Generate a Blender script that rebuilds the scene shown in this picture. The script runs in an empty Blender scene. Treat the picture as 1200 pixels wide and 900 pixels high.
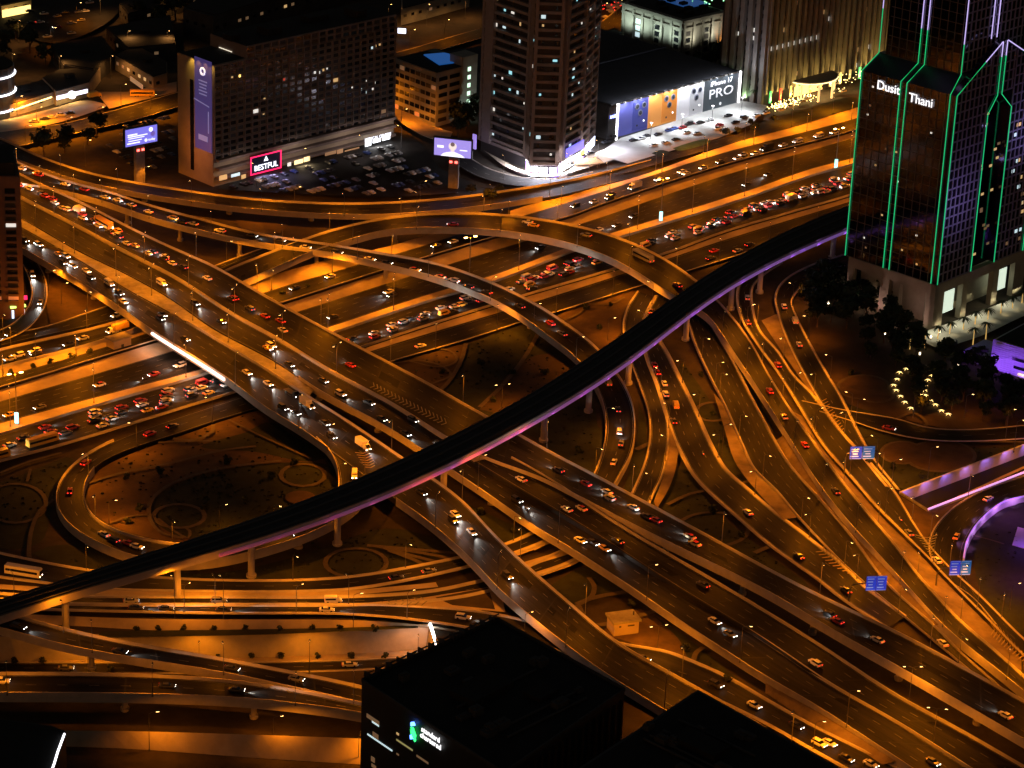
import bpy, bmesh, math, random
import numpy as np
from mathutils import Vector, Matrix
from mathutils.geometry import tessellate_polygon
random.seed(7)
SC = bpy.context.scene
COL = SC.collection
# ------------------------------------------------------------------ camera
CAM_H, PITCH, ROLL, FPX = 400.0, math.radians(23.0), math.radians(2.35), 3216.0
FW = np.array([0, math.cos(PITCH), -math.sin(PITCH)])
_r0 = np.array([1, 0, 0.]); _u0 = np.array([0, math.sin(PITCH), math.cos(PITCH)])
RT = math.cos(ROLL)*_r0 + math.sin(ROLL)*_u0
UP = -math.sin(ROLL)*_r0 + math.cos(ROLL)*_u0
EYE = np.array([0, 0, CAM_H])
cam = bpy.data.objects.new('camera', bpy.data.cameras.new('camera')); COL.objects.link(cam)
cam.data.sensor_width = 36.0; cam.data.lens = 36.0*FPX/1200.0
cam.data.clip_start = 5.0; cam.data.clip_end = 9000.0
M = Matrix.Identity(4)
for i in range(3):
    M[i][0] = RT[i]; M[i][1] = UP[i]; M[i][2] = -FW[i]; M[i][3] = EYE[i]
cam.matrix_world = M
SC.camera = cam
# ------------------------------------------------------------------ world, exposure
wd = bpy.data.worlds.new('World'); SC.world = wd; wd.use_nodes = True
nt = wd.node_tree; nt.nodes.clear()
sky = nt.nodes.new('ShaderNodeTexSky'); sky.sky_type = 'NISHITA'; sky.sun_disc = False
sky.sun_elevation = math.radians(2.0); sky.sun_rotation = math.radians(200)
bgn = nt.nodes.new('ShaderNodeBackground'); bgn.inputs[1].default_value = 0.03
wo = nt.nodes.new('ShaderNodeOutputWorld')
hz = nt.nodes.new('ShaderNodeMix'); hz.data_type = 'RGBA'; hz.blend_type = 'MULTIPLY'; hz.inputs[0].default_value = 1.0; hz.inputs[7].default_value = (1, .80, .72, 1)   # city glow under the night sky
nt.links.new(sky.outputs[0], hz.inputs[6]); nt.links.new(hz.outputs[2], bgn.inputs[0]); nt.links.new(bgn.outputs[0], wo.inputs[0])
SC.view_settings.view_transform = 'Standard'; SC.view_settings.look = 'None'
SC.view_settings.exposure = 0.0; SC.view_settings.gamma = 1.0
SC.cycles.use_denoising = True
SC.cycles.max_bounces = 4; SC.cycles.diffuse_bounces = 2; SC.cycles.glossy_bounces = 3
SC.cycles.sample_clamp_indirect = 2.0; SC.cycles.sample_clamp_direct = 0.0
SC.cycles.caustics_reflective = False; SC.cycles.caustics_refractive = False
SC.cycles.use_light_tree = True
LAMP = 2.75                     # overall street lamp output
SODIUM = (1.0, 0.25, 0.003)

# ------------------------------------------------------------------ helpers
def W(px, py, z=0.0):
    d = FW*FPX + RT*(px-600) + UP*(450-py); t = (z-CAM_H)/d[2]
    return EYE + t*d
def PX(p):
    v = np.array(p, float)[:3]-EYE; w = v@FW
    return 600+FPX*(v@RT)/w, 450-FPX*(v@UP)/w
def hsolve(xy, py):
    lo, hi = 0.0, 320.0
    for _ in range(40):
        m = (lo+hi)/2
        if PX((xy[0], xy[1], m))[1] > py: lo = m
        else: hi = m
    return (lo+hi)/2

MATS = {}
def mat(name, col, rough=0.8, metal=0.0, noise=0.0, scale=1.0, emit=None, strength=0.0, spec=None, col2=None, streak=False, bump=0.0):
    if name in MATS: return MATS[name]
    m = bpy.data.materials.new(name); m.use_nodes = True; t = m.node_tree
    b = t.nodes['Principled BSDF']; b.inputs['Roughness'].default_value = rough; b.inputs['Metallic'].default_value = metal
    b.inputs['Base Color'].default_value = (*col, 1)
    if spec is not None: b.inputs['Specular IOR Level'].default_value = spec
    if noise > 0 or col2:
        c2 = col2 or tuple(min(1, c*(1+noise)) for c in col)
        c1 = col if col2 else tuple(c*(1-noise) for c in col)
        n = t.nodes.new('ShaderNodeTexNoise'); n.inputs['Scale'].default_value = scale; n.inputs['Detail'].default_value = 6
        n.inputs['Roughness'].default_value = 0.65
        if streak:
            uv = t.nodes.new('ShaderNodeUVMap'); mp = t.nodes.new('ShaderNodeMapping'); mp.inputs['Scale'].default_value = (0.035, 1.1, 1)
            t.links.new(uv.outputs[0], mp.inputs[0]); t.links.new(mp.outputs[0], n.inputs[0])
        else:
            g = t.nodes.new('ShaderNodeNewGeometry'); t.links.new(g.outputs['Position'], n.inputs[0])
        r = t.nodes.new('ShaderNodeValToRGB'); r.color_ramp.elements[0].position = 0.32; r.color_ramp.elements[1].position = 0.68
        r.color_ramp.elements[0].color = (*c1, 1); r.color_ramp.elements[1].color = (*c2, 1)
        t.links.new(n.outputs[0], r.inputs[0]); t.links.new(r.outputs[0], b.inputs['Base Color'])
        if streak:
            n2 = t.nodes.new('ShaderNodeTexNoise'); n2.inputs['Scale'].default_value = .5; n2.inputs['Detail'].default_value = 3
            mp2 = t.nodes.new('ShaderNodeMapping'); mp2.inputs['Scale'].default_value = (.02, .55, 1); t.links.new(uv.outputs[0], mp2.inputs[0]); t.links.new(mp2.outputs[0], n2.inputs[0])
            r2 = t.nodes.new('ShaderNodeMapRange'); r2.inputs['From Min'].default_value = .3; r2.inputs['From Max'].default_value = .7; r2.inputs['To Min'].default_value = .55; r2.inputs['To Max'].default_value = 1.5
            mx = t.nodes.new('ShaderNodeMix'); mx.data_type = 'RGBA'; mx.blend_type = 'MULTIPLY'; mx.inputs[0].default_value = 1.0
            t.links.new(n2.outputs[0], r2.inputs[0]); t.links.new(r.outputs[0], mx.inputs[6]); t.links.new(r2.outputs[0], mx.inputs[7]); t.links.new(mx.outputs[2], b.inputs['Base Color'])
        if bump > 0:
            bp = t.nodes.new('ShaderNodeBump'); bp.inputs['Strength'].default_value = bump; bp.inputs['Distance'].default_value = 0.1
            t.links.new(n.outputs[0], bp.inputs['Height']); t.links.new(bp.outputs[0], b.inputs['Normal'])
    if emit:
        b.inputs['Emission Color'].default_value = (*emit, 1); b.inputs['Emission Strength'].default_value = strength
        try: m.cycles.emission_sampling = 'NONE'
        except Exception: pass
    MATS[name] = m
    return m
asphalt = mat('asphalt', (.0145, .0139, .0132), .62, noise=.5, scale=1.0, streak=True, spec=.12)
asphalt2 = mat('worn_asphalt', (.028, .027, .026), .7, noise=.4, scale=.12, spec=.12)
asphalt3 = mat('patched_asphalt', (.0075, .0073, .0072), .7, noise=.4, scale=.3, spec=.1)
concrete = mat('concrete', (.46, .42, .37), .85, noise=.14, scale=.25)
concrete_d = mat('stained_concrete', (.27, .25, .22), .9, noise=.3, scale=.3)
paving = mat('sand_paving', (.44, .36, .27), .9, noise=.2, scale=.12)
verge = mat('verge_soil', (.040, .029, .019), .95, noise=.45, scale=.15)
soil = mat('bare_soil', (.06, .039, .024), .95, noise=.35, scale=.07)
lawn = mat('lawn', (.020, .027, .011), .95, noise=.4, scale=.2)
gravel = mat('brown_gravel', (.085, .052, .029), .95, noise=.3, scale=.2)
pathm = mat('path_paving', (.105, .085, .062), .9, noise=.2, scale=.5)
paint = mat('white_paint', (.22, .215, .19), .7, noise=.5, scale=.5)
ypaint = mat('yellow_paint', (.30, .22, .09), .6, noise=.2, scale=.8)
steel = mat('galvanised_steel', (.15, .145, .14), .45, .6)
dsteel = mat('dark_steel', (.05, .05, .05), .5, .3)
lampglow = mat('sodium_glow', (1, .6, .2), .5, emit=(1, .55, .16), strength=22)
rooff = mat('dark_roof', (.018, .018, .019), .95, noise=.35, scale=.2)
roofg = mat('roof_felt', (.05, .048, .046), .95, noise=.3, scale=.2)
glassd = mat('dark_glass', (.012, .013, .017), .06, spec=.8)
paneg = mat('window_glass', (.012, .013, .016), .15, spec=.5)
blind1 = mat('window_blind', (.06, .055, .05), .6); blind2 = mat('window_curtain', (.035, .03, .028), .7); UNLIT = (paneg, blind1, blind2)
def glow(name, c, s): return mat(name, tuple(min(1, x) for x in c), .5, emit=c, strength=s)
win_warm = glow('warm_window', (1, .62, .25), .55); win_cool = glow('cool_window', (.72, .95, 1), .8)
win_white = glow('white_window', (1, .95, .85), .8); win_dim = glow('dim_window', (1, .6, .3), .10)
white_led = glow('white_led', (1, .97, 1), 6.0)

def link(o, parent=None):
    COL.objects.link(o)
    if parent is not None: o.parent = parent
    return o
PENDING = []
def tag(o, phrase, cat, group=None, kind=None, rank=True):
    o['category'] = cat
    if group: o['group'] = group
    if kind: o['kind'] = kind
    o['label'] = phrase
    if rank: PENDING.append(o)
    return o
class MB:
    """collects faces, then links them as one mesh object"""
    def __init__(s): s.v = []; s.f = []; s.m = []; s.uv = {}
    def add(s, verts, faces, mi=0):
        k = len(s.v); s.v += [tuple(map(float, p)) for p in verts]
        for f in faces: s.f.append(tuple(i+k for i in f)); s.m.append(mi)
    def quad(s, a, b, c, d, mi=0): s.add([a, b, c, d], [(0, 1, 2, 3)], mi)
    def box(s, c, e1, e2, e3, mi=0):
        c, e1, e2, e3 = (np.array(x, float) for x in (c, e1, e2, e3))
        v = [c+sx*e1/2+sy*e2/2+sz*e3/2 for sz in (-1, 1) for sy in (-1, 1) for sx in (-1, 1)]
        s.add(v, [(0, 2, 3, 1), (4, 5, 7, 6), (0, 1, 5, 4), (2, 6, 7, 3), (0, 4, 6, 2), (1, 3, 7, 5)], mi)
    def abox(s, x0, x1, y0, y1, z0, z1, mi=0):
        s.box(((x0+x1)/2, (y0+y1)/2, (z0+z1)/2), (x1-x0, 0, 0), (0, y1-y0, 0), (0, 0, z1-z0), mi)
    def prism(s, base, z0, z1, mi=0, cap=True):
        n = len(base); v = [(p[0], p[1], z0) for p in base]+[(p[0], p[1], z1) for p in base]
        f = [(i, (i+1) % n, n+(i+1) % n, n+i) for i in range(n)]
        if cap: f += [tuple(range(n, 2*n)), tuple(range(n-1, -1, -1))]
        s.add(v, f, mi)
    def tube(s, pts, rads, n=8, mi=0, cap=True):
        pts = [np.array(p, float) for p in pts]; k0 = len(s.v); rings = []
        for i, p in enumerate(pts):
            d = pts[min(i+1, len(pts)-1)]-pts[max(i-1, 0)]; d = d/np.linalg.norm(d)
            a = np.cross(d, (0, 0, 1) if abs(d[2]) < .9 else (1, 0, 0)); a /= np.linalg.norm(a); b = np.cross(d, a)
            r = rads[i] if hasattr(rads, '__len__') else rads
            rings.append([p+r*(math.cos(2*math.pi*j/n)*a+math.sin(2*math.pi*j/n)*b) for j in range(n)])
        v = [q for r in rings for q in r]
        f = [(i*n+j, i*n+(j+1) % n, (i+1)*n+(j+1) % n, (i+1)*n+j) for i in range(len(pts)-1) for j in range(n)]
        if cap: f += [tuple(range(n-1, -1, -1)), tuple((len(pts)-1)*n+j for j in range(n))]
        s.add(v, f, mi)
    def mesh(s, name, mats):
        me = bpy.data.meshes.new(name); me.from_pydata(s.v, [], s.f)
        for m in (mats if isinstance(mats, (list, tuple)) else [mats]): me.materials.append(m)
        if len(set(s.m)) > 1: me.polygons.foreach_set('material_index', s.m)
        me.update(); return me
    def build(s, name, mats, parent=None):
        return link(bpy.data.objects.new(name, s.mesh(name, mats)), parent)
def empty(name, loc=(0, 0, 0)):
    o = bpy.data.objects.new(name, None); o.empty_display_size = .5; o.location = loc; return link(o)
def spot(loc, power, color=SODIUM, angle=150, blend=.6, direction=(0, 0, -1), size=.35, parent=None):
    l = bpy.data.lights.new('lamp_light', 'SPOT'); l.energy = power; l.color = color; l.spot_size = math.radians(angle)
    l.spot_blend = blend; l.shadow_soft_size = size
    o = bpy.data.objects.new('lamp_light', l); COL.objects.link(o); o.location = loc
    o.rotation_euler = Vector(direction).to_track_quat('-Z', 'Y').to_euler()
    return o
def area(loc, power, color, sx, sy, direction, xdir=None):
    l = bpy.data.lights.new('wash_light', 'AREA'); l.shape = 'RECTANGLE'; l.size = sx; l.size_y = sy; l.energy = power; l.color = color
    o = bpy.data.objects.new('wash_light', l); COL.objects.link(o)
    z = -Vector(direction).normalized(); x = Vector(xdir or (1, 0, 0)); x = (x-z*x.dot(z)).normalized(); y = z.cross(x)
    R = Matrix((x, y, z)).transposed().to_4x4(); R.translation = Vector(loc); o.matrix_world = R
    return o
def catmull(P, n):
    P = np.array(P, float)
    if len(P) == 2: return P[0]+(P[1]-P[0])*np.linspace(0, 1, n)[:, None]
    Q = np.vstack([2*P[0]-P[1], P, 2*P[-1]-P[-2]]); out = []
    for i in range(1, len(Q)-2):
        p0, p1, p2, p3 = Q[i-1:i+3]
        t = [0]
        for a, b in ((p0, p1), (p1, p2), (p2, p3)): t.append(t[-1]+max(1e-6, np.linalg.norm(b-a))**.5)
        for u in np.linspace(t[1], t[2], 14, endpoint=False):
            A1 = (t[1]-u)/(t[1]-t[0])*p0+(u-t[0])/(t[1]-t[0])*p1; A2 = (t[2]-u)/(t[2]-t[1])*p1+(u-t[1])/(t[2]-t[1])*p2
            A3 = (t[3]-u)/(t[3]-t[2])*p2+(u-t[2])/(t[3]-t[2])*p3
            B1 = (t[2]-u)/(t[2]-t[0])*A1+(u-t[0])/(t[2]-t[0])*A2; B2 = (t[3]-u)/(t[3]-t[1])*A2+(u-t[1])/(t[3]-t[1])*A3
            out.append((t[2]-u)/(t[2]-t[1])*B1+(u-t[1])/(t[2]-t[1])*B2)
    out.append(P[-1]); out = np.array(out)
    s = np.concatenate([[0], np.cumsum(np.linalg.norm(np.diff(out, axis=0), axis=1))])
    u = np.linspace(0, s[-1], n)
    return np.stack([np.interp(u, s, out[:, k]) for k in range(3)], 1)
def edge3(pts, zs):
    p = np.array(pts, float); s = np.concatenate([[0], np.cumsum(np.linalg.norm(np.diff(p, axis=0), axis=1))]); s /= s[-1]
    z = np.interp(s, np.linspace(0, 1, len(zs)), zs) if len(zs) > 1 else np.full(len(p), zs[0])
    return [W(a, b, c) for (a, b), c in zip(pts, z)]
def rl(A):
    d = np.diff(A, axis=0); return np.concatenate([[0], np.cumsum(np.linalg.norm(d, axis=1))])

ROADS = {}
LIFT = [0.06]
class Road: pass
def strip_mesh(A, B, name, m, parent=None, depth=0.0):
    """top sheet between two edges, with UV in metres along and across; closed box when depth > 0"""
    n = len(A); mb = MB(); v = list(A)+list(B)
    f = [(i, n+i, n+i+1, i+1) for i in range(n-1)]
    if depth > 0:
        v += [p-np.array([0, 0, depth]) for p in A]+[p-np.array([0, 0, depth]) for p in B]
        f += [(2*n+i, 2*n+i+1, 3*n+i+1, 3*n+i) for i in range(n-1)]
        f += [(i, i+1, 2*n+i+1, 2*n+i) for i in range(n-1)]+[(n+i+1, n+i, 3*n+i, 3*n+i+1) for i in range(n-1)]
        f += [(0, 2*n, 3*n, n), (n-1, 2*n-1, 4*n-1, 3*n-1)]
    mb.add(v, f); me = mb.mesh(name, m)
    s = rl((A+B)/2); w = np.linalg.norm(B-A, axis=1)
    uv = me.uv_layers.new(name='UVMap')
    for lp in me.loops:
        k = lp.vertex_index % (2*n); i = k % n
        uv.data[lp.index].uv = (s[i], 0 if k < n else w[i])
    bm = bmesh.new(); bm.from_mesh(me); bmesh.ops.recalc_face_normals(bm, faces=bm.faces)
    if depth == 0:
        for fc in bm.faces:
            if fc.normal.z < 0: fc.normal_flip()
    bm.to_mesh(me); bm.free()
    return link(bpy.data.objects.new(name, me), parent)
def kerb(P, N, w, h, depth, name, m, parent, zoff=0.0):
    """barrier of width w along the polyline P; N points outward"""
    mb = MB(); n = len(P); prof = [(0, h), (w, h), (w, -depth), (0, -min(depth, .02))]
    prof = [(-w*.35, -.02), (0.0, h), (w*.6, h), (w*.75, -.1), (w*.75, -depth), (0, -depth)] if depth > .3 else [(-w*.35, -.02), (0, h), (w*.6, h), (w, -.02)]
    k = len(prof); v = []
    for p, o in zip(P, N):
        for a, b in prof: v.append(p+o*a+np.array([0, 0, b+zoff]))
    f = [(i*k+j, i*k+(j+1) % k, (i+1)*k+(j+1) % k, (i+1)*k+j) for i in range(n-1) for j in range(k)]
    f += [tuple(range(k)), tuple((n-1)*k+j for j in range(k-1, -1, -1))]
    mb.add(v, f); return mb.build(name, m, parent)
def road(key, name, label, A, B, zs=(0,), elev=False, lanes=3, barA=(0, 1), barB=(0, 1), bh=.95, bw=.5, depth=1.7, m=None, cat='road',
         dash=True, edge=True, step=4.0, parts=True, smooth=0):
    ground = not elev
    EA, EB = edge3(A, zs), edge3(B, zs)
    L = max(rl(np.array(EA))[-1], rl(np.array(EB))[-1]); n = max(6, int(L/step))
    A3, B3 = catmull(EA, n), catmull(EB, n)
    if smooth:
        kz = np.hanning(2*smooth+3)[1:-1]; kz /= kz.sum()
        sm = lambda a: np.stack([np.convolve(np.concatenate([2*a[0, c]-a[smooth:0:-1, c], a[:, c], 2*a[-1, c]-a[-2:-smooth-2:-1, c]]), kz, 'valid') for c in range(3)], 1)
        A3, B3 = sm(A3), sm(B3)
    if ground:
        LIFT[0] += .016; A3[:, 2] += LIFT[0]; B3[:, 2] += LIFT[0]
    o = strip_mesh(A3, B3, name, m or asphalt, None, depth if elev else 0.0)
    tag(o, label, cat, kind='structure', rank=False)
    r = Road(); r.key = key; r.A = A3; r.B = B3; r.C = (A3+B3)/2; r.o = o; r.elev = elev; r.depth = depth
    T = np.gradient(r.C, axis=0); T[:, 2] = 0; r.T = T/np.linalg.norm(T, axis=1)[:, None]
    X = B3-A3; X[:, 2] = 0; r.w = np.linalg.norm(X, axis=1); X = X/np.maximum(r.w, .01)[:, None]; r.X = X
    r.px = np.array([PX(p) for p in r.C]); r.s = rl(r.C)
    ROADS[key] = r
    for P, N, rg in ((A3, -X, barA), (B3, X, barB)):
        if rg:
            i0, i1 = int(rg[0]*(n-1)), int(rg[1]*(n-1))+1
            kerb(P[i0:i1], N[i0:i1], bw, bh, depth+.05 if elev else .02, 'barrier' if bh > .3 else 'kerb', concrete, o)
    mb = MB(); wmean = float(np.median(r.w)); zo = np.array([0, 0, .03])
    if edge and parts:
        for fr in ((.6, .75), (-.75, -.6)):
            for i in range(n-1):
                q = []
                for j, t in ((i, fr[0]), (i, fr[1]), (i+1, fr[1]), (i+1, fr[0])):
                    q.append((A3[j]+X[j]*t if t > 0 else B3[j]+X[j]*t)+zo)
                mb.quad(*q)
    if dash and parts and lanes > 1:
        for k in range(1, lanes):
            f = k/lanes; s = random.uniform(0, 6)
            while s < r.s[-1]-4:
                q = []
                for ds, sd in ((0, -.075), (0, .075), (3.0, .075), (3.0, -.075)):
                    t = s+ds; p = np.array([np.interp(t, r.s, A3[:, c]+(B3[:, c]-A3[:, c])*f) for c in range(3)])
                    x = np.array([np.interp(t, r.s, X[:, c]) for c in range(3)]); q.append(p+x*sd+zo)
                mb.quad(*q); s += 9.0
    if mb.f: mb.build('lane_marking', paint, o)
    if elev and lanes > 1:      # expansion joints and repair patches across the deck
        mb = MB(); s = 14.0; pb = MB()
        while s < r.s[-1]-6:
            i = min(n-2, int(np.searchsorted(r.s, s))); t = r.T[i]
            mb.quad(A3[i]+X[i]*.5+zo*.6, B3[i]-X[i]*.5+zo*.6, B3[i]-X[i]*.5+t*.55+zo*.6, A3[i]+X[i]*.5+t*.55+zo*.6)
            if random.random() < .5:
                f = random.uniform(.15, .6); L_ = random.uniform(5, 16); j = min(n-1, int(np.searchsorted(r.s, s+L_))); w_ = random.uniform(.15, .28)
                if j > i: pb.quad(A3[i]+(B3[i]-A3[i])*f+zo*.4, A3[i]+(B3[i]-A3[i])*(f+w_)+zo*.4, A3[j]+(B3[j]-A3[j])*(f+w_)+zo*.4, A3[j]+(B3[j]-A3[j])*f+zo*.4)
            s += random.uniform(22, 34)
        mb.build('expansion_joint', rooff, o)
        if pb.f: pb.build('repair_patch', asphalt3, o)
    return r
def band(name, label, A, B, zA, zB, m, cat, lift=True, kind='structure'):
    """a sloping or level surface between two pixel edges"""
    EA = [W(x, y, z) for (x, y), z in zip(A, np.interp(np.linspace(0, 1, len(A)), np.linspace(0, 1, len(zA)), zA))]
    EB = [W(x, y, z) for (x, y), z in zip(B, np.interp(np.linspace(0, 1, len(B)), np.linspace(0, 1, len(zB)), zB))]
    n = max(6, int(rl(np.array(EA))[-1]/5)); A3, B3 = catmull(EA, n), catmull(EB, n)
    if lift: LIFT[0] += .016; A3[:, 2] += LIFT[0]; B3[:, 2] += LIFT[0]
    o = strip_mesh(A3, B3, name, m); tag(o, label, cat, kind=kind, rank=False)
    r = Road(); r.A = A3; r.B = B3; r.C = (A3+B3)/2; r.o = o; r.s = rl(r.C); X = B3-A3; X[:, 2] = 0
    r.w = np.linalg.norm(X, axis=1); r.X = X/np.maximum(r.w, .01)[:, None]; r.elev = False; r.depth = 0
    T = np.gradient(r.C, axis=0); T[:, 2] = 0; r.T = T/np.linalg.norm(T, axis=1)[:, None]; r.px = np.array([PX(p) for p in r.C])
    return r
def patch(name, label, pts, m, z=None, cat='ground', smooth=True):
    LIFT[0] += .016; P = [W(x, y, 0) for x, y in pts]
    if smooth: P = list(catmull(P+[P[0]], max(24, len(P)*6)))[:-1]
    zz = LIFT[0] if z is None else z
    v = [Vector((p[0], p[1], zz)) for p in P]; tri = tessellate_polygon([v]); mb = MB(); mb.add(v, [tuple(t) for t in tri])
    me = mb.mesh(name, m); bm = bmesh.new(); bm.from_mesh(me)
    for fc in bm.faces:
        if fc.normal.z < 0: fc.normal_flip()
    bm.to_mesh(me); bm.free()
    return tag(link(bpy.data.objects.new(name, me)), label, cat, kind='structure', rank=False)
def pathline(label, pts, w=1.3, m=None, name='path', closed=False):
    LIFT[0] += .016; P = [W(x, y, 0) for x, y in pts]
    if closed: P = P+[P[0]]
    n = max(16, int(rl(np.array(P))[-1]/3)); C = catmull(P, n); T = np.gradient(C, axis=0)
    N = np.stack([-T[:, 1], T[:, 0], 0*T[:, 0]], 1); N /= np.linalg.norm(N, axis=1)[:, None]
    C[:, 2] = LIFT[0]; o = strip_mesh(C+N*w/2, C-N*w/2, name, m or pathm)
    return tag(o, label, 'path', kind='structure', rank=False)
def ellipse(cx, cy, rx, ry, n=28, a0=0, a1=360): return [(cx+rx*math.cos(math.radians(t)), cy+ry*math.sin(math.radians(t))) for t in np.linspace(a0, a1, n, endpoint=(a1-a0) < 360)]
# ------------------------------------------------------------------ ground sheet with two sunken cuttings
UTOP = [(-60, 750), (112, 747), (297, 744.5), (420, 739.5), (503, 735)]      # top of the underpass retaining wall
UBOT = [(-60, 806), (250, 806), (420, 806), (500, 800), (521, 775)]
PT_F = [(1055, 579.5), (1125, 552.5), (1197, 525), (1290, 489)]               # far edge of the violet-lit cutting
PT_N = [(1087, 599.5), (1140, 579), (1197, 557), (1290, 521)]
holeU = [W(*p) for p in UTOP]+[W(*p) for p in UBOT[::-1]]
holeP = [W(*p) for p in PT_F]+[W(*p) for p in PT_N[::-1]]
outer = [(-3500, -600), (3500, -600), (3500, 6500), (-3500, 6500)]
loops = [[Vector((x, y, 0)) for x, y in outer]]+[[Vector((p[0], p[1], 0)) for p in h] for h in (holeU, holeP)]
tri = tessellate_polygon(loops); mb = MB(); mb.add([v for l in loops for v in l], [tuple(t) for t in tri])
me = mb.mesh('ground', verge); bm = bmesh.new(); bm.from_mesh(me)
for fc in bm.faces:
    if fc.normal.z < 0: fc.normal_flip()
bm.to_mesh(me); bm.free()
tag(link(bpy.data.objects.new('ground', me)), 'dark dusty ground stretching under and beyond the whole interchange', 'ground', kind='structure', rank=False)

# ------------------------------------------------------------------ landscaping between the ramps
patch('ground', 'brown gravel garden enclosed by the loop ramp', [(102, 585), (108, 550), (150, 527), (230, 500), (300, 483), (350, 512), (388, 545), (394, 575), (330, 610), (230, 638), (150, 623), (112, 604)], gravel)
patch('lawn', 'dark swirl of lawn in the garden enclosed by the loop ramp', [(176, 610), (178, 590), (200, 570), (250, 553), (320, 543), (385, 545), (392, 572), (340, 603), (270, 628), (215, 630)], lawn, cat='lawn')
patch('lawn', 'dark lawn wedge beside the loop ramp under the nearest carriageway', [(288, 507), (315, 495), (345, 512), (385, 535), (360, 541), (300, 530), (235, 524)], lawn, cat='lawn')
patch('lawn', 'dark lawn strip between the jammed carriageway and the loop ramp', [(-40, 580), (30, 555), (85, 535), (66, 570), (60, 600), (40, 640), (-40, 640)], lawn, cat='lawn')
patch('lawn', 'dark lawn under the viaduct left of the loop ramp', [(36, 650), (60, 640), (95, 640), (160, 665), (250, 672), (350, 652), (450, 620), (490, 625), (530, 645), (470, 665), (400, 678), (250, 681), (150, 676), (90, 668)], lawn, cat='lawn')
patch('lawn', 'large dark lawn between the highway slip road and the middle flyover', [(430, 445), (470, 425), (546, 404), (620, 382), (668, 425), (690, 455), (700, 500), (695, 545), (640, 520), (560, 482), (500, 452)], lawn, cat='lawn')
patch('ground', 'brown planting bed beside the flyover between two lawn paths', [(562, 480), (612, 425), (640, 415), (700, 432), (640, 455), (600, 487)], soil)
patch('ground', 'brown planting bed with curling paths beside the slip road', [(418, 440), (460, 428), (546, 404), (535, 432), (515, 458), (490, 452)], soil)
patch('ground', 'brown gravel garden between curved ramp and viaduct', [(650, 372), (690, 352), (745, 340), (738, 365), (728, 390), (700, 412), (676, 392)], gravel)
patch('lawn', 'dark lawn inside the curve of the lower ramp', [(640, 520), (700, 500), (706, 530), (690, 575), (650, 545)], lawn, cat='lawn')
patch('lawn', 'dark lawn between the two curved ramps', [(748, 470), (757, 500), (750, 560), (728, 590), (735, 560), (746, 520), (748, 490)], lawn, cat='lawn')
patch('lawn', 'dark lawn below the forked ramp', [(800, 545), (840, 600), (900, 650), (950, 690), (860, 650), (790, 605), (760, 590), (785, 560)], lawn, cat='lawn')
patch('lawn', 'dark lawn around the round planting bed between ramps', [(800, 425), (832, 470), (868, 525), (880, 560), (905, 600), (870, 570), (838, 525), (815, 480), (790, 440)], lawn, cat='lawn')
patch('lawn', 'dark lawn along the park edge beside the upper slip road', [(985, 470), (1010, 440), (1060, 500), (1125, 525), (1197, 522), (1197, 520), (1055, 575), (1040, 570), (1005, 510)], lawn, cat='lawn')
patch('ground', 'brown park ground under dark trees beside the hotel tower', [(945, 370), (985, 330), (1060, 400), (1200, 440), (1260, 500), (1125, 505), (1050, 490), (985, 470), (955, 420)], soil)
patch('lawn', 'dark lawn on the right behind the violet parapet', [(1140, 640), (1165, 605), (1260, 575), (1260, 760), (1200, 745), (1150, 695)], lawn, cat='lawn')
patch('ground', 'reddish paved triangle at the mouth of the violet cutting', [(1056, 583), (1086, 601), (1150, 582), (1110, 600), (1090, 625), (1082, 640), (1068, 610)], gravel, smooth=False)
patch('lawn', 'dark lawn between the two lower carriageways and crossing ramp', [(545, 590), (610, 620), (628, 625), (600, 640), (570, 632)], lawn, cat='lawn')
patch('lawn', 'ribbed dark lawn beside the small plant house', [(640, 690), (690, 665), (740, 695), (700, 700), (672, 712)], lawn, cat='lawn')
patch('ground', 'brown sandy yard around the small plant house', [(700, 745), (745, 715), (775, 725), (800, 755), (812, 780), (760, 762), (725, 750)], gravel)
patch('lawn', 'dark lawn behind the sandy yard', [(765, 722), (800, 745), (850, 785), (900, 830), (880, 820), (812, 780), (795, 750)], lawn, cat='lawn')
patch('ground', 'brown sandy plaza at the foot of the left tower', [(60, 388), (55, 340), (70, 322), (95, 345), (140, 360), (100, 371)], gravel)
patch('ground', 'pale sand bed under the long upper ramp', [(275, 262), (290, 249), (330, 250), (338, 262), (325, 275), (290, 272)], soil)
for lab, c in (('thin round path in the lawn left of the loop ramp', (18, 591, 36, 23)), ('large round path in the loop garden beside the lamp', (210, 606, 30, 14)), ('wide round path under the nearest flyover', (355, 558, 26, 13)),
               ('round path at the foot of the viaduct pier in the lawn', (417, 661, 36, 17)), ('left ring path behind the trees by the park', (1012, 455, 30, 14)),
               ('smaller ring path beside the park arc lights', (1027, 464, 20, 9)), ('wide ring path behind the violet cutting', (1102, 536, 40, 18)), ('narrow ring path overlapping the wide ring behind the cutting', (1057, 532, 24, 13)),
               ('round stone path around planting bed between the ramps', (835, 484, 20, 11)), ('flat round path beside the lower lawn near the flyover', (835, 622, 42, 20))):
    pathline(lab, ellipse(*c), 1.6, closed=True)
for lab, c in (('round red gravel bed inside the left park ring', (1012, 455, 28, 13)), ('round red gravel bed inside the small park ring', (1027, 464, 18.5, 8)), ('round red gravel bed inside the wide ring', (1102, 536, 38, 17)), ('round red gravel bed inside the narrow ring', (1057, 532, 22.5, 12)),
               ('oval of pale gravel under the nearest flyover', (352, 585, 18, 8))):
    patch('ground', lab, ellipse(*c), gravel)
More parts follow.
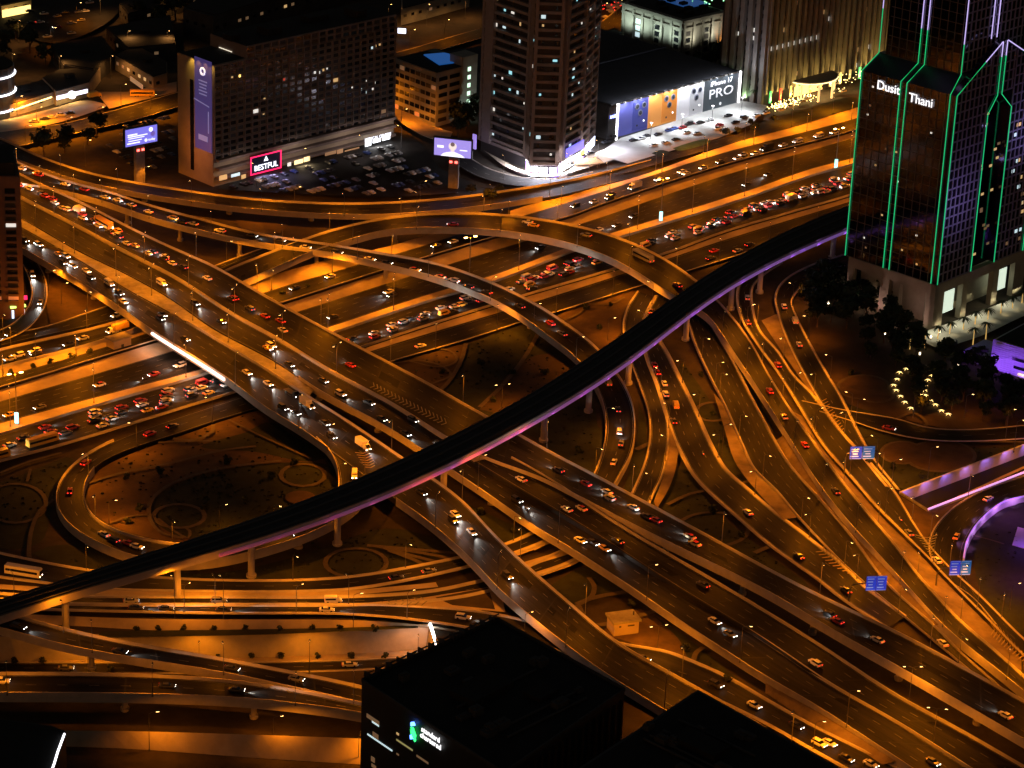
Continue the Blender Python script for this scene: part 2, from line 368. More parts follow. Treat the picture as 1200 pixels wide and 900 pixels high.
for lab, p, w in (('pale diagonal path crossing the large dark lawn', [(632, 390), (615, 420), (590, 452), (562, 479)], 1.7), ('pale curved path beside the planting bed with curls', [(546, 404), (540, 425), (525, 450), (515, 460)], 1.7),
               ('thin path looping over the planting bed', [(462, 425), (490, 412), (525, 412), (535, 425), (515, 432), (480, 425)], 1.0), ('thin path curling under the planting bed loop', [(460, 428), (490, 424), (520, 432), (528, 442), (505, 452)], 1.0),
               ('thin oval path in the gravel garden by the curved ramp', [(655, 380), (680, 368), (685, 360), (690, 350)], 1.0), ('thin arc path in the gravel garden near slip road', [(690, 358), (715, 358), (732, 350)], 1.0),
               ('long curved path through the loop garden', [(101, 569), (140, 557), (200, 545), (260, 530), (300, 525)], 1.4), ('curved path rimming the dark swirl of lawn', [(215, 633), (190, 627), (176, 610), (178, 588), (205, 567), (260, 551), (330, 542)], 1.4),
               ('short shaded path beside the lamp in the loop garden', [(128, 616), (150, 608), (175, 605)], 1.2), ('path arc below the round path in the loop garden', [(185, 610), (205, 625), (220, 633), (222, 624), (215, 620)], 1.0),
               ('long straight path across the lawn wedge', [(268, 494), (310, 515), (365, 540)], 1.0), ('path along the top of the loop garden', [(250, 519), (205, 520), (185, 521)], 1.2),
               ('rounded path rimming the small bed near the slip road', [(203, 516), (225, 518), (247, 510), (250, 500)], 1.4), ('path from the lawn to the ring left of the loop', [(63, 588), (48, 600), (38, 620), (34, 650), (36, 662)], 1.4),
               ('short path in the strip above the ring', [(36, 552), (32, 567)], 1.0), ('long pale edging line beside the jammed carriageway', [(0, 557), (30, 545), (72, 533)], 1.2),
               ('radiating path of the fan, uppermost', [(430, 642), (500, 648), (545, 652)], 1.8), ('radiating path of the fan, second', [(440, 643), (500, 652), (540, 660)], 1.8), ('radiating path of the fan, third', [(450, 645), (490, 656), (522, 664)], 1.8), ('radiating path of the fan, lowest', [(455, 648), (480, 657), (502, 667)], 1.8),
               ('pale path linking the ramps below the lower lawn', [(782, 594), (805, 583), (828, 577)], 1.6), ('pale path crossing under the rightmost flyover', [(884, 651), (902, 643)], 2.0), ('pale path beside the forked ramp', [(867, 570), (888, 563)], 1.6),
               ('pale path between curved ramps', [(745, 530), (762, 522)], 2.2), ('rounded kerb path by the ribbed lawn', [(675, 711), (692, 703), (696, 690), (690, 680)], 1.6),
               ('pale path behind the plant house', [(676, 712), (695, 704), (745, 695)], 2.2), ('pale kerb path from the corner to the yard', [(676, 712), (692, 735), (715, 734), (775, 717)], 2.2),
               ('pale kerb path curving beside the yard lawn', [(812, 778), (816, 768), (824, 762)], 1.6), ('thin arc path along the park drive', [(985, 487), (1020, 500), (1060, 512), (1120, 520), (1200, 521)], 1.2),
               ('thin pale path across the right lawn', [(1140, 631), (1160, 636), (1176, 641)], .8), ('kerbed edge of the park triangle', [(1050, 494), (1070, 487), (1086, 500), (1080, 503), (1050, 494)], 1.4)):
    pathline(lab, p, w)
# ------------------------------------------------------------------ the wide highway across the interchange
FA = [(-120, 508), (0, 474), (200, 415.5), (360, 365), (480, 327), (630, 281), (700, 259), (850, 208), (997, 165), (1120, 125), (1260, 83)]
FB = [(-120, 535), (0, 500), (140, 462), (240, 435), (397, 383), (500, 349), (580, 325), (682, 287), (737, 270), (875, 227), (950, 201), (1000, 188), (1120, 148), (1260, 104)]
NA = [(-120, 548), (0, 514), (140, 472), (217, 450), (397, 392), (500, 358), (580, 334), (682, 295), (737, 279), (875, 236), (950, 210), (1000, 196), (1120, 156), (1260, 112)]
NB = [(-120, 580), (0, 545), (75, 525), (215, 482), (277, 463), (450, 402), (575, 362), (730, 316), (785, 299), (850, 275), (997, 232), (1120, 193), (1260, 150)]
road('far', 'highway', 'nearly empty far carriageway of the wide highway under both flyovers', FA, FB, lanes=5, barA=None, barB=None, cat='highway')
road('near', 'highway', 'jammed near carriageway of the wide highway, full of red tail lights', NA, NB, lanes=5, barA=(0, 1), barB=(0, 1), cat='highway')
med = band('median', 'lit paved median between the two highway carriageways', FB, NA, (0,), (0,), paving, 'median')
ROADS['med'] = med
bt = [(-120, 490), (0, 457), (185, 401), (332, 357), (447, 320), (590, 277), (671, 255), (700, 244), (850, 195), (997, 156), (1120, 116), (1260, 74)]
S1U = [(-120, 480), (0, 446), (127, 409), (310, 346), (407, 317), (480, 296), (547, 275), (660, 242), (747, 214), (840, 184), (997, 143), (1120, 105), (1260, 62)]
band('embankment', 'bright sloping stone bank above the far highway carriageway', FA, bt, (.05,), (1.7,), paving, 'bank', lift=False)
road('s1', 'road', 'service road between the two stone banks beside the highway', S1U, bt, (1.62,), lanes=2, barA=None, barB=(0, 1), bh=.25, bw=.5)
b2t = [(-120, 464), (0, 430), (127, 396.5), (210, 364), (290, 332), (385, 304), (450, 290), (500, 276), (560, 262)]
band('embankment', 'second stone bank above the service road, left of the arching flyover', S1U[:7], b2t, (1.66,), (3.4,), paving, 'bank', lift=False)
band('pavement', 'wide pale pavement along the service road under the billboard lot', [(598, 247), (640, 234), (747, 207), (840, 174), (920, 150), (997, 128), (1120, 92)], [(598, 262), (660, 243.5), (747, 215), (840, 185), (997, 144), (1120, 106)], (1.6,), (1.64,), paving, 'pavement', lift=False)
# low wall with posts at the foot of the bank
road('nf', 'road', 'slip road beside the jammed carriageway, near side', [(330, 449), (460, 408), (560, 378), (640, 354), (740, 322), (850, 285), (997, 240), (1120, 200)], [(330, 468), (457, 427), (547, 401), (615, 379), (657, 367), (750, 338), (870, 300), (997, 258), (1120, 218)], lanes=2, barA=None, bh=.2, bw=.6)
band('verge', 'lit verge between slip road and jammed carriageway', [(300, 456), (450, 404), (575, 364), (730, 318), (785, 301), (850, 277), (997, 234), (1120, 195)], [(300, 459), (460, 407), (560, 377), (640, 353), (740, 321), (850, 284), (997, 239), (1120, 199)], (0,), (0,), paving, 'verge')
road('outer', 'road', 'outer service road left of the flyovers below the sandy plaza', [(-120, 433), (0, 398), (55, 386), (100, 371), (132, 360), (200, 335), (265, 310), (320, 290)], [(-120, 443), (0, 409), (155, 371), (265, 316), (330, 291)], lanes=2, barA=(0, 1), barB=None, bh=.2)
# ------------------------------------------------------------------ ramps and flyovers
road('loop', 'ramp', 'loop ramp curling under the viaduct to the slip road', [(402, 500), (424, 524), (436, 552), (424, 590), (385, 617), (320, 642), (225, 662), (160, 655), (103, 632), (78, 614), (66, 595), (66, 575), (78, 553), (110, 528), (160, 506), (215, 487), (277, 467), (380, 433)],
     [(371, 514), (386, 527), (396, 548), (394, 585), (365, 607), (300, 628), (225, 641), (170, 634), (130, 622), (108, 607), (98, 590), (98, 572), (108, 549), (130, 535), (160, 523), (200, 511), (250, 494), (297, 480), (395, 450)],
     (7.6, 7.1, 6.3, 5, 3.8, 3, 2.4, 1.6, 1, .5, .1), elev=True, smooth=4, lanes=2, barB=(0, .62), barA=(.12, .72), depth=2.2, cat='ramp')
R1A = [(-60, 140), (0, 163), (50, 186), (112, 206), (200, 222), (300, 235), (400, 240), (450, 239), (500, 236), (550, 231), (612, 222), (667, 213), (720, 200), (775, 186), (825, 172), (900, 150), (997, 118), (1120, 80)]
R1B = [(-60, 158), (0, 180), (50, 200), (112, 218), (200, 234), (300, 247), (400, 253), (450, 253), (500, 250), (550, 245), (612, 236), (660, 228), (720, 213), (775, 200), (840, 178), (920, 153), (997, 130), (1120, 92)]
road('r1', 'ramp', 'long uppermost ramp sweeping past the dark car park', R1A, R1B, (5, 5, 5, 5, 5, 5, 4, 2, .6, .3, .2, .2), elev=True, smooth=4, lanes=2, barA=(0, .62), barB=(0, .5), depth=1.5, cat='ramp')
road('r2', 'flyover', 'curved flyover ramp crossing the highway and dropping under the viaduct', [(-60, 160), (0, 182), (50, 204), (97, 219), (125, 225), (172, 241), (250, 262), (300, 275), (400, 290), (450, 299), (500, 307), (535, 317), (575, 332), (625, 356), (662, 380), (690, 400), (712, 424), (730, 450), (741, 475), (744, 500), (740, 530), (722, 565), (705, 592)],
     [(-60, 190), (0, 212), (60, 222), (117, 236), (175, 256), (250, 275), (300, 285), (400, 300), (450, 311), (497, 322), (535, 335), (575, 351), (612, 372), (635, 390), (675, 420), (697, 450), (708, 475), (711, 500), (708, 525), (700, 550), (685, 580)],
     (8, 8, 8, 8.4, 9, 9, 9, 8.6, 8, 7, 5.5, 4, 2.5, 1), elev=True, smooth=4, lanes=2, cat='flyover')
R3A = [(-120, 444), (0, 411), (155, 373), (265, 318), (330, 292), (370, 277), (412, 265), (450, 257), (500, 252), (550, 251), (600, 254), (650, 261), (700, 272), (750, 290), (787, 310), (815, 330), (842, 355), (875, 395), (900, 440), (925, 480), (950, 515), (975, 550), (1000, 582), (1025, 612), (1047, 637), (1075, 675), (1100, 702), (1125, 730), (1162, 760), (1197, 792), (1260, 845)]
R3B = [(-120, 466), (0, 431), (127, 398), (265, 340), (330, 312), (370, 294), (405, 284), (450, 271), (525, 268), (600, 273), (650, 282), (700, 297), (737, 315), (787, 347), (825, 367), (860, 415), (890, 460), (920, 507), (950, 555), (975, 590), (1000, 620), (1025, 647), (1055, 680), (1075, 702), (1112, 742), (1150, 772), (1197, 810), (1260, 862)]
road('r3', 'flyover', 'arching flyover rising from the left frontage over the highway and running to lower right', R3A, R3B, (3.4, 3.4, 3.4, 3.4, 4.5, 7.5, 8.5, 8.5, 8.5, 8, 7.5, 7, 6, 5, 4.5, 4, 3.6, 3.2, 3, 3, 3), elev=True, smooth=4, lanes=2, cat='flyover', depth=2.0)
FGA = [(-60, 165), (0, 192), (30, 209), (100, 241), (150, 267), (200, 291), (250, 313), (312, 349), (400, 397), (462, 430), (500, 450), (547, 477), (605, 509), (640, 529), (700, 560), (750, 587), (797, 612), (912, 675), (975, 707), (1050, 742), (1125, 782), (1197, 822), (1270, 862)]
FGB = [(-60, 190), (0, 219), (25, 232), (100, 270), (150, 297), (200, 322), (237, 345), (275, 370), (325, 397), (387, 435), (462, 475), (525, 515), (575, 541), (622, 556), (687, 588), (750, 621), (797, 644), (900, 695), (975, 740), (1050, 782), (1125, 825), (1197, 867), (1270, 910)]
road('f1', 'flyover', 'uppermost straight flyover carriageway with traffic heading away', FGA, FGB, (8, 8.2, 8.4, 8.6, 8.8, 9, 9, 9), elev=True, smooth=4, lanes=4, cat='flyover', depth=2.0)
road('gb', 'flyover', 'middle straight flyover carriageway starting at the yellow lit nose', [(590, 533), (622, 550), (675, 583), (725, 617), (797, 659), (900, 720), (975, 767), (1050, 817), (1125, 857), (1197, 899), (1270, 940)], [(556, 541), (607, 572), (650, 597), (700, 627), (750, 660), (797, 690), (900, 752), (975, 803), (1050, 845), (1125, 893), (1200, 940)],
     (8.5, 8, 7, 6, 5, 4, 3.4, 3), elev=True, smooth=4, lanes=3, cat='flyover', barA=(.02, 1), barB=None, depth=1.6)
road('f2', 'flyover', 'straight flyover carriageway with headlights heading to the lower right', [(-60, 192), (0, 221), (25, 234), (100, 272), (150, 299), (200, 324), (237, 347), (275, 372), (325, 399), (387, 437), (462, 477), (525, 517), (557, 543), (607, 573), (650, 598), (700, 628), (750, 661), (797, 691), (900, 754), (975, 805), (1050, 847), (1125, 895), (1200, 942)],
     [(-60, 216), (0, 245), (27, 257), (92, 294), (150, 322), (200, 350), (250, 385), (325, 425), (370, 457), (450, 500), (497, 530), (530, 553), (575, 583), (620, 615), (670, 645), (712, 672), (750, 697), (797, 730), (825, 748), (897, 795), (950, 825), (1000, 857), (1050, 890), (1110, 930)],
     (8, 8.2, 8.4, 8.5, 8, 7, 6, 5, 4, 3.4, 3), elev=True, smooth=4, lanes=3, cat='flyover', barA=(0, 1), barB=(.44, 1), depth=1.7)
road('f3', 'flyover', 'nearest straight flyover carriageway bending down to the dark office block', [(-60, 225), (0, 254), (25, 267), (87, 302), (150, 340), (212, 374), (250, 397), (325, 442), (362, 467), (400, 490), (462, 532), (500, 558), (537, 584), (582, 632), (625, 672), (675, 715), (725, 757), (775, 785), (815, 807), (880, 845), (950, 890)],
     [(-60, 240), (0, 275), (29, 294), (100, 335), (155, 372), (177, 388), (267, 445), (312, 480), (350, 502), (385, 527), (420, 553), (460, 583), (500, 611), (550, 655), (587, 695), (625, 727), (662, 757), (700, 785), (750, 817), (785, 838), (850, 878), (930, 930)],
     (8, 8, 8.2, 8.2, 8, 7.6, 7, 6, 5, 3.5, 2, 1), elev=True, smooth=4, lanes=4, cat='flyover', barA=(.34, 1), barB=None, depth=2.0)
f3 = ROADS['f3']; ib = [i for i in range(len(f3.B)) if PX(f3.B[i])[0] < 386]; jb = [i for i in range(len(f3.B)) if PX(f3.B[i])[0] > 462]
for k_ in (ib, jb): kerb([f3.B[i] for i in k_], [f3.X[i] for i in k_], .5, .95, 2.05, 'barrier', concrete, f3.o)
ROADS['fm'] = band('median', 'wide lit paved median between two flyover carriageways', [(-60, 217), (0, 246), (27, 258), (92, 295), (150, 323), (200, 351), (250, 386), (325, 426), (368, 455)], [(-60, 224), (0, 253), (25, 266), (87, 301), (150, 339), (212, 373), (250, 396), (325, 441), (362, 466)], (8.15,), (8.15,), concrete_d, 'median', lift=False); ROADS['fm'].elev = True
road('e00', 'ramp', 'narrow curved ramp sliding under the rightmost flyover, beside lawn', [(748, 345), (737, 362), (731, 385), (736, 415), (750, 455), (761, 490), (762, 520), (755, 550), (742, 580), (728, 604)], [(768, 352), (758, 370), (752, 392), (757, 420), (770, 455), (781, 495), (782, 525), (775, 560), (765, 582), (750, 614)], lanes=2, bh=.3, bw=.8, cat='ramp')
road('e0', 'road', 'curving road of brake lights forking under the viaduct', [(770, 350), (759, 370), (753, 392), (758, 420), (771, 455), (781, 487), (789, 512), (798, 532), (815, 562), (837, 585), (862, 607), (900, 640), (930, 662), (962, 685), (987, 705), (1040, 740)], [(795, 352), (780, 372), (770, 395), (782, 420), (797, 450), (815, 487), (832, 525), (850, 555), (875, 577), (910, 607), (937, 627), (962, 647), (985, 665), (1010, 690), (1060, 727)], lanes=3, bh=.25, bw=1.2)
road('e1', 'road', 'broad dark road between the arching flyover and the forked road', [(785, 345), (804, 375), (815, 407), (832, 445), (850, 480), (870, 525), (885, 555), (912, 582), (935, 610), (960, 637), (985, 663), (1020, 695), (1080, 745), (1140, 795)], [(812, 350), (830, 380), (845, 405), (858, 427), (880, 470), (905, 517), (925, 550), (962, 592), (1000, 637), (1040, 690), (1092, 737), (1125, 770), (1155, 797), (1210, 845)], lanes=4, bh=.8, bw=.9)
road('e3', 'road', 'long slip road right of the arching flyover, left of the park', [(897, 312), (880, 325), (867, 338), (865, 360), (872, 382), (890, 410), (912, 440), (940, 485), (965, 525), (997, 562), (1030, 600), (1060, 630), (1085, 655), (1115, 687), (1160, 732), (1197, 770), (1260, 825)], [(915, 312), (895, 325), (881, 340), (881, 365), (890, 392), (910, 415), (930, 445), (950, 465), (985, 510), (1020, 548), (1047, 580), (1070, 618), (1085, 640), (1110, 668), (1150, 705), (1197, 752), (1260, 805)], lanes=2, bh=.45, bw=.9)
road('e4', 'road', 'curved hotel slip road along the dark park trees', [(990, 302), (950, 315), (920, 332), (909, 350), (912, 370), (922, 400), (940, 437), (960, 472), (985, 508), (1012, 541), (1040, 575)], [(1000, 312), (965, 324), (935, 343), (927, 357), (935, 380), (950, 410), (967, 440), (985, 470), (1002, 505), (1022, 540), (1052, 578)], lanes=2, bh=.35, bw=1.0)
road('e5', 'road', 'curved road on the right edged by the violet parapet', [(1240, 545), (1197, 563), (1150, 580), (1120, 597), (1096, 622), (1089, 642), (1093, 662), (1112, 685), (1140, 705), (1167, 736)], [(1250, 574), (1197, 586), (1175, 592), (1145, 615), (1130, 640), (1126, 660), (1135, 687), (1145, 705), (1170, 730), (1197, 754)], lanes=3, bh=.3, bw=.6, barB=None)
road('e7', 'road', 'dim curved drive behind the park arc lights', [(940, 474), (985, 484), (1050, 495), (1085, 505), (1125, 508), (1197, 503), (1260, 495)], [(960, 486), (1000, 498), (1030, 508), (1075, 518), (1125, 521), (1197, 518), (1260, 511)], lanes=2, bh=.2)
road('b1', 'road', 'narrow ground road at lower left passing the viaduct piers', [(-60, 640), (40, 662), (95, 672), (160, 680), (250, 685), (350, 685), (412, 681), (475, 671), (547, 656), (600, 640), (640, 622), (690, 600)], [(-60, 668), (0, 680), (45, 686), (120, 694), (250, 697), (350, 697), (412, 694), (475, 684), (547, 668), (610, 650), (660, 628), (710, 608)], lanes=2, bh=.35, bw=1.4)
road('b2', 'road', 'ground road under the nearest flyover joining the lower curved ramp', [(-60, 690), (0, 701), (80, 704), (250, 705), (400, 705), (500, 699), (547, 690), (600, 676), (650, 655), (720, 622)], [(-60, 702), (80, 712), (250, 713), (400, 713), (480, 710), (547, 702), (610, 685), (665, 664), (730, 632)], lanes=2, bh=.4, bw=1.6)
road('b2b', 'road', 'ground road passing behind the dark office block to lower right', [(-60, 703), (80, 712.5), (250, 713.5), (400, 713.5), (480, 716), (560, 722), (620, 734), (680, 750), (740, 762), (780, 769), (807, 779), (850, 798), (900, 827), (950, 855), (1010, 885), (1060, 910)], [(-60, 714), (0, 717), (250, 723), (400, 724), (480, 730), (560, 742), (620, 757), (680, 775), (740, 792), (780, 802), (815, 812), (850, 829), (897, 852), (950, 882), (1000, 910)], lanes=2, bh=.4, bw=1.2)
patch('pavement', 'hatched paved gore between two ground roads', [(420, 712), (490, 706), (560, 695), (585, 690), (592, 722), (540, 718), (480, 714)], paving, smooth=False)
patch('lawn', 'ribbed planting triangle in the paved gore', [(510, 705), (572, 693), (580, 719), (530, 714)], verge, smooth=False, cat='lawn')
for lab, p in (('wide pale kerb strip above the ground road at lower left', [(-40, 690), (120, 699), (250, 701), (400, 700), (470, 694), (512, 690)]), ('paved strip between crossing ground roads under the flyover', [(560, 668), (600, 655), (650, 636)]),
               ('paved strip above the lower ground road under the flyover', [(590, 674), (630, 662), (676, 648)]), ('lit paved ridge in the crossing under two flyovers', [(622, 648), (650, 634), (672, 622)]), ('paved strip along the ramp under the lower carriageway', [(630, 678), (660, 668), (686, 656)])):
    pathline(lab, p, 3.2, paving, name='pavement')
bankm = mat('dusty_bank', (.20, .15, .10), .95, noise=.35, scale=.15)
for nm_, lab, A_, B_, za, zb in (('embankment', 'lit bank between the broad road and the arching flyover arm', [(905, 519), (925, 552), (962, 594), (1000, 639), (1040, 692), (1088, 734)], [(921, 508), (951, 556), (976, 591), (1001, 621), (1026, 648), (1102, 732)], (.12,), (3.6, 2.9)),
        ('embankment', 'lit bank between the arching flyover arm and the long slip road', [(925, 480), (950, 515), (975, 550), (1000, 582), (1025, 612), (1047, 637), (1075, 675), (1100, 702), (1125, 730), (1162, 760), (1197, 792)], [(941, 488), (965, 527), (996, 563), (1029, 601), (1059, 631), (1084, 656), (1114, 688), (1159, 733), (1197, 772)], (3.9, 2.7), (.12,)),
        ('verge', 'lit paved verge along the left of the broad dark road', [(836, 465), (848, 505), (862, 548), (888, 582), (918, 614)], [(848, 478), (868, 525), (883, 556), (911, 583), (934, 611)], (.1,), (.1,)),
        ('verge', 'lit paved wedge between the narrow curved ramp and forked road', [(783, 500), (784, 525), (777, 562), (766, 592)], [(795, 534), (790, 560), (782, 580), (769, 602)], (.1,), (.1,)),
        ('verge', 'lit paved wedge where two slip roads part below the viaduct', [(892, 380), (905, 400), (925, 430), (948, 462)], [(910, 372), (921, 402), (938, 437), (957, 470)], (.1,), (.1,)),
        ('embankment', 'lit bank below the lower straight carriageway near the bottom', [(897, 797), (950, 827), (1000, 859), (1050, 892)], [(897, 812), (945, 845), (985, 875), (1020, 900)], (3.2, 2.9), (.1,))):
    band(nm_, lab, A_, B_, za, zb, bankm, 'bank' if nm_ == 'embankment' else 'verge', lift=za[0] < .11)
# planted wall strip, underpass, its floor roads
band('wall', 'low lit planter wall with round bushes beside the ground road', [(-40, 716), (80, 722), (190, 725.5), (300, 726), (420, 727), (500, 733), (570, 744)], [(-40, 727), (80, 733), (190, 739), (300, 739), (420, 737), (500, 736), (570, 747)], (1.6, 2.2), (.1,), paving, 'wall', lift=False, kind='thing')
UZ = -7.0
def wall_down(name, label, top, m, z0, z1, cat='retaining wall', t=.6, n=24, batter=1.2):
    T = catmull([W(x, y, 0) for x, y in top], n); Tg = np.gradient(T, axis=0); N = np.stack([Tg[:, 1], -Tg[:, 0], 0*Tg[:, 0]], 1); N /= np.linalg.norm(N, axis=1)[:, None]
    mb = MB(); v = []
    for p, o in zip(T, N):
        for a, z in ((-t, z1), (t*.2, z1), (t*.2+batter, z0), (-t, z0)): v.append((p[0]+o[0]*a, p[1]+o[1]*a, z))
    f = [(i*4+j, i*4+(j+1) % 4, (i+1)*4+(j+1) % 4, (i+1)*4+j) for i in range(n-1) for j in range(4)]+[(0, 1, 2, 3), (4*n-1, 4*n-2, 4*n-3, 4*n-4)]
    mb.add(v, f); return tag(mb.build(name, m), label, cat, rank=False)
wall_down('retaining_wall', 'tall stained retaining wall of the underpass at lower left', UTOP, concrete, UZ, .8)
wall_down('retaining_wall', 'end wall of the underpass by the dark office block', [UTOP[-1], UBOT[-1]], concrete_d, UZ, .6, n=4)
wall_down('retaining_wall', 'near side wall of the underpass behind the lowest ramp', UBOT[::-1], concrete_d, UZ, .4, batter=.2)
mb = MB(); P = [W(*p) for p in UTOP]+[W(*p) for p in UBOT[::-1]]; mb.add([(p[0], p[1], UZ-.02) for p in P], [tuple(range(len(P)))])
tag(mb.build('ground', verge), 'dusty floor of the sunken underpass', 'ground', kind='structure', rank=False)
_z = LIFT[0]; LIFT[0] = .02
band('pavement', 'lit pavement at the foot of the tall retaining wall', [(-60, 767), (150, 768), (300, 768), (420, 764), (500, 757)], [(-60, 775.5), (150, 775.5), (300, 775), (420, 772), (505, 766)], (UZ,), (UZ,), paving, 'pavement')
road('u1', 'road', 'sunken underpass road below the retaining wall', [(-60, 777), (150, 777), (300, 776.5), (420, 773.5), (505, 768)], [(-60, 789), (150, 789), (300, 788), (420, 785), (505, 779)], (UZ,), lanes=2, bh=.2, bw=.6)
LIFT[0] = _z
mb = MB(); a, b = W(504, 735, 0), W(512.5, 757, 0); a[2] = 1.1; b[2] = -.2
mb.tube([a, b], .45, 6); tag(mb.build('glow_strip', glow('white_strip', (1, .97, .9), 9)), 'bright white light strip at the end of the underpass wall', 'light strip', rank=False)
spot(W(497, 738, 0)+np.array([-2, -5, 2]), 450, (1, .93, .75), 150, direction=(-.5, .6, -.6))
road('b3', 'flyover', 'elevated ramp descending rightward across the lower left corner', [(-60, 703), (0, 718), (30, 727), (100, 745), (175, 760), (250, 772), (297, 781), (360, 793), (430, 808), (520, 832)], [(-60, 724), (0, 737), (50, 752), (100, 763), (150, 772), (200, 780), (250, 788), (297, 797), (360, 811), (430, 827), (520, 852)], (8,), elev=True, smooth=4, lanes=2, cat='flyover')
road('b4', 'flyover', 'lowest elevated ramp along the bottom left edge', [(-60, 791), (0, 791), (125, 792), (225, 796), (297, 803), (360, 813), (430, 828), (520, 853)], [(-60, 814), (0, 814), (150, 815), (225, 817), (297, 821), (360, 828), (430, 838), (520, 862)], (7.9,), elev=True, smooth=4, lanes=2, cat='flyover', depth=2.2)
band('embankment', 'lit paved slope in the bottom left corner below the lowest ramp', [(60, 856), (160, 857), (297, 861), (440, 866)], [(60, 874), (160, 878), (297, 888), (440, 897)], (4.5,), (.1,), paving, 'bank', lift=False)
# violet cutting
vio = glow('violet_wash', (.55, .30, 1), .5); vpink = glow('pink_violet_strip', (.9, .45, 1), .9)
wall_down('retaining_wall', 'far wall of the cutting washed in violet light', PT_F, mat('white_render', (.62, .62, .64), .8), -3.4, .9, batter=.0)
mb = MB(); P = [W(*p) for p in PT_F]+[W(*p) for p in PT_N[::-1]]; mb.add([(p[0], p[1], -3.4) for p in P], [tuple(range(len(P)))])
tag(mb.build('road', asphalt), 'sunken road floor between the violet walls', 'road', kind='structure', rank=False)
wall_down('retaining_wall', 'end wall of the violet cutting at the road triangle', [PT_F[0], PT_N[0]], concrete_d, -3.4, .7, n=4, batter=0)
o_ = wall_down('parapet_wall', 'near parapet of the violet cutting, glowing pink', PT_N[::-1], concrete, -3.4, .9, batter=0)
T = catmull([W(x, y, 0) for x, y in PT_N], 30); mb = MB(); mb.tube([p+np.array([.1, -.5, 1.15]) for p in T], .38, 6); mb.build('glow_strip', vpink, o_)
pm = pathline('raised kerb along the floor of the violet cutting', [(1085, 591), (1140, 566), (1197, 540), (1280, 506)], 1.4, paving, name='kerb'); pm.location.z = -3.3-LIFT[0]+.1
for x in np.linspace(0.03, .97, 9):
    p = W(1055+x*200, 579.5-x*77, 0); n = W(1087+x*200, 599.5-x*77, 0); d = (n-p); d[2] = 0; d /= np.linalg.norm(d)
    spot(p+d*2.6+np.array([0, 0, 1.4]), 420, (.45, .2, 1), 120, direction=(-d[0], -d[1], -.85))
for x in (.15, .4, .65, .9): spot(W(1071+x*200, 590-x*77, 0)+np.array([0, 0, 8]), 2600, SODIUM, 120)
# violet parapet of the curved road on the right
vp = [(1260, 577), (1197, 589), (1175, 595), (1147, 617), (1132, 641), (1128, 661)]
T = catmull([W(x, y, 0) for x, y in vp], 40); Tg = np.gradient(T, axis=0); N = np.stack([-Tg[:, 1], Tg[:, 0], 0*Tg[:, 0]], 1); N /= np.linalg.norm(N, axis=1)[:, None]
o_ = kerb(list(T), list(N), .6, 2.2, .02, 'parapet_wall', mat('white_render', (.62, .62, .64)), None); tag(o_, 'curved parapet glowing violet on the right edge of the road', 'parapet', rank=False)
for sgn in (1,):
    mb = MB(); mb.tube([p+np.array([0, 0, 2.35])+n_*.2 for p, n_ in zip(T, N)], .3, 6); mb.build('glow_strip', vio, o_)
for i in range(3, 38, 5):
    for s_ in (1, -1):
        q = T[i]+N[i]*s_*3.0+np.array([0, 0, 2.8]); spot(q, 480, (.75, .3, 1), 150, direction=tuple(-N[i]*s_+np.array([0, 0, -.5])))
# ------------------------------------------------------------------ viaduct
MU = [(-90, 731), (0, 704), (100, 672), (200, 640), (250, 625), (350, 592), (450, 549), (547, 503), (575, 490), (650, 446), (700, 413), (750, 379), (787, 350), (850, 309), (912, 275), (997, 240), (1100, 203), (1220, 165)]
ML = [(-90, 752), (0, 721), (100, 688), (200, 660), (250, 649), (350, 616), (412, 594), (475, 567), (537, 540), (575, 517), (625, 492), (700, 446), (750, 411), (800, 371), (850, 335), (912, 301), (997, 264), (1100, 226), (1220, 187)]
via = road('via', 'viaduct', 'dark topped rail viaduct with violet lit edge crossing the whole scene', MU, ML, (16.5,), elev=True, lanes=1, dash=False, edge=False, barA=None, barB=None, depth=1.2, smooth=16, cat='viaduct', m=mat('deck_grey', (.055, .052, .052), .9, noise=.35, scale=.3))
n = len(via.A)
for P, s_ in ((via.A, -1), (via.B, 1)):
    kerb(P, [x*s_ for x in via.X], .4, .25, .3, 'barrier', mat('deck_barrier', (.13, .125, .125), .9), via.o)
kerb(via.B, list(via.X), .25, -.15, 2.7, 'fascia', mat('violet_fascia', (.45, .40, .38), .7), via.o)
mb = MB()
for i in range(n-1):   # box girder under the deck
    pass
Gt = via.C-np.array([0, 0, 1.25]); k = n; v = []
for i in range(n):
    hw = via.w[i]*.5
    for a, z in ((-.72, 0), (.72, 0), (.34, -1.9), (-.34, -1.9)): v.append(Gt[i]+via.X[i]*a*hw+np.array([0, 0, z]))
mb.add(v, [(i*4+j, i*4+(j+1) % 4, (i+1)*4+(j+1) % 4, (i+1)*4+j) for i in range(n-1) for j in range(4)]); mb.build('girder', concrete, via.o)
for j in (.5, .16, .84):   # walkway and cable trays on the deck
    a_ = via.A+(via.B-via.A)*(j-.035); b_ = via.A+(via.B-via.A)*(j+.035); strip_mesh(a_+np.array([0, 0, .42]), b_+np.array([0, 0, .42]), 'walkway' if j == .5 else 'cable_tray', mat('deck_walkway', (.085, .08, .08), .9), via.o, depth=.4)
for j in (.26, .37, .63, .74):   # rails
    mb = MB(); pts = via.A+(via.B-via.A)*j+np.array([0, 0, .12])
    mb.tube(list(pts[::3]), .1, 4); mb.build('rail', dsteel, via.o)
wash_tint = [(1, .30, .62), (.85, .30, .95), (.62, .28, 1), (.42, .26, 1)]
ofs = via.X*1.0
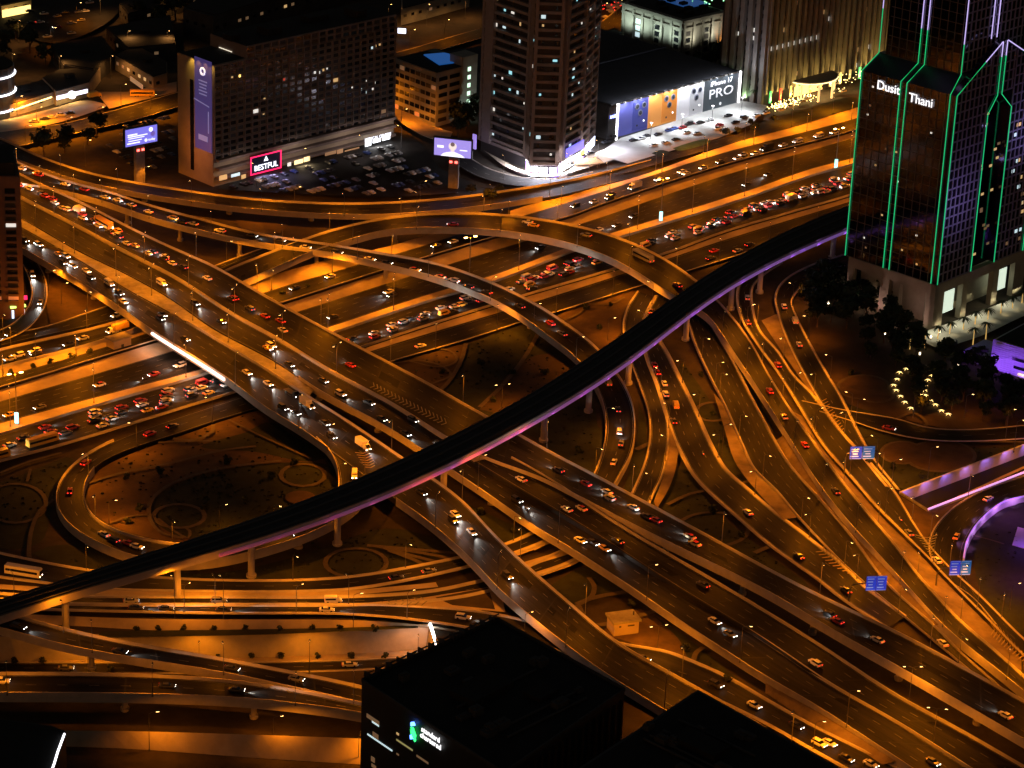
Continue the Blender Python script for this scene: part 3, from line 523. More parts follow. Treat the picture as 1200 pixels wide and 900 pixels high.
for k in range(12):
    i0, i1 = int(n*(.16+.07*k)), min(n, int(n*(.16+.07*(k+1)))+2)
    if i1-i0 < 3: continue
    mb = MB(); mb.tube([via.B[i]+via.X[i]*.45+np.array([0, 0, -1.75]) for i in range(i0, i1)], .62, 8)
    mb.build('glow_strip', glow('fascia_wash_%d' % k, tuple(np.array(wash_tint[min(3, k*3//11)])*(1-(k*3/11) % 1)+np.array(wash_tint[min(3, k*3//11+1)])*((k*3/11) % 1)), min(.20, .05+.03*k)), via.o)  # glowing band: projector wash on the fascia put into emission
for i in range(int(n*.2), n, 5):
    f = (i/n-.2)/.8; c = wash_tint[min(3, int(f*4))]
    q = via.B[i]+via.X[i]*3.2+np.array([0, 0, -2.8]); spot(q, 200*min(1, .1+f*2.2), c, 150, direction=tuple(-via.X[i]+np.array([0, 0, .35])))
def pier(parent, p, x, top, w=1.5, span=4.0, m=concrete, nm='pier', bz=0.0):
    mb = MB(); t = np.array([-x[1], x[0], 0]); p = np.array(p)
    pr = [(math.cos(a)*w/2*1.0, math.sin(a)*w/2*1.0) for a in np.linspace(0, 2*math.pi, 14, endpoint=False)]
    mb.prism([(p[0]+a*x[0]*1.2+b*t[0], p[1]+a*x[1]*1.2+b*t[1]) for a, b in pr], bz, top-1.6)
    v = []
    for a, z in ((-w*.55, top-2.2), (w*.55, top-2.2), (span, top-.05), (-span, top-.05)):
        for s_ in (-.8, .8): v.append(p+x*a+t*s_*w*.6+np.array([0, 0, z-p[2]]))
    mb.add(v, [(0, 2, 4, 6), (1, 7, 5, 3), (0, 1, 3, 2), (2, 3, 5, 4), (4, 5, 7, 6), (6, 7, 1, 0)])
    mb.prism([(p[0]+a*x[0]*1.9+b*t[0]*1.5, p[1]+a*x[1]*1.9+b*t[1]*1.5) for a, b in pr], bz, bz+.9)
    return mb.build(nm, m, parent)
vpm = mat('viaduct_concrete', (.46, .43, .41), .8, noise=.1, scale=.3)
for px, py in ((80, 742), (205, 697), (312, 682), (409, 645), (525, 582), (622, 512), (689, 483), (741, 452), (797, 396), (852, 362), (905, 345), (979, 304), (1100, 262)):
    g = W(px, py, 0); i = int(np.argmin(np.linalg.norm(via.C[:, :2]-g[:2], axis=1)))
    pier(via.o, (via.C[i][0], via.C[i][1], 0), via.X[i], 16.5-3.15+.3, 2.2, 2.6, vpm)
# piers of the road flyovers, wherever no road runs below
def clear_spot(p, skip, rad=1.5):
    for k, r in ROADS.items():
        if k == skip or k == 'via' or not hasattr(r, 'key'): continue
        i = int(np.argmin(np.linalg.norm(r.C[:, :2]-p[:2], axis=1)))
        if r.C[i][2] < p[2]-2 and np.linalg.norm(r.C[i][:2]-p[:2]) < r.w[i]/2+rad and 2 < i < len(r.C)-3: return False
    return True
for k, gap in (('r2', 32), ('r3', 34), ('f1', 34), ('gb', 34), ('f2', 36), ('f3', 34), ('b3', 36), ('b4', 36), ('r1', 38), ('loop', 34)):
    r = ROADS[k]; s = 12.0
    while s < r.s[-1]-8:
        i = int(np.searchsorted(r.s, s)); top = r.C[i][2]-r.depth
        if top > 2.6 and clear_spot(r.C[i], k): pier(r.o, (r.C[i][0], r.C[i][1], 0), r.X[i], top+.1, 1.7, min(4.5, r.w[i]*.33)); s += gap
        else: s += 5

# painted chevrons in the gores
def hatch(label, A, B, z, n, m=None, w=.55):
    LIFT[0] += .016; a3 = catmull([W(x, y, z) for x, y in A], n+1); b3 = catmull([W(x, y, z) for x, y in B], n+1); mb = MB()
    for i in range(n):
        mid = (a3[i]+b3[i])/2; d = (a3[min(n, i+1)]+b3[min(n, i+1)])/2-mid; d[2] = 0; d /= max(1e-3, np.linalg.norm(d)); tip = mid+d*np.linalg.norm(a3[i]-b3[i])*.3; o = d*w
        zz = Z0 = np.array([0, 0, .07+(LIFT[0] if z < .5 else 0)])
        mb.quad(a3[i]+zz, tip+zz, tip+o+zz, a3[i]+o+zz); mb.quad(tip+zz, b3[i]+zz, b3[i]+o+zz, tip+o+zz)
    tag(mb.build('road_marking', m or paint), label, 'road marking', kind='structure', rank=False)
hatch('row of painted chevrons on the upper flyover before the viaduct', [(437, 448), (480, 470), (525, 492)], [(433, 454), (476, 477), (521, 500)], 8.95, 20)
hatch('painted chevrons where the loop ramp leaves the nearest flyover', [(432, 528), (437, 538), (440, 548)], [(416, 530), (424, 542), (430, 550)], 7.9, 7, ypaint)
hatch('painted chevrons at the nose of the forked ground roads', [(430, 712), (470, 708), (500, 705)], [(430, 713.5), (470, 714.5), (500, 716)], .05, 9)
hatch('painted chevrons where the forked road meets the broad road', [(965, 645), (980, 658), (1000, 676)], [(955, 652), (974, 668), (998, 680)], .06, 9, ypaint)
hatch('painted chevrons on the broad road under the viaduct', [(838, 372), (846, 385), (854, 402)], [(829, 374), (838, 388), (850, 402)], .06, 9, ypaint)
hatch('painted chevrons where two slip roads join beside the park', [(968, 472), (980, 492), (990, 510)], [(954, 474), (968, 492), (984, 512)], .06, 12, ypaint)
hatch('pale chevrons at the mouth of the curved violet road', [(1098, 632), (1094, 645), (1092, 658)], [(1072, 632), (1082, 645), (1090, 658)], .06, 8)
hatch('long reddish chevrons along the merged slip road', [(1150, 718), (1172, 742), (1200, 772)], [(1160, 750), (1180, 768), (1200, 783)], .06, 12, ypaint)
hatch('painted chevrons where the two lower left ramps merge', [(262, 795), (300, 800), (350, 808)], [(262, 799), (300, 804), (350, 812)], 8.1, 12)

hd_ = band('hedge', 'dark clipped hedge along the top of the tall retaining wall', [(120, 739.5), (297, 737.5), (420, 735), (490, 732.5)], [(112, 747), (297, 744), (420, 739), (490, 735.8)], (.9,), (.9,), lawn, 'hedge', lift=False, kind='thing')
# ------------------------------------------------------------------ street lamps
def lamp_meshes(h, double, reach=2.2):
    p = MB(); p.tube([(0, 0, 0), (0, 0, h*.5), (0, 0, h)], [.14, .10, .07], 7); p.tube([(0, 0, 0), (0, 0, .5)], [.3, .26], 8)
    arms, heads = [], []
    for s in ((1, -1) if double else (1,)):
        a = MB(); a.tube([(0, 0, h-.05), (s*reach*.5, 0, h+.35), (s*reach, 0, h+.45)], [.08, .07, .06], 6); arms.append(a.mesh('arm', steel))
        hd = MB(); x = s*(reach+.3); hd.box((x, 0, h+.47), (1.0, 0, 0), (0, .42, 0), (0, 0, .22), 0); hd.box((x, 0, h+.34), (.8, 0, 0), (0, .34, 0), (0, 0, .1), 1)
        heads.append(hd.mesh('lamp_head', [steel, lampglow]))
    return p.mesh('pole', steel), arms, heads
LM = {(h, d): lamp_meshes(h, d, 2.2 if h < 13 else 2.8) for h in (9.0, 12.0, 14.0) for d in (True, False)}
def street_lamp(p, direction, h, double, phrase, group, power, color=SODIUM, lit=True, ang=158):
    for r_ in ROADS.values():       # no lamp where its head would come through a deck above
        if not getattr(r_, 'elev', False): continue
        i_ = int(np.argmin(np.linalg.norm(r_.C[:, :2]-np.array(p)[:2], axis=1))); dz_ = r_.C[i_][2]-p[2]
        if .6 < dz_ < h+4 and np.linalg.norm(r_.C[i_][:2]-np.array(p)[:2]) < r_.w[i_]/2+.9: return None
    e = empty('street_lamp', tuple(p)); e.rotation_euler = (0, 0, math.atan2(direction[1], direction[0]))
    pm_, am, hm = LM[(h, double)]
    link(bpy.data.objects.new('pole', pm_), e)
    for a, hd in zip(am, hm): link(bpy.data.objects.new('arm', a), e); link(bpy.data.objects.new('lamp_head', hd), e)
    tag(e, phrase, 'street lamp', group)
    d = np.array([direction[0], direction[1], 0.]); r = 2.5 if h < 13 else 3.1
    if lit:
        for s in ((1, -1) if double else (1,)):
            spot(np.array(p, float)+d*s*r+np.array([0, 0, h+.15]), power*LAMP/(2 if double else 1), color, ang, .5, direction=(d[0]*s*.18, d[1]*s*.18, -1 if ang < 170 else -.35))
    return e
def lamps(key, f, gap, h, double, phrase, group, power, start=8, flip=False, end=None, rng=None, inset=0.0):
    r = ROADS[key]; s = start
    while s < (end or r.s[-1]-4):
        i = min(len(r.C)-1, int(np.searchsorted(r.s, s)))
        px, py = PX(r.C[i])
        iv = int(np.argmin(np.linalg.norm(via.C[:, :2]-(r.A[i]+(r.B[i]-r.A[i])*f)[:2], axis=1)))
        if np.linalg.norm(via.C[iv][:2]-(r.A[i]+(r.B[i]-r.A[i])*f)[:2]) < via.w[iv]/2+3.5: s += 6; continue
        if -30 < px < 1235 and -10 < py < 925 and not (rng and not rng(px, py)):
            x = r.X[i]; p = r.A[i]+(r.B[i]-r.A[i])*f
            if f == 0: p = p-x*(.3-inset); d = x
            elif f == 1: p = p+x*(.3-inset); d = -x
            else: d = x
            street_lamp(p, d, h, double, phrase, group, power)
        s += gap
PW = 5200
lamps('med', .5, 36, 14.0, True, 'tall twin headed lamp in the paved median of the wide highway', 'twin lamps along the highway median', PW*1.9)
lamps('fm', .5, 29, 12.0, True, 'twin headed lamp in the median between flyover carriageways', 'twin lamps along the flyover median', PW*.75)
lamps('f1', 0, 44, 12.0, False, 'single lamp on the upper parapet of the long straight flyover', 'lamps along the straight flyover', PW*.9)
lamps('f2', 0, 33, 12.0, True, 'twin headed lamp on the divider between straight flyover carriageways', 'lamps along the straight flyover', PW*1.2, start=14)
lamps('f2', 1, 46, 12.0, False, 'single lamp on the lower parapet of the straight flyover', 'lamps along the straight flyover', PW*.9, rng=lambda x, y: x > 520)
lamps('gb', 0, 40, 12.0, True, 'twin headed lamp on the bright barrier between the flyovers', 'lamps along the straight flyover', PW*1.0, start=30)
lamps('f3', 1, 44, 12.0, False, 'single lamp on the nearest flyover parapet', 'lamps along the nearest flyover', PW*.8, rng=lambda x, y: x > 20)
lamps('f3', 0, 44, 12.0, False, 'single lamp on the inner parapet of the nearest flyover', 'lamps along the nearest flyover', PW*.8, rng=lambda x, y: x > 390)
lamps('r1', 1, 34, 9.0, False, 'slim lamp on the near edge of the uppermost ramp', 'lamps along the uppermost ramp', PW*1.25)
lamps('r2', 1, 34, 9.0, False, 'slim lamp on the inner edge of the curved flyover ramp', 'lamps along the curved ramps', PW*.6, start=20)
lamps('r3', 0, 34, 9.0, False, 'slim lamp on the outer edge of the arching flyover', 'lamps along the curved ramps', PW*.7, start=10)
lamps('r3', 1, 34, 9.0, False, 'slim lamp on the inner edge of the arching flyover', 'lamps along the curved ramps', PW*.7, start=24)
lamps('s1', 0, 33, 9.0, False, 'lamp on the bank beside the highway service road', 'lamps along the service roads', PW*1.5)
lamps('nf', 1, 32, 9.0, False, 'lamp beside the slip road below the jammed lanes', 'lamps along the service roads', PW*.8)
lamps('loop', 1, 36, 9.0, False, 'lamp on the inner edge of the loop ramp', 'lamps around the loop ramp', PW*.8)
lamps('e00', 1, 32, 9.0, False, 'lamp by the narrow curved ramp under the viaduct', 'lamps along the right hand slip roads', PW*.6)
lamps('e0', 1, 34, 9.0, False, 'lamp beside the forked road of brake lights', 'lamps along the right hand slip roads', PW*.5)
lamps('e1', 0, 36, 9.0, False, 'lamp on the left edge of the broad dark road', 'lamps along the right hand slip roads', PW*.5)
lamps('e1', 1, 36, 9.0, False, 'lamp on the right edge of the broad dark road', 'lamps along the right hand slip roads', PW*.5, start=24)
lamps('e3', 0, 34, 9.0, False, 'lamp on the left edge of the long slip road', 'lamps along the right hand slip roads', PW*.52)
lamps('e3', 1, 36, 9.0, False, 'lamp on the right edge of the long slip road', 'lamps along the right hand slip roads', PW*.48, start=20)
lamps('e4', 1, 38, 9.0, False, 'lamp on the park edge of the curved hotel slip road', 'lamps along the right hand slip roads', PW*.5)
lamps('e5', 0, 36, 9.0, False, 'lamp beside the curved road with the violet parapet', 'lamps along the right hand slip roads', PW*.35)
lamps('b1', 0, 40, 9.0, False, 'lamp beside the narrow ground road at lower left', 'lamps along the ground roads', PW*.35)
lamps('b2', 1, 42, 9.0, False, 'lamp on the strip between ground roads under the viaduct', 'lamps along the ground roads', PW*.4, start=20)
lamps('b2b', 1, 36, 9.0, False, 'lamp beside the ground road above the planter wall', 'lamps along the ground roads', PW*.5)
lamps('b3', 1, 40, 9.0, False, 'lamp on the lower edge of the descending ramp', 'lamps along the lower left ramps', PW*.5)
lamps('b4', 1, 40, 9.0, False, 'lamp on the lower edge of the lowest ramp', 'lamps along the lower left ramps', PW*.45, start=16)
lamps('u1', 1, 34, 9.0, False, 'lamp in the sunken underpass road', 'lamps in the underpass', PW*.38)
lamps('outer', 0, 40, 9.0, False, 'lamp beside the sandy plaza road', 'lamps along the service roads', PW*.55)
# lamps that stand on their own
def lone(px, py, h, phrase, power, double=False, ang=20, lit=True):
    a = math.radians(ang); street_lamp(W(px, py, 0), (math.cos(a), math.sin(a)), h, double, phrase, 'single lamps in the landscaping', PW*power, lit=lit)
for a in ((128, 617, 9.0, 'slim lamp in the gravel garden of the loop ramp', .5), (257, 622, 9.0, 'short lamp beside the round path in the loop garden', .25), (588, 478, 9.0, 'lamp on the diagonal path in the large lawn', .45, True),
          (712, 399, 9.0, 'lamp in the gravel garden by the viaduct', .5), (1002, 505, 12.0, 'tall lamp by the park road triangle', .4), (1087, 562, 12.0, 'tall lamp beside the wide ring of red gravel', .4), (1044, 577, 12.0, 'tall lamp above the mouth of the violet cutting', .45),
          (1130, 490, 9.0, 'lamp behind the right arc of star lights', .12), (1070, 490, 9.0, 'lamp between the two arcs of star lights', .2), (1178, 517, 12.0, 'tall lamp beside the curved park drive', .2), (1188, 530, 12.0, 'tall lamp right above the violet wall', .2),
          (846, 535, 12.0, 'tall lamp in the lawn left of the broad dark road', .4), (838, 452, 9.0, 'lamp above the round planting bed', .4), (414, 738, 12.0, 'tall leaning lamp before the viaduct pier circle', .5), (770, 765, 9.0, 'twin headed lamp in the sandy yard of the plant house', .6, True),
          (1183, 715, 9.0, 'lamp standing on the dark right lawn', .15), (320, 874, 9.0, 'dark lamp on the lit paved slope', .55), (175, 880, 12.0, 'lamp at the left of the lit paved slope', .5), (14, 772, 9.0, 'lamp below the descending ramp at far left', .9), (420, 892, 9.0, 'lamp at the office end of the paved slope', .4), (57, 343, 9.0, 'lamp on the sandy plaza by the left tower', .4), (72, 358, 9.0, 'second lamp on the sandy plaza under the flyover', .4)):
    lone(*a)
lone(100, 195, 12.0, 'tall lamp behind the uppermost ramp at upper left', .35); lone(168, 219, 9.0, 'lamp at the foot of the left screen column', .3)
lone(142, 128, 12.0, 'lamp beside the parked coach', 1.6); lone(177, 133, 9.0, 'lamp on the kerb in front of the coach', 1.3); lone(43, 148, 9.0, 'lamp at the yellow lit forecourt', 1.5); lone(78, 160, 9.0, 'lamp by the wide road at upper left', 1.4); lone(20, 135, 9.0, 'lamp at the far left forecourt', 1.4)
lone(115, 148, 9.0, 'lamp near the row of cars at the forecourt', 1.3); lone(30, 170, 9.0, 'lamp over the wide road at far left', 1.4)
lone(492, 236, 9.0, 'lamp beside the dark car park, right side', .2); lone(587, 240, 9.0, 'lamp on the verge above the arching flyover', .35); lone(618, 236, 9.0, 'lamp beside the pavement under the corner tower', .35); lone(690, 208, 9.0, 'lamp by the brown thatched pavilion', .3)
lone(950, 148, 12.0, 'lamp on the lawn before the hotel forecourt', .45); lone(402, 262, 9.0, 'lamp in the sand by the arching flyover', .4); lone(345, 243, 9.0, 'lamp on the pale sand bed', .3); lone(60, 60, 12.0, 'lamp in the dim car park at upper left', .55); lone(90, 30, 12.0, 'far lamp in the dim car park at upper left', .5)
lone(560, 105, 9.0, 'lamp in the street behind the low grey block', .5); lone(470, 150, 9.0, 'orange lamp between slab block and grey block', .6); lone(505, 140, 9.0, 'orange lamp in front of the grey block', .6); lone(520, 50, 12.0, 'lamp in the far street behind the blue roof', .5); lone(480, 62, 12.0, 'far street lamp left of the blue roof', .5)
lone(705, 30, 12.0, 'lamp over the red jam at the top', .5); lone(722, 26, 12.0, 'second lamp over the red jam at the top', .5)
# tall masts with a glowing cyan panel
for px, py, hh, ph in ((774, 262, 20, 'tall highway mast with glowing cyan panel near the arching flyover'), (979, 200, 20, 'tall highway mast with glowing cyan panel by the hotel tower'), (20, 500, 20, 'tall highway mast with glowing cyan panel at far left'), (550, 322, 16, 'tall highway mast without panel rising between two flyovers')):
    g = W(px, py, 0); e = empty('light_mast', tuple(g)); tag(e, ph, 'light mast', 'highway masts', rank=False)
    m_ = MB(); m_.tube([(0, 0, 0), (0, 0, hh)], [.26, .14], 8); m_.build('pole', steel, e)
    for s in (1, -1):
        a_ = MB(); a_.tube([(0, 0, hh), (s*1.6, s*.9, hh+.5)], .09, 6); a_.build('arm', steel, e)
        h_ = MB(); h_.box((s*1.9, s*1.05, hh+.5), (1.2, .6, 0), (-.25, .5, 0), (0, 0, .25)); h_.build('lamp_head', lampglow, e)
    if hh > 18:
        b_ = MB(); b_.box((0, -.35, 3.6), (1.7, 0, 0), (0, .25, 0), (0, 0, 4.6)); q_ = b_.build('panel', dsteel, e)
        b_ = MB(); b_.box((0, -.5, 3.6), (1.4, 0, 0), (0, .06, 0), (0, 0, 4.2)); b_.build('panel_face', glow('cyan_panel', (.35, .95, 1), 2.2), q_)
    spot(g+np.array([0, 0, hh+.2]), PW*1.4, SODIUM, 160)

for px, py, z, ph in ((22, 727, 8.1, 'first tall lamp on the descending ramp facing the viaduct'), (75, 741, 8.1, 'second tall lamp on the descending ramp facing the viaduct'), (140, 727, .1, 'tall lamp before the viaduct above the planter wall, left'), (205, 728, .1, 'tall lamp before the viaduct above the planter wall, centre'), (262, 728, .1, 'tall lamp before the viaduct above the planter wall, right')):
    street_lamp(W(px, py, z), (-.45, .9), 9.0 if z > 1 else 14.0, False, ph, 'lamps facing the viaduct', PW*.28, ang=176)
for px, py in ((300, 224), (362, 206), (425, 190), (470, 178)):
    street_lamp(W(px, py, 0), (-.7, .7), 12.0, False, 'added slim lamp in the dark car park lighting the slab building', 'added lamps in the dark car park', 800, (1, .80, .74), ang=178)  # posts added as fill light for the slab facade
for px, py in ((590, 214), (665, 212), (700, 196)):
    street_lamp(W(px, py, 0), (-.3, .95), 12.0, False, 'added pale lamp on the curved street lighting the corner tower', 'added lamps at the corner tower', 1300, (1, .82, .78), ang=178)  # posts added to brighten the faces of the corner tower

for px, py, pw in ((22, 50, .35), (118, 22, .4), (150, 62, .3), (196, 62, .35), (205, 20, .3), (240, 4, .25), (70, 92, .35), (130, 92, .3), (300, 8, .2), (455, 30, .5), (500, 30, .4), (545, 22, .5), (15, 90, .3)):
    street_lamp(W(px, py, 0), (.5, -.8), 12.0, False, 'distant lamp in the dark quarter behind the slab building', 'distant lamps at the top', PW*pw, (1, .42, .1))
# ------------------------------------------------------------------ vehicles
carglass = mat('car_glass', (.012, .013, .015), .08, spec=.7)
tyre = mat('tyre_rubber', (.02, .02, .02), .8)
headon = glow('headlight_on', (1, .97, .9), 15); tailon = glow('tail_light_on', (1, .03, .015), 4.5)
headoff = mat('headlight_lens', (.5, .5, .5), .2); tailoff = mat('tail_lens', (.25, .02, .02), .3)
PAINT = {'w': ('white', (.75, .74, .71)), 'b': ('black', (.018, .018, .02)), 's': ('silver', (.42, .43, .44)), 'r': ('dark red', (.30, .015, .015)), 'y': ('yellow', (.70, .42, .05)), 'g': ('grey', (.16, .16, .17)), 'u': ('blue', (.03, .06, .22)), 't': ('cream', (.70, .62, .42))}
for k, (nm, c) in PAINT.items(): mat('paint_'+nm.replace(' ', '_'), c, .32, 0.0, spec=.6)
def pm(k): return MATS['paint_'+PAINT[k][0].replace(' ', '_')]
taxired = mat('taxi_roof', (.5, .03, .02), .35)
def loft(mb, secs, mi=0):
    """secs: (x, half width bottom, half width top, z bottom, z top)"""
    v = []
    for x, wb, wt, zb, zt in secs: v += [(x, -wb, zb), (x, wb, zb), (x, wb*1.0, zb+(zt-zb)*.55), (x, wt, zt), (x, -wt, zt), (x, -wb, zb+(zt-zb)*.55)]
    n = len(secs); f = [(i*6+j, i*6+(j+1) % 6, (i+1)*6+(j+1) % 6, (i+1)*6+j) for i in range(n-1) for j in range(6)]
    f += [tuple(range(5, -1, -1)), tuple((n-1)*6+j for j in range(6))]
    mb.add(v, f, mi)
def wheel_mesh(r, w):
    m_ = MB(); m_.tube([(0, -w/2, 0), (0, w/2, 0)], r, 12); return m_.mesh('wheel', tyre)
KIND = {}
def define(kind, L, Wd, H, cat, nm, secs, glassv, wheels, r, roof=None, extra=None, headz=.68, tailz=.8):
    b = MB(); loft(b, secs)
    if roof: b.add(*roof)
    g = MB()
    for gs in glassv: loft(g, gs)
    KIND[kind] = dict(L=L, W=Wd, H=H, cat=cat, nm=nm, b=b, g=g, wheels=wheels, r=r, wm=wheel_mesh(r, .24), extra=extra, hz=headz, tz=tailz, cache={})
def roofbox(x0, x1, hw, z0, z1): 
    v = [(x0, -hw, z0), (x1, -hw, z0), (x1, hw, z0), (x0, hw, z0), (x0+.12, -hw+.08, z1), (x1-.15, -hw+.08, z1), (x1-.15, hw-.08, z1), (x0+.12, hw-.08, z1)]
    return v, [(0, 3, 2, 1), (4, 5, 6, 7), (0, 1, 5, 4), (1, 2, 6, 5), (2, 3, 7, 6), (3, 0, 4, 7)]
define('c', 4.7, 1.85, 1.45, 'car', 'sedan', [(-2.35, .75, .68, .38, .86), (-2.2, .88, .78, .26, .98), (-1.5, .92, .80, .22, 1.0), (.85, .92, .80, .22, .96), (1.8, .90, .74, .24, .84), (2.25, .80, .62, .30, .70), (2.36, .66, .52, .38, .62)],
       [[(-1.75, .76, .74, .95, .99), (-1.05, .78, .62, .94, 1.40), (.25, .78, .62, .94, 1.41), (1.05, .76, .74, .92, .97)]], [(-1.4, .82), (1.4, .82)], .33, roofbox(-1.15, .4, .64, 1.38, 1.47))
define('S', 4.9, 1.95, 1.8, 'suv', 'sport_utility_car', [(-2.4, .82, .74, .45, 1.05), (-2.3, .95, .84, .32, 1.12), (-.5, .97, .86, .28, 1.12), (.9, .97, .86, .28, 1.10), (1.9, .94, .80, .30, 1.02), (2.35, .86, .70, .36, .92), (2.45, .72, .6, .45, .8)],
       [[(-2.28, .84, .80, 1.06, 1.12), (-2.0, .84, .72, 1.05, 1.68), (.2, .85, .72, 1.05, 1.70), (1.1, .83, .80, 1.04, 1.10)]], [(-1.5, .88), (1.5, .88)], .38, roofbox(-2.1, .4, .74, 1.67, 1.78), headz=.85, tailz=.95)
define('V', 5.4, 2.0, 2.25, 'van', 'van', [(-2.7, .88, .80, .42, 2.05), (-2.6, .98, .88, .34, 2.18), (.9, .98, .88, .34, 2.2), (1.65, .97, .86, .34, 1.9), (2.3, .95, .82, .36, 1.15), (2.68, .85, .7, .42, .85)],
       [[(-2.45, 1.0, .93, 1.2, 1.75), (.8, 1.0, .93, 1.2, 1.75)], [(1.3, .9, .80, 1.30, 2.06), (1.7, .88, .80, 1.25, 1.86), (2.15, .84, .78, 1.15, 1.30)]], [(-1.7, .88), (1.75, .88)], .36, headz=.8, tailz=1.0)
define('B', 12.0, 2.5, 3.2, 'bus', 'bus', [(-6.0, 1.15, 1.05, .5, 2.95), (-5.9, 1.25, 1.15, .4, 3.15), (5.6, 1.25, 1.15, .4, 3.15), (5.95, 1.2, 1.08, .45, 2.9)],
       [[(-5.6, 1.27, 1.2, 1.45, 2.4), (5.2, 1.27, 1.2, 1.45, 2.4)], [(5.7, 1.05, 1.0, 1.2, 2.6), (6.02, 1.05, 1.0, 1.25, 2.5)]], [(-3.4, 1.1), (-2.1, 1.1), (3.6, 1.1)], .5, headz=.8, tailz=1.1)
define('T', 7.2, 2.3, 3.2, 'truck', 'box_truck', [(-3.6, 1.15, 1.12, .95, 3.15), (-3.55, 1.18, 1.15, .9, 3.2), (1.4, 1.18, 1.15, .9, 3.2), (1.45, 1.15, 1.1, .95, 3.15)],
       [[(2.6, .92, .8, 1.35, 2.2), (3.45, .92, .86, 1.3, 1.9)]], [(-2.2, .95), (2.5, .95)], .45, extra='cab', headz=.8, tailz=.8)
define('K', 10.0, 2.4, 3.2, 'tanker', 'tanker_truck', [(-5.0, .5, .5, 1.5, 2.3), (-4.8, 1.0, .8, 1.1, 3.0), (-4.4, 1.15, .9, 1.0, 3.2), (2.0, 1.15, .9, 1.0, 3.2), (2.4, 1.0, .8, 1.1, 3.0), (2.5, .5, .5, 1.5, 2.3)],
       [[(3.6, .95, .85, 1.5, 2.4), (4.75, .95, .9, 1.4, 2.0)]], [(-3.8, 1.0), (-2.6, 1.0), (3.8, 1.0)], .5, extra='cab2', headz=.9, tailz=.9)
define('P', 8.0, 2.3, 2.6, 'truck', 'flatbed_truck', [(-4.0, 1.15, 1.15, .95, 1.15), (1.6, 1.15, 1.15, .95, 1.15)], [[(2.9, .92, .8, 1.4, 2.25), (3.8, .92, .86, 1.3, 1.9)]], [(-2.6, .95), (2.8, .95)], .45, extra='cab3', headz=.8, tailz=.8)
define('m', 2.1, .7, 1.5, 'motorbike', 'motorbike', [(-.9, .12, .1, .55, .85), (-.2, .16, .14, .45, .8), (.5, .17, .12, .45, 1.0), (.9, .1, .08, .55, .95)], [], [(-.7, 0), (.7, 0)], .32, extra='rider', headz=.85, tailz=.8)
ORDS = {'c': 'sedan', 'S': 'SUV', 'V': 'van', 'B': 'bus', 'T': 'box truck', 'K': 'tanker truck', 'P': 'flatbed truck', 'm': 'motorbike'}
def kindmesh(kind, col):
    K = KIND[kind]; c = K['cache']
    if col in c: return c[col]
    p = pm(col)
    body = K['b'].mesh('body', [p])
    glass = K['g'].mesh('windows', carglass) if K['g'].v else None
    ex = None
    if K['extra'] in ('cab', 'cab2', 'cab3'):
        x0 = {'cab': 1.7, 'cab2': 2.9, 'cab3': 2.0}[K['extra']]; e_ = MB()
        loft(e_, [(x0, 1.05, .95, .55, 2.3), (x0+1.0, 1.05, .92, .5, 2.35), (x0+1.55, 1.02, .9, .5, 1.7), (x0+1.85, .98, .86, .55, 1.2)]); ex = e_.mesh('cab', p if K['extra'] != 'cab2' else pm('w'))
        K['g'] = MB(); loft(K['g'], [(x0+1.05, .88, .78, 1.45, 2.3), (x0+1.6, .88, .8, 1.3, 1.68), (x0+1.8, .86, .82, 1.2, 1.3)]); glass = K['g'].mesh('windows', carglass)
    if K['extra'] == 'rider':
        e_ = MB(); e_.tube([(-.25, 0, .8), (-.1, 0, 1.15), (.02, 0, 1.4)], [.2, .22, .13], 8); e_.tube([(.03, 0, 1.42), (.05, 0, 1.7)], [.13, .12], 8); e_.tube([(0, .2, 1.3), (.5, .25, 1.05)], .06, 6); e_.tube([(0, -.2, 1.3), (.5, -.25, 1.05)], .06, 6)
        ex = e_.mesh('rider', dsteel)
    c[col] = (body, glass, ex); return c[col]
LAMPM = {}
def lampmesh(kind, front, on):
    k = (kind, front, on)
    if k in LAMPM: return LAMPM[k]
    K = KIND[kind]; s = .3 if kind != 'm' else .2; m_ = MB(); h = .2 if front else .22
    m_.box((0, 0, 0), (.14, 0, 0), (0, s*1.5, 0), (0, 0, h), 0); x = .075 if front else -.075
    m_.quad((x, -s*.72, -h*.48), (x, s*.72, -h*.48), (x, s*.72, h*.48), (x, -s*.72, h*.48), 1)
    LAMPM[k] = m_.mesh('headlight' if front else 'tail_light', [headoff if front else tailoff, (headon if on else headoff) if front else (tailon if on else tailoff)]); return LAMPM[k]
NCAR = [0]
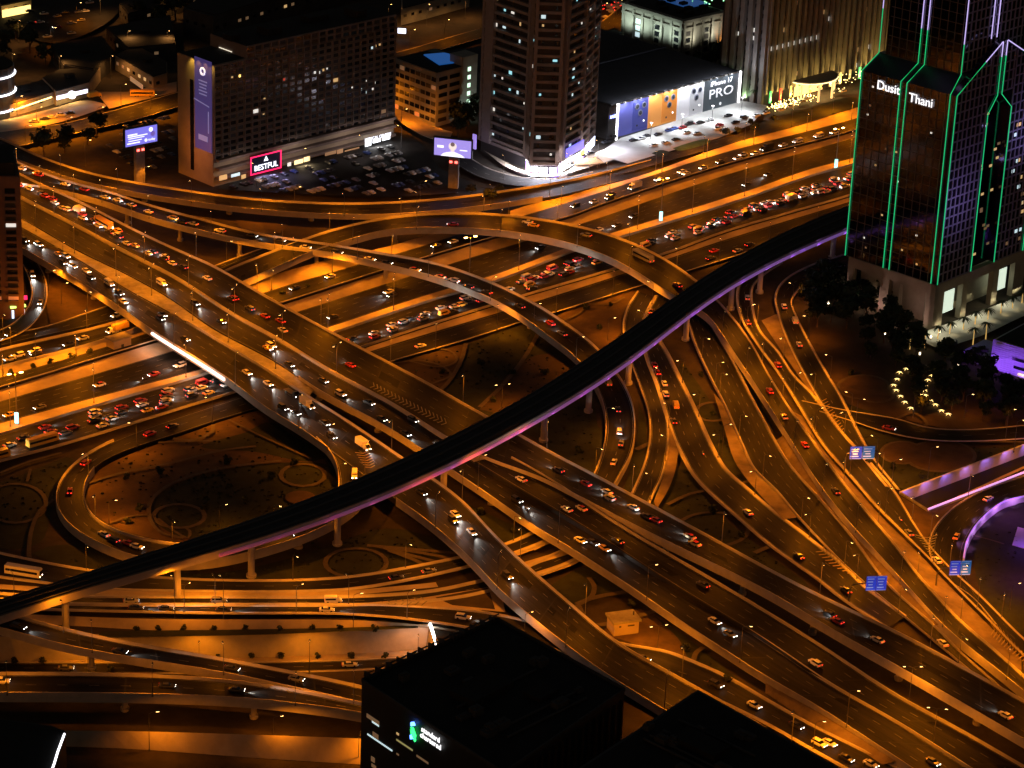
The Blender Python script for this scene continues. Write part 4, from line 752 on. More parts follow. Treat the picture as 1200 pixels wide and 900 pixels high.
def vehicle(p, ang, kind, col, phrase, group, lights='h', full=True, taxi=False, rank=True):
    K = KIND[kind]; body, glass, ex = kindmesh(kind, col); NCAR[0] += 1
    e = empty(K['nm'], tuple(p)); e.rotation_euler = (0, 0, ang)
    link(bpy.data.objects.new('body' if kind not in 'TKP' else {'T': 'cargo_box', 'K': 'tank', 'P': 'flatbed'}[kind], body), e)
    if glass: link(bpy.data.objects.new('windows', glass), e)
    if ex: link(bpy.data.objects.new('cab' if kind != 'm' else 'rider', ex), e)
    if taxi:
        if 'taxi' not in K: m_ = MB(); m_.add(*roofbox(-1.2, .45, .66, 1.44, 1.5)); K['taxi'] = m_.mesh('roof_panel', taxired)
        link(bpy.data.objects.new('roof_panel', K['taxi']), e)
    if full:
        for x, y in K['wheels']:
            for s in ((1, -1) if y else (1,)):
                w = link(bpy.data.objects.new('wheel', K['wm']), e); w.location = (x, s*y, K['r'])
    xf = K['L']/2-.04; 
    for front in (True, False):
        on = lights != 'off' and (front or True)
        if not full and not ((front and lights == 'h') or (not front and lights == 't')): continue
        for s in ((1, -1) if kind != 'm' else (0,)):
            w = link(bpy.data.objects.new('headlight' if front else 'tail_light', lampmesh(kind, front, on)), e)
            w.location = (xf if front else -xf, s*(K['W']/2-.36), K['hz'] if front else K['tz'])
    tag(e, phrase, K['cat'], group, rank=rank); return e
def desc(kind, col, taxi=False): return ('cream taxi with red roof' if taxi else PAINT[col][0]+' '+ORDS[kind])
BEAMS = [0]; SPOTS = {}
def traffic(key, where, group, lst, fwd=None, beam=0):
    """lst of 'x y kind+colour+light' tokens; direction: headlights or tail lights towards the camera"""
    r = ROADS[key]
    for tok in lst.split(','):
        t = tok.split(); x, y = float(t[0]), float(t[1]); kc = t[2]; kind, col, li = kc[0], kc[1], kc[2]
        i = int(np.argmin((r.px[:, 0]-x)**2+(r.px[:, 1]-y)**2)); z = r.C[i][2]
        p = W(x, y+1.5, z+.03); j = int(np.argmin(np.linalg.norm(r.C[:, :2]-p[:2], axis=1)))
        off = float((p-r.C[j])[:2]@r.X[j][:2]); lim = max(.3, r.w[j]/2-1.5); off = max(-lim, min(lim, off))
        p = r.C[j]+r.X[j]*off+r.T[j]*float((p-r.C[j])@r.T[j]); p[2] = np.interp(0, [0, 1], [r.C[j][2], 0])+.035
        for kk in (0, 1, -1, 2, -2, 3, -3, 4):      # keep vehicles from overlapping
            j2 = max(0, min(len(r.C)-1, j+kk*2)); q_ = r.C[j2]+r.X[j2]*off+(0 if kk else r.T[j]*float((p-r.C[j])@r.T[j]))
            if all(abs(float((q_[:2]-o_)@r.T[j2][:2])) > 5.6 or abs(float((q_[:2]-o_)@r.X[j2][:2])) > 1.9 for o_ in SPOTS.get(key, [])): break
        if kk: j = j2; p = np.array([q_[0], q_[1], r.C[j][2]+.035])
        T = r.T[j]; toward = T[1] < 0; SPOTS.setdefault(key, []).append(p[:2])
        if abs(T[1]) < .45: h = T if (T[0] > 0) == (fwd != 'left') else -T
        else: h = T if (li in 'h') == toward else -T
        if fwd == 'right': h = T if T[0] > 0 else -T
        taxi = kind == 'c' and col == 't'
        if kind == 'c' and not taxi and (int(x*7)+int(y*13)) % 10 < 3: kind = 'S'
        lit = li if abs(T[1]) >= .45 else 'h'
        vehicle(p, math.atan2(h[1], h[0])+random.uniform(-.02, .02), kind, col, desc(kind, col, taxi)+' '+where, group, lit, full=True, taxi=taxi)
        if beam and li == 'h' and random.random() < beam:
            K = KIND[kind]; q = p+h*(K['L']/2+.2)+np.array([0, 0, .75]); spot(q, 4200, (1, .96, .88), 62, .8, direction=(h[0], h[1], -.13), size=.15)
        elif li == 't' and key in ('near', 'f1', 'r2') and random.random() < .75:
            K = KIND[kind]; q = p+h*(K['L']/2+.15)+np.array([0, 0, .8]); spot(q, 2300, (1, .95, .88), 80, .8, direction=(h[0], h[1], -.2), size=.15)
G1 = 'vehicles in the flyover traffic'; G2 = 'vehicles on the ramps'; G3 = 'vehicles jammed on the wide highway'; G4 = 'vehicles on the service and slip roads'
traffic('f1', 'in the queue on the uppermost straight flyover', G1, '27 215 crt,35 222 cwt,45 220 cbt,60 227 crt,51 231 crt,54 239 cwt,59 244 cst,66 246 cwt,81 236 Twt,81 256 cwt,95 252 crt,105 252 crt,93 261 cbt,101 265 cwt,126 264 Byt,114 272 cbt,134 274 cwt,145 272 cyt,124 278 cbt,129 284 cwt,142 288 cyt,161 282 cbt,157 296 cwt,174 296 cbt,197 300 cwt,196 307 cwt,215 312 cbt,242 327 cwt,265 349 crt,252 350 cbt,296 371 crt,331 376 crt,401 427 crt,281 361 cbt,308 386 cst')
traffic('f1', 'on the flyover right of the viaduct', G1, '651 553 cbt,662 557 crt,710 584 cst,722 578 cwt,733 585 cwt,755 607 cbt,770 611 crt,815 630 ctt,810 636 ctt,1020 752 cwt,967 722 cbt,975 726 crt,1169 835 cwt')
traffic('r2', 'on the curved flyover ramp', G2, '24 182 cwt,27 189 crt,43 197 cwt,62 204 crt,68 202 cyt,87 215 cwt,106 222 crt,122 230 cst,135 236 cwt,152 241 cwt,172 247 cwt,199 256 cyt,207 260 cbt,221 263 cst,254 270 Swt,296 277 cbt,329 282 cbt,355 290 cwt,392 296 cbt,431 304 cwt,451 309 cbt,485 316 ctt,512 325 ctt,516 323 cwt,546 336 cbt,570 342 cbt,609 359 cbt,645 379 crt,659 391 cgt')
traffic('r2', 'on the curved ramp below the viaduct', G2, '712 449 Vyt,724 480 cbt,726 506 cwt,727 519 cst,718 541 cwt')
traffic('f2', 'with headlights on the middle straight flyover', G1, '182 332 Vwh,222 356 cbh,257 376 cbh,311 407 cyh,321 405 cwh,334 425 cbh,377 446 cbh,397 461 cwh,434 472 cbh,444 490 cbh,474 507 cbh,515 522 cbh,489 493 cbh', beam=.5)
traffic('f2', 'on the flyover below the viaduct', G1, '606 586 cbh,617 596 mwh,679 634 cwh,694 635 cbh,706 642 cyh,839 725 cwh,836 731 cgh,1088 894 cgh', beam=.5)
traffic('f3', 'on the nearest flyover carriageway', G1, '30 280 cbh,50 287 cwh,74 294 csh,77 299 cyh,69 307 cbh,86 312 cgh,116 317 cwh,110 324 cbh,139 334 Vwh,144 344 cbh,137 352 cwh,189 374 cbh,199 371 cbh,209 397 cbh,292 437 cwh,325 450 cwh,325 475 cbh,340 482 cbh,355 464 Pbh,367 478 Twh,369 487 cbh,380 510 cbh,400 504 Twh,437 556 cwh', beam=.55)
traffic('f3', 'on the nearest flyover below the viaduct', G1, '492 578 cbh,527 609 Sbh,537 605 cwh,556 625 cwh,590 674 cbh', beam=1)
traffic('gb', 'on the middle carriageway by the bright barrier', G1, '611 562 cwt,666 597 cwt,681 595 ctt,724 636 cbt,822 685 cbt,954 781 cwt')
traffic('far', 'on the empty far highway carriageway', G4, '120 451 cth,165 449 mbh,175 444 crh,194 434 cwh,26 487 cyh,404 372 cbh,451 342 cwh,469 347 cbh,639 290 cbh,719 271 cwh,750 254 cbh,747 266 cbh,896 217 cbh,912 205 cbh,60 476 cgh', beam=.4)
traffic('near', 'in the highway jam left of the flyovers', G3, '21 512 cbt,14 522 cwt,13 528 cwt,10 536 Byt,59 507 crt,62 517 Byt,40 521 cwt,86 500 crt,86 507 cbt,102 487 cwt,119 497 cwt,112 505 cwt,134 478 crt,131 486 cbt,184 462 crt,197 467 cbt,166 475 cwt,186 476 cwt,207 476 crt,169 487 cyt,215 455 cbt,235 454 cyt,234 463 cwt,241 467 cyt,245 445 cbt,258 449 cwt,271 456 Vyt,37 500 crt,95 496 cbt,150 482 cst,222 466 cgt,30 529 cst')
traffic('near', 'in the highway jam between the two flyovers', G3, '512 360 cwt,536 359 cbt,552 352 cbt,564 355 cwt,544 364 cyt,550 370 Vyt,476 372 cbt,492 374 cwt,517 375 cgt,464 382 cwt,477 385 cwt,491 389 cgt,454 392 cwt,467 395 crt,422 402 cbt,442 401 cwt,435 391 cbt,523 366 cbt,500 383 cbt,481 378 cst,533 370 crt')
traffic('near', 'in the highway jam left of the arching flyover', G3, '605 330 cwt,610 340 cwt,615 347 cbt,629 327 cwt,635 320 cwt,647 321 cwt,647 336 Vyt,666 310 cbt,679 316 cwt,681 326 crt,689 301 cbt,703 299 cwt,707 314 cyt,716 316 Vyt,714 306 cbt,690 324 cbt,666 340 cbt,622 336 crt,655 329 cst,697 308 cgt,661 318 crt,596 345 cgt')
traffic('near', 'in the highway jam right of the arching flyover', G3, '777 272 cwt,782 276 cwt,756 281 cbt,766 289 Vyt,785 281 cbt,794 285 cwt,777 295 cbt,800 264 crt,817 265 cbt,824 267 cwt,820 275 Vyt,819 284 cwt,829 255 cbt,847 249 cbt,856 250 crt,850 259 cbt,851 265 cwt,844 272 cbt,862 267 crt,874 241 cbt,879 245 cwt,885 252 Twt,896 232 cbt,899 237 cwt,912 227 cbt,920 230 cbt,910 241 cwt,920 244 cwt,922 249 cbt,901 254 cbt,944 217 cwt,937 225 cwt,936 231 cwt,959 225 cbt,957 231 cwt,955 236 cwt,965 211 cbt,965 217 cbt,987 209 cwt,985 215 crt,985 222 cwt,977 230 cwt,993 202 cbt,762 284 cst,806 272 crt,835 262 cgt,868 255 crt,889 244 cst,905 233 cgt,930 238 crt,950 226 crt,790 277 crt,812 280 cgt,840 254 cwt')
def filler(key, x0, x1, n, where, group):
    r = ROADS[key]; RF = random.Random(int(x0)); out = []; t = 0
    while len(out) < n and t < 600:
        t += 1; i = RF.randrange(len(r.C)); 
        if not x0 < r.px[i][0] < x1: continue
        f = (RF.randrange(5)+.5)/5; q = r.A[i]+(r.B[i]-r.A[i])*(.04+.92*f)
        if any(np.hypot(*((q[:2]-o)*1.0)) < 6.3 for o in SPOTS[key]): continue
        SPOTS[key].append(q[:2]); a = PX(q+np.array([0, 0, .03])); out.append('%.1f %.1f %s%st' % (a[0], a[1]-1.5, RF.choice('SSSSV'), RF.choice('wwwbbsgr')))
    if out: traffic(key, where, group, ','.join(out))
filler('near', 0, 285, 14, 'in the highway jam left of the flyovers', G3); filler('near', 440, 570, 9, 'in the highway jam between the two flyovers', G3)
filler('near', 592, 722, 12, 'in the highway jam left of the arching flyover', G3); filler('near', 752, 1000, 26, 'in the highway jam right of the arching flyover', G3)
traffic('nf', 'on the slip road beside the jam', G4, '837 295 crt,849 303 cbt,875 292 cbt,992 242 cwt,501 406 cwt,866 299 cst')
traffic('e0', 'on the forked road of brake lights', G4, '761 364 crt,761 427 crt,754 436 crt,774 439 cwt,777 461 cwt,792 475 Vyt,787 492 cbt,824 532 mwt,875 600 cwt,935 651 cbt,989 691 cbt')
traffic('s1', 'on the service road beside the highway bank', G4, '751 220 Twh,724 231 cbh,704 232 cbh,780 211 cwh,807 202 cwh,807 208 cwh,829 201 cwh,845 194 cbh,856 195 cwh,869 185 cwh,890 185 cwh,910 175 Tbh,929 170 cwh,949 167 Vwh,972 160 Vwh,990 155 cwh,674 241 cbh,690 241 cwh,510 288 cgh,530 282 cwh,342 337 cbh,386 325 cwh')
traffic('r3', 'on the left frontage road by the beige kiosk', G4, '44 411 cwh,51 414 cbh,20 421 cwh,5 422 cwh,90 405 cbh,97 396 cwh,117 393 Kyh,141 387 cwh', beam=.3)
traffic('r3', 'on the top of the arching flyover', G2, '535 263 crt,625 264 cyt,618 260 cwt,689 276 cgt,760 303 Bgt,793 333 crt', fwd='left')
traffic('r3', 'on the lower arm of the arching flyover', G2, '899 459 crt,916 487 ctt,937 522 crt,972 575 cbt')
traffic('outer', 'on the outer road by the sandy plaza', G4, '137 369 cwh')
traffic('e3', 'on the long slip road left of the park', G4, '876 377 crt,907 427 crt,1057 622 cgt,1050 608 mwt,1085 657 cwt,883 350 cwt')
traffic('e4', 'on the curved hotel slip road', G4, '920 360 cwt,939 374 Vwt,939 404 cwt')
traffic('e5', 'on the curved road with the violet parapet', G4, '1164 586 cwt,1131 627 cyt')
traffic('e7', 'on the dim drive behind the park', G4, '1035 501 crt')
traffic('e1', 'on the broad dark road below the viaduct', G4, '1096 758 cwt')
traffic('loop', 'on the loop ramp', G2, '414 557 Vwh,132 632 cbt,139 634 cst,160 641 cwt,167 643 crt,347 627 cbh,79 575 crt,105 542 crt,175 509 crt,182 508 cbt')
traffic('b1', 'on the narrow ground road at lower left', G4, '19 672 Bwh,464 680 cbh,505 674 cgh', fwd='right')
traffic('b2b', 'on the ground road above the planter wall', G4, '161 717 cbh,197 718 cbh,267 718 cbh,390 719 cwh,543 727 cwh', fwd='right', beam=.8)
traffic('b2', 'on the inner ground road under the viaduct', G4, '390 709 Vwt,152 708 csh,255 709 cgh', fwd='right')
traffic('b2b', 'on the road behind the dark office block', G4, '755 772 cbh,839 803 cbh,884 827 cwh,934 849 cbh,971 870 cwh,960 877 cwh,995 893 cbh,1021 893 cwh')
traffic('b3', 'on the descending ramp at lower left', G2, '16 736 cbh,137 763 cbh,269 785 cbh,348 797 cgh', fwd='right', beam=.6)
traffic('b4', 'on the lowest ramp at bottom left', G2, '2 799 cwh,196 804 cbh,277 809 cbh', fwd='right', beam=.6)
traffic('u1', 'on the sunken underpass road', G4, '77 783 cgh,410 779 cwh', fwd='right')
# ------------------------------------------------------------------ buildings
V3 = lambda *a: np.array(a, float)
def dirv(deg): return V3(math.cos(math.radians(deg)), math.sin(math.radians(deg)), 0)
def onplane(px, py, O, e):
    n = V3(-e[1], e[0], 0); d = FW*FPX+RT*(px-600)+UP*(450-py); t = ((O-EYE)@n)/(d@n); return EYE+t*d
def thing(name, phrase, cat, loc=None, group=None):
    return tag(empty(name, tuple(loc) if loc is not None else (0, 0, 0)), phrase, cat, group, rank=False)
def adopt(root):   # root empties stand at the origin of their thing while the parts were built in world space
    return root
def put(mb, name, m, root): 
    o = mb.build(name, m, root); o.matrix_parent_inverse = Matrix.Translation(root.location).inverted(); return o
def panes(root, quads, name='window', limit=100):
    """quads: (centre, half e1, half up, normal, material); lit panes and the nearest become parts of their own, the rest one part"""
    quads = [q if q[4] is not paneg else (*q[:4], random.choice((paneg, paneg, paneg, blind1, blind2))) for q in quads]
    quads = sorted(quads, key=lambda q: (q[4] in UNLIT, random.random())); rest = MB(); cache = {}
    for i, (c, a, u, n, m) in enumerate(quads):
        if i < limit:
            key = (tuple(np.round(a, 3)), tuple(np.round(u, 3)), m.name)
            if key not in cache: b = MB(); b.box((0, 0, 0), 2*a, 2*u, n*.12); cache[key] = b.mesh(name, m)
            o = link(bpy.data.objects.new(name, cache[key]), root); o.matrix_parent_inverse = Matrix.Translation(root.location).inverted(); o.location = tuple(c)
        else: rest.box(c, 2*a, 2*u, n*.12, UNLIT.index(m) if m in UNLIT else 0)
    if rest.f: o = put(rest, name, list(UNLIT), root); o['kind'] = 'stuff'
def txt(root, s, c, e, up, size, m, ext=.1, name='lettering', xal='CENTER', shear=0.0, sx=1.0):
    cu = bpy.data.curves.new(name, 'FONT'); cu.body = s; cu.size = size; cu.extrude = ext; cu.align_x = xal; cu.align_y = 'CENTER'; cu.shear = shear; cu.materials.append(m)
    o = link(bpy.data.objects.new(name, cu), root); e = Vector(e).normalized(); up = Vector(up).normalized(); n = e.cross(up)
    R = Matrix((e, up, n)).transposed().to_4x4(); R = R @ Matrix.Diagonal((sx, 1, 1, 1)); R.translation = Vector(c); o.matrix_parent_inverse = Matrix.Translation(root.location).inverted(); o.matrix_basis = R
    o.data.resolution_u = 3; bpy.context.view_layer.update()
    me = bpy.data.meshes.new_from_object(o.evaluated_get(bpy.context.evaluated_depsgraph_get())); me.name = name
    o2 = link(bpy.data.objects.new(name, me), root); o2.matrix_parent_inverse = o.matrix_parent_inverse.copy(); o2.matrix_basis = R
    bpy.data.objects.remove(o); me.materials.clear(); me.materials.append(m); return o2
Z = V3(0, 0, 1)
def facade(root, O, e, n, a0, a1, z0, z1, nc, nr, fw, sh, dep, m, lit=.05, litm=None, wfrac=.8, hfrac=.7, name='facade_grid', quads=None):
    """piers and spandrels standing proud of the wall, panes between; n points outward"""
    mb = MB(); dx = (a1-a0)/nc; dz = (z1-z0)/nr
    for i in range(nc+1): mb.box(O+e*(a0+i*dx)+n*dep/2+Z*(z0+z1)/2, e*fw, n*dep, Z*(z1-z0))
    for j in range(nr+1): mb.box(O+e*(a0+a1)/2+n*(dep/2-.04)+Z*(z0+j*dz), e*(a1-a0), n*(dep-.08), Z*sh)
    put(mb, name, m, root); q = quads if quads is not None else []
    for i in range(nc):
        for j in range(nr):
            mm = random.choice(litm or [win_warm, win_cool, win_white, win_dim, win_dim]) if random.random() < lit else paneg
            q.append((O+e*(a0+(i+.5)*dx)+n*.1+Z*(z0+(j+.5)*dz), e*(dx-fw)*wfrac/2, Z*(dz-sh)*hfrac/2, n, mm))
    return q
# --- slab block with the tall banner
brown = mat('brown_concrete', (.24, .185, .16), .9, noise=.12, scale=.3); beige = mat('beige_render', (.42, .34, .24), .9, noise=.1, scale=.2)
e1, e2 = dirv(45), dirv(135); O = W(250, 219, 0); h = hsolve(O, 77); root = thing('slab_building', 'long brown slab building with window grid, tall banner on its blank end', 'building', O)
L1 = 107.0; L2 = 10.0
while PX(O+e2*L2+Z*h)[0] > 208: L2 += .5
mb = MB(); mb.prism([O, O+e1*L1, O+e1*L1+e2*L2, O+e2*L2], 0, h); put(mb, 'wall', beige, root)
a_up = float((onplane(288, 100, O, e1)-O)@e1)
mb = MB(); mb.prism([O+e1*a_up, O+e1*L1, O+e1*L1+e2*L2, O+e1*a_up+e2*L2], h+.01, h+5.5); q_ = put(mb, 'attic', brown, root)
mb = MB(); mb.prism([O+e1*(a_up+.5)+e2*.5, O+e1*(L1-.5)+e2*.5, O+e1*(L1-.5)+e2*(L2-.5), O+e1*(a_up+.5)+e2*(L2-.5)], h+5.52, h+5.7); mb.prism([O+e1*.6+e2*.6, O+e1*(a_up-.3)+e2*.6, O+e1*(a_up-.3)+e2*(L2-.6), O+e1*.6+e2*(L2-.6)], h+.05, h+.2)
for a, b, w_, d_, hh in ((40, 10, 8, 8, 3), (70, 14, 12, 6, 2.6), (90, 9, 6, 9, 3.4), (20, 12, 5, 6, 2.5)): mb.box(O+e1*a+e2*b+Z*(h+5.7+hh/2), e1*w_, e2*d_, Z*hh)
put(mb, 'roof', rooff, root)
mb = MB(); mb.box(O+e1*(a_up-.4)+e2*(L2*.55)+Z*(h+.9), e1*.2, e2*9, Z*.25); put(mb, 'roof_light', glow('pale_strip', (1, .9, .7), 1.2), root)
qs = facade(root, O, e1, -e2, .6, L1-.4, 11.5, h-.3, 25, 15, .55, .6, .8, brown, lit=.012)
facade(root, O, e1, -e2, a_up, L1-.4, h-.29, h+5.3, 19, 2, .55, .55, .8, brown, lit=.02, name='facade_grid', quads=qs)
for (px, py, mm) in ((445, 52, win_warm), (440, 54, win_warm), (436, 56, win_cool), (430, 95, win_white), (437, 104, win_white), (430, 108, win_cool), (413, 102, win_white), (423, 105, win_cool), (439, 97, win_white), (379, 82, win_warm), (374, 85, win_white), (369, 85, win_white), (383, 80, win_white), (310, 116, win_warm), (309, 133, win_warm), (333, 93, glow('red_window', (1, .1, .05), .5)), (281, 89, glow('amber_window', (1, .65, .15), 2.5)), (272, 90, win_warm), (262, 188, win_warm), (270, 186, win_warm), (278, 184, win_warm), (285, 182, win_warm)):
    qs.append((onplane(px, py, O-e2*.25, e1), e1*.5, Z*.55, -e2, mm))
panes(root, qs)
mb = MB()
for j, z in enumerate((.0, 4.2, 8.2)): mb.box(O+e1*L1/2-e2*1.4+Z*(z+4.0), e1*(L1-2), e2*2.8, Z*1.1)
put(mb, 'podium', brown, root)
lit_y = glow('yellow_shop_light', (1, .72, .35), 1.7); lit_w = glow('white_shop_light', (.9, .95, 1), 2.6)
for x0, y0, x1, y1, mm in ((257, 204, 266, 212, win_warm), (271, 202, 281, 208, win_cool), (283, 204, 288, 212, win_warm), (345, 186, 355, 194, lit_y), (356, 183, 363, 190, lit_y), (337, 190, 341, 195, win_white), (404, 172, 421, 178, win_dim), (428, 162, 435, 172, lit_w), (437, 162, 446, 168, lit_w), (448, 158, 457, 165, lit_w), (381, 176, 394, 183, win_dim), (395, 174, 402, 182, win_dim)):
    p, q = onplane(x0, y1, O-e2*2.9, e1), onplane(x1, y0, O-e2*2.9, e1); c = (p+q)/2; w_ = abs((q-p)@e1); hh = abs(q[2]-p[2]); mb = MB(); mb.box(c, e1*w_, e2*.2, Z*hh); put(mb, 'shop_window', mm, root)
# red framed sign
Os = O-e2*3.2; p, q = onplane(293.5, 199, Os, e1), onplane(328.5, 182, Os, e1); c = (p+q)/2; w_ = abs((q-p)@e1); hh = 8.0; e_s = dirv(45)
sg = thing('shop_sign', 'dark shop sign framed in red neon on the slab building', 'sign', c)
mb = MB(); mb.box(c, e1*w_, e2*.5, Z*hh); put(mb, 'panel', mat('navy_panel', (.02, .02, .06), .4), sg)
mb = MB()
for s in (1, -1): mb.box(c-e2*.4+Z*s*hh/2, e1*(w_+.6), e2*.3, Z*.5); mb.box(c-e2*.4+e1*s*w_/2, e1*.5, e2*.3, Z*hh)
put(mb, 'neon_frame', glow('red_neon', (1, .02, .12), 1.8), sg)
txt(sg, 'BESTFUL', c-e2*.5-Z*1.6, e1, Z, 3.6, glow('sign_white', (.85, .88, 1), 2)); mb = MB(); k = c-e2*.5+Z*2.0
mb.add([k-e1*1.3-Z*1.0-e2*.0, k+e1*1.3-Z*1.0, k+Z*1.4, k-e1*.1], [(0, 1, 2)]); put(mb, 'emblem', glow('sign_white', (.85, .88, 1), 5), sg)
sg2 = thing('shop_sign', 'white lit shop letters at the far end of the slab building', 'sign', onplane(440, 160, Os, e1))
txt(sg2, 'MEDICAL CENTRE', onplane(443, 160.5, Os, e1), e1, Z, 2.0, glow('sign_white', (.85, .88, 1), 5))
area(c-e2*5-Z*2, 1500, (.55, .5, 1), w_, 4, (-e2-Z*.9)); area(onplane(440, 166, Os, e1)-e2*3, 900, (.95, .92, .9), 14, 3, (-e2-Z*.6)); area(onplane(352, 190, Os, e1)-e2*3, 700, (1, .75, .4), 10, 3, (-e2-Z*.6))
# printed banner on the blank end, its lighting put into emission
Ob = O-e1*.35; cs = [onplane(x, y, Ob, e2) for x, y in ((229, 66), (248, 80), (248, 178), (229, 172))]
b0 = min((p-O)@e2 for p in cs); b1 = max((p-O)@e2 for p in cs); zt = cs[0][2]; zb = cs[3][2]
bn = thing('banner', 'tall violet banner with ring emblem hung on the slab building end', 'banner', O-e1*.5+e2*(b0+b1)/2+Z*zb)
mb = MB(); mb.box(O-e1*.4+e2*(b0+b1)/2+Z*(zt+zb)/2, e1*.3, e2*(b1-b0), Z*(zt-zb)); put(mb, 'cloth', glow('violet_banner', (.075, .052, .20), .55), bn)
bw_ = b1-b0; fb = O-e1*.62+e2*(b0+b1)/2
mb = MB(); mb.tube([fb+Z*(zt-5.5)+V3(0, 0, 0)+e2*(1.5*math.cos(t))+Z*(1.5*math.sin(t)) for t in np.linspace(0, 2*math.pi, 18)], .5, 5); put(mb, 'emblem', glow('banner_print', (.8, .78, 1), .8), bn)
mb = MB()
for k in range(5): mb.box(fb+Z*(zt-10-k*1.5), e1*.1, e2*bw_*(.5-.05*(k % 3)), Z*.55)
mb.box(fb+Z*(zt-20)+e2*1, e1*.1, e2*bw_*.9+Z*1.5, Z*.5); mb.box(fb+Z*(zt-28)-e2*bw_*.32, e1*.1, e2*.6+Z*.0, Z*10); mb.box(fb+Z*(zt-36), e1*.1, e2*bw_*.55, Z*2.5)
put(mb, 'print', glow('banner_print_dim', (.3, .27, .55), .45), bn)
mb = MB(); mb.box(O-e1*.2+e2*(b1+2.5)+Z*h*.45, e1*.3, e2*2.2, Z*h*.75); put(mb, 'dark_strip', glassd, root)
for k in range(4): spot(O-e1*3.2+e2*(b0-1+(bw_+3)*k/3)+Z*(h+1.0), 1500, (1, .62, .1), 80, .8, direction=tuple(e1*.75-Z))
spot(O-e1*16+e2*10+Z*14, 5200, SODIUM, 120, .8, direction=tuple(e1+Z*.25))
# --- corner tower with balconies
pinkc = mat('pink_concrete', (.30, .255, .245), .9, noise=.1, scale=.3)
fp = [W(x, y, 0) for x, y in ((563, 177), (617, 198), (621, 206), (652, 207), (656, 201), (677, 189), (693, 171))]
fp += [fp[-1]+V3(-30, 30, 0), fp[0]+V3(12, 34, 0)]; root = thing('tower', 'tall pinkish residential tower with balcony bands and bright shop at its foot', 'building', fp[3]); HT = 128.0
mb = MB(); mb.prism(fp, 0, HT); put(mb, 'core', mat('tower_dark', (.035, .03, .032), .6), root)
mb = MB(); cen = sum(fp)/len(fp); fl = 4.0; qs = []
for i in range(6):
    a, b = fp[i], fp[i+1]; d = b-a; L = np.linalg.norm(d); e = d/L; n = V3(e[1], -e[0], 0)
    bal = MB(); solid = L < 14
    for j in range(2, 32):
        z = j*fl; pr = 1.5 if i in (0, 4, 5) else (.8 if i == 2 else .3)
        bal.box((a+b)/2+n*pr/2+Z*(z+.55), e*(L+.2), n*pr, Z*1.35)
    for t in (0.02, .98) if i in (0, 2, 4, 5) else (.5,): bal.box(a+d*t+n*.5+Z*(HT/2+3), e*1.5, n*2.2, Z*(HT-6))
    if i == 0: bal.box(a+d*.16+n*.7+Z*(HT/2+3), e*5.5, n*2.6, Z*(HT-6))
    if i == 5: bal.box(a+d*.5+n*.8+Z*(HT/2+3), e*1.2, n*2.2, Z*(HT-6))
    put(bal, 'balcony_band' if i != 2 else 'bay', pinkc, root)
    ncol = max(1, int(L/5.0))
    for j in range(2, 24):
        for k in range(ncol):
            r_ = random.random(); mm = paneg
            if r_ < .19: mm = random.choice([win_cool, win_cool, win_white, win_warm, glow('teal_window', (.4, .9, 1), .9)])
            qs.append((a+d*((k+.5)/ncol)+n*.12+Z*(j*fl+2.5), e*random.choice((.45, .6, 1.0)), Z*random.choice((.5, .8)), n, mm))
panes(root, qs)
mb = MB(); up_ = [p+(p-cen)*.06 for p in fp]; mb.prism(up_, 5.6, 7.0); put(mb, 'canopy', pinkc, root)
shopm = [glow('cold_shop', (.72, .78, 1), 3.2), glow('violet_shop', (.45, .3, 1), 1.8), glow('white_shop', (1, .97, .92), 3.8)]
for i in range(1, 6):
    a, b = up_[i], up_[i+1]; d = b-a; L = np.linalg.norm(d); e = d/L; n = V3(e[1], -e[0], 0); k = max(1, int(L/4))
    for s in range(k):
        c = a+d*((s+.5)/k); mb = MB(); mb.box(c+n*.1+Z*2.6, e*(L/k*.8), n*.25, Z*4.4); put(mb, 'shop_window', random.choice(shopm), root)
    area((a+b)/2+n*1.2+Z*6.4, 14000, (.86, .85, 1), L, 1.6, tuple(n*.55-Z))
mb = MB(); c = (up_[4]+up_[5])/2+V3(1.5, -1.5, 0); e = (up_[5]-up_[4]); L = np.linalg.norm(e); e = e/L
mb.box(c+Z*9.5, e*L*.9, V3(e[1], -e[0], 0)*.5, Z*4); sq = put(mb, 'sign_band', glow('blue_sign_band', (.18, .16, .85), 1.1), root)
sg = thing('neon_sign', 'yellow lit sign over the corner tower shop', 'sign', W(683, 176, 6)); c = W(684, 178, 8); mb = MB(); mb.box(c, dirv(64)*7, dirv(154)*.5, Z*1.8); put(mb, 'sign_board', glow('yellow_sign', (1, .8, .15), 2.2), sg)
sg = thing('wall_sign', 'upright violet lit sign at the left foot of the corner tower', 'sign', W(560, 180, 0)); c = W(556, 166, 8); mb = MB(); mb.box(c, dirv(133)*2.2, dirv(43)*.6, Z*7); put(mb, 'sign_board', glow('violet_sign', (.4, .28, .9), .8), sg)
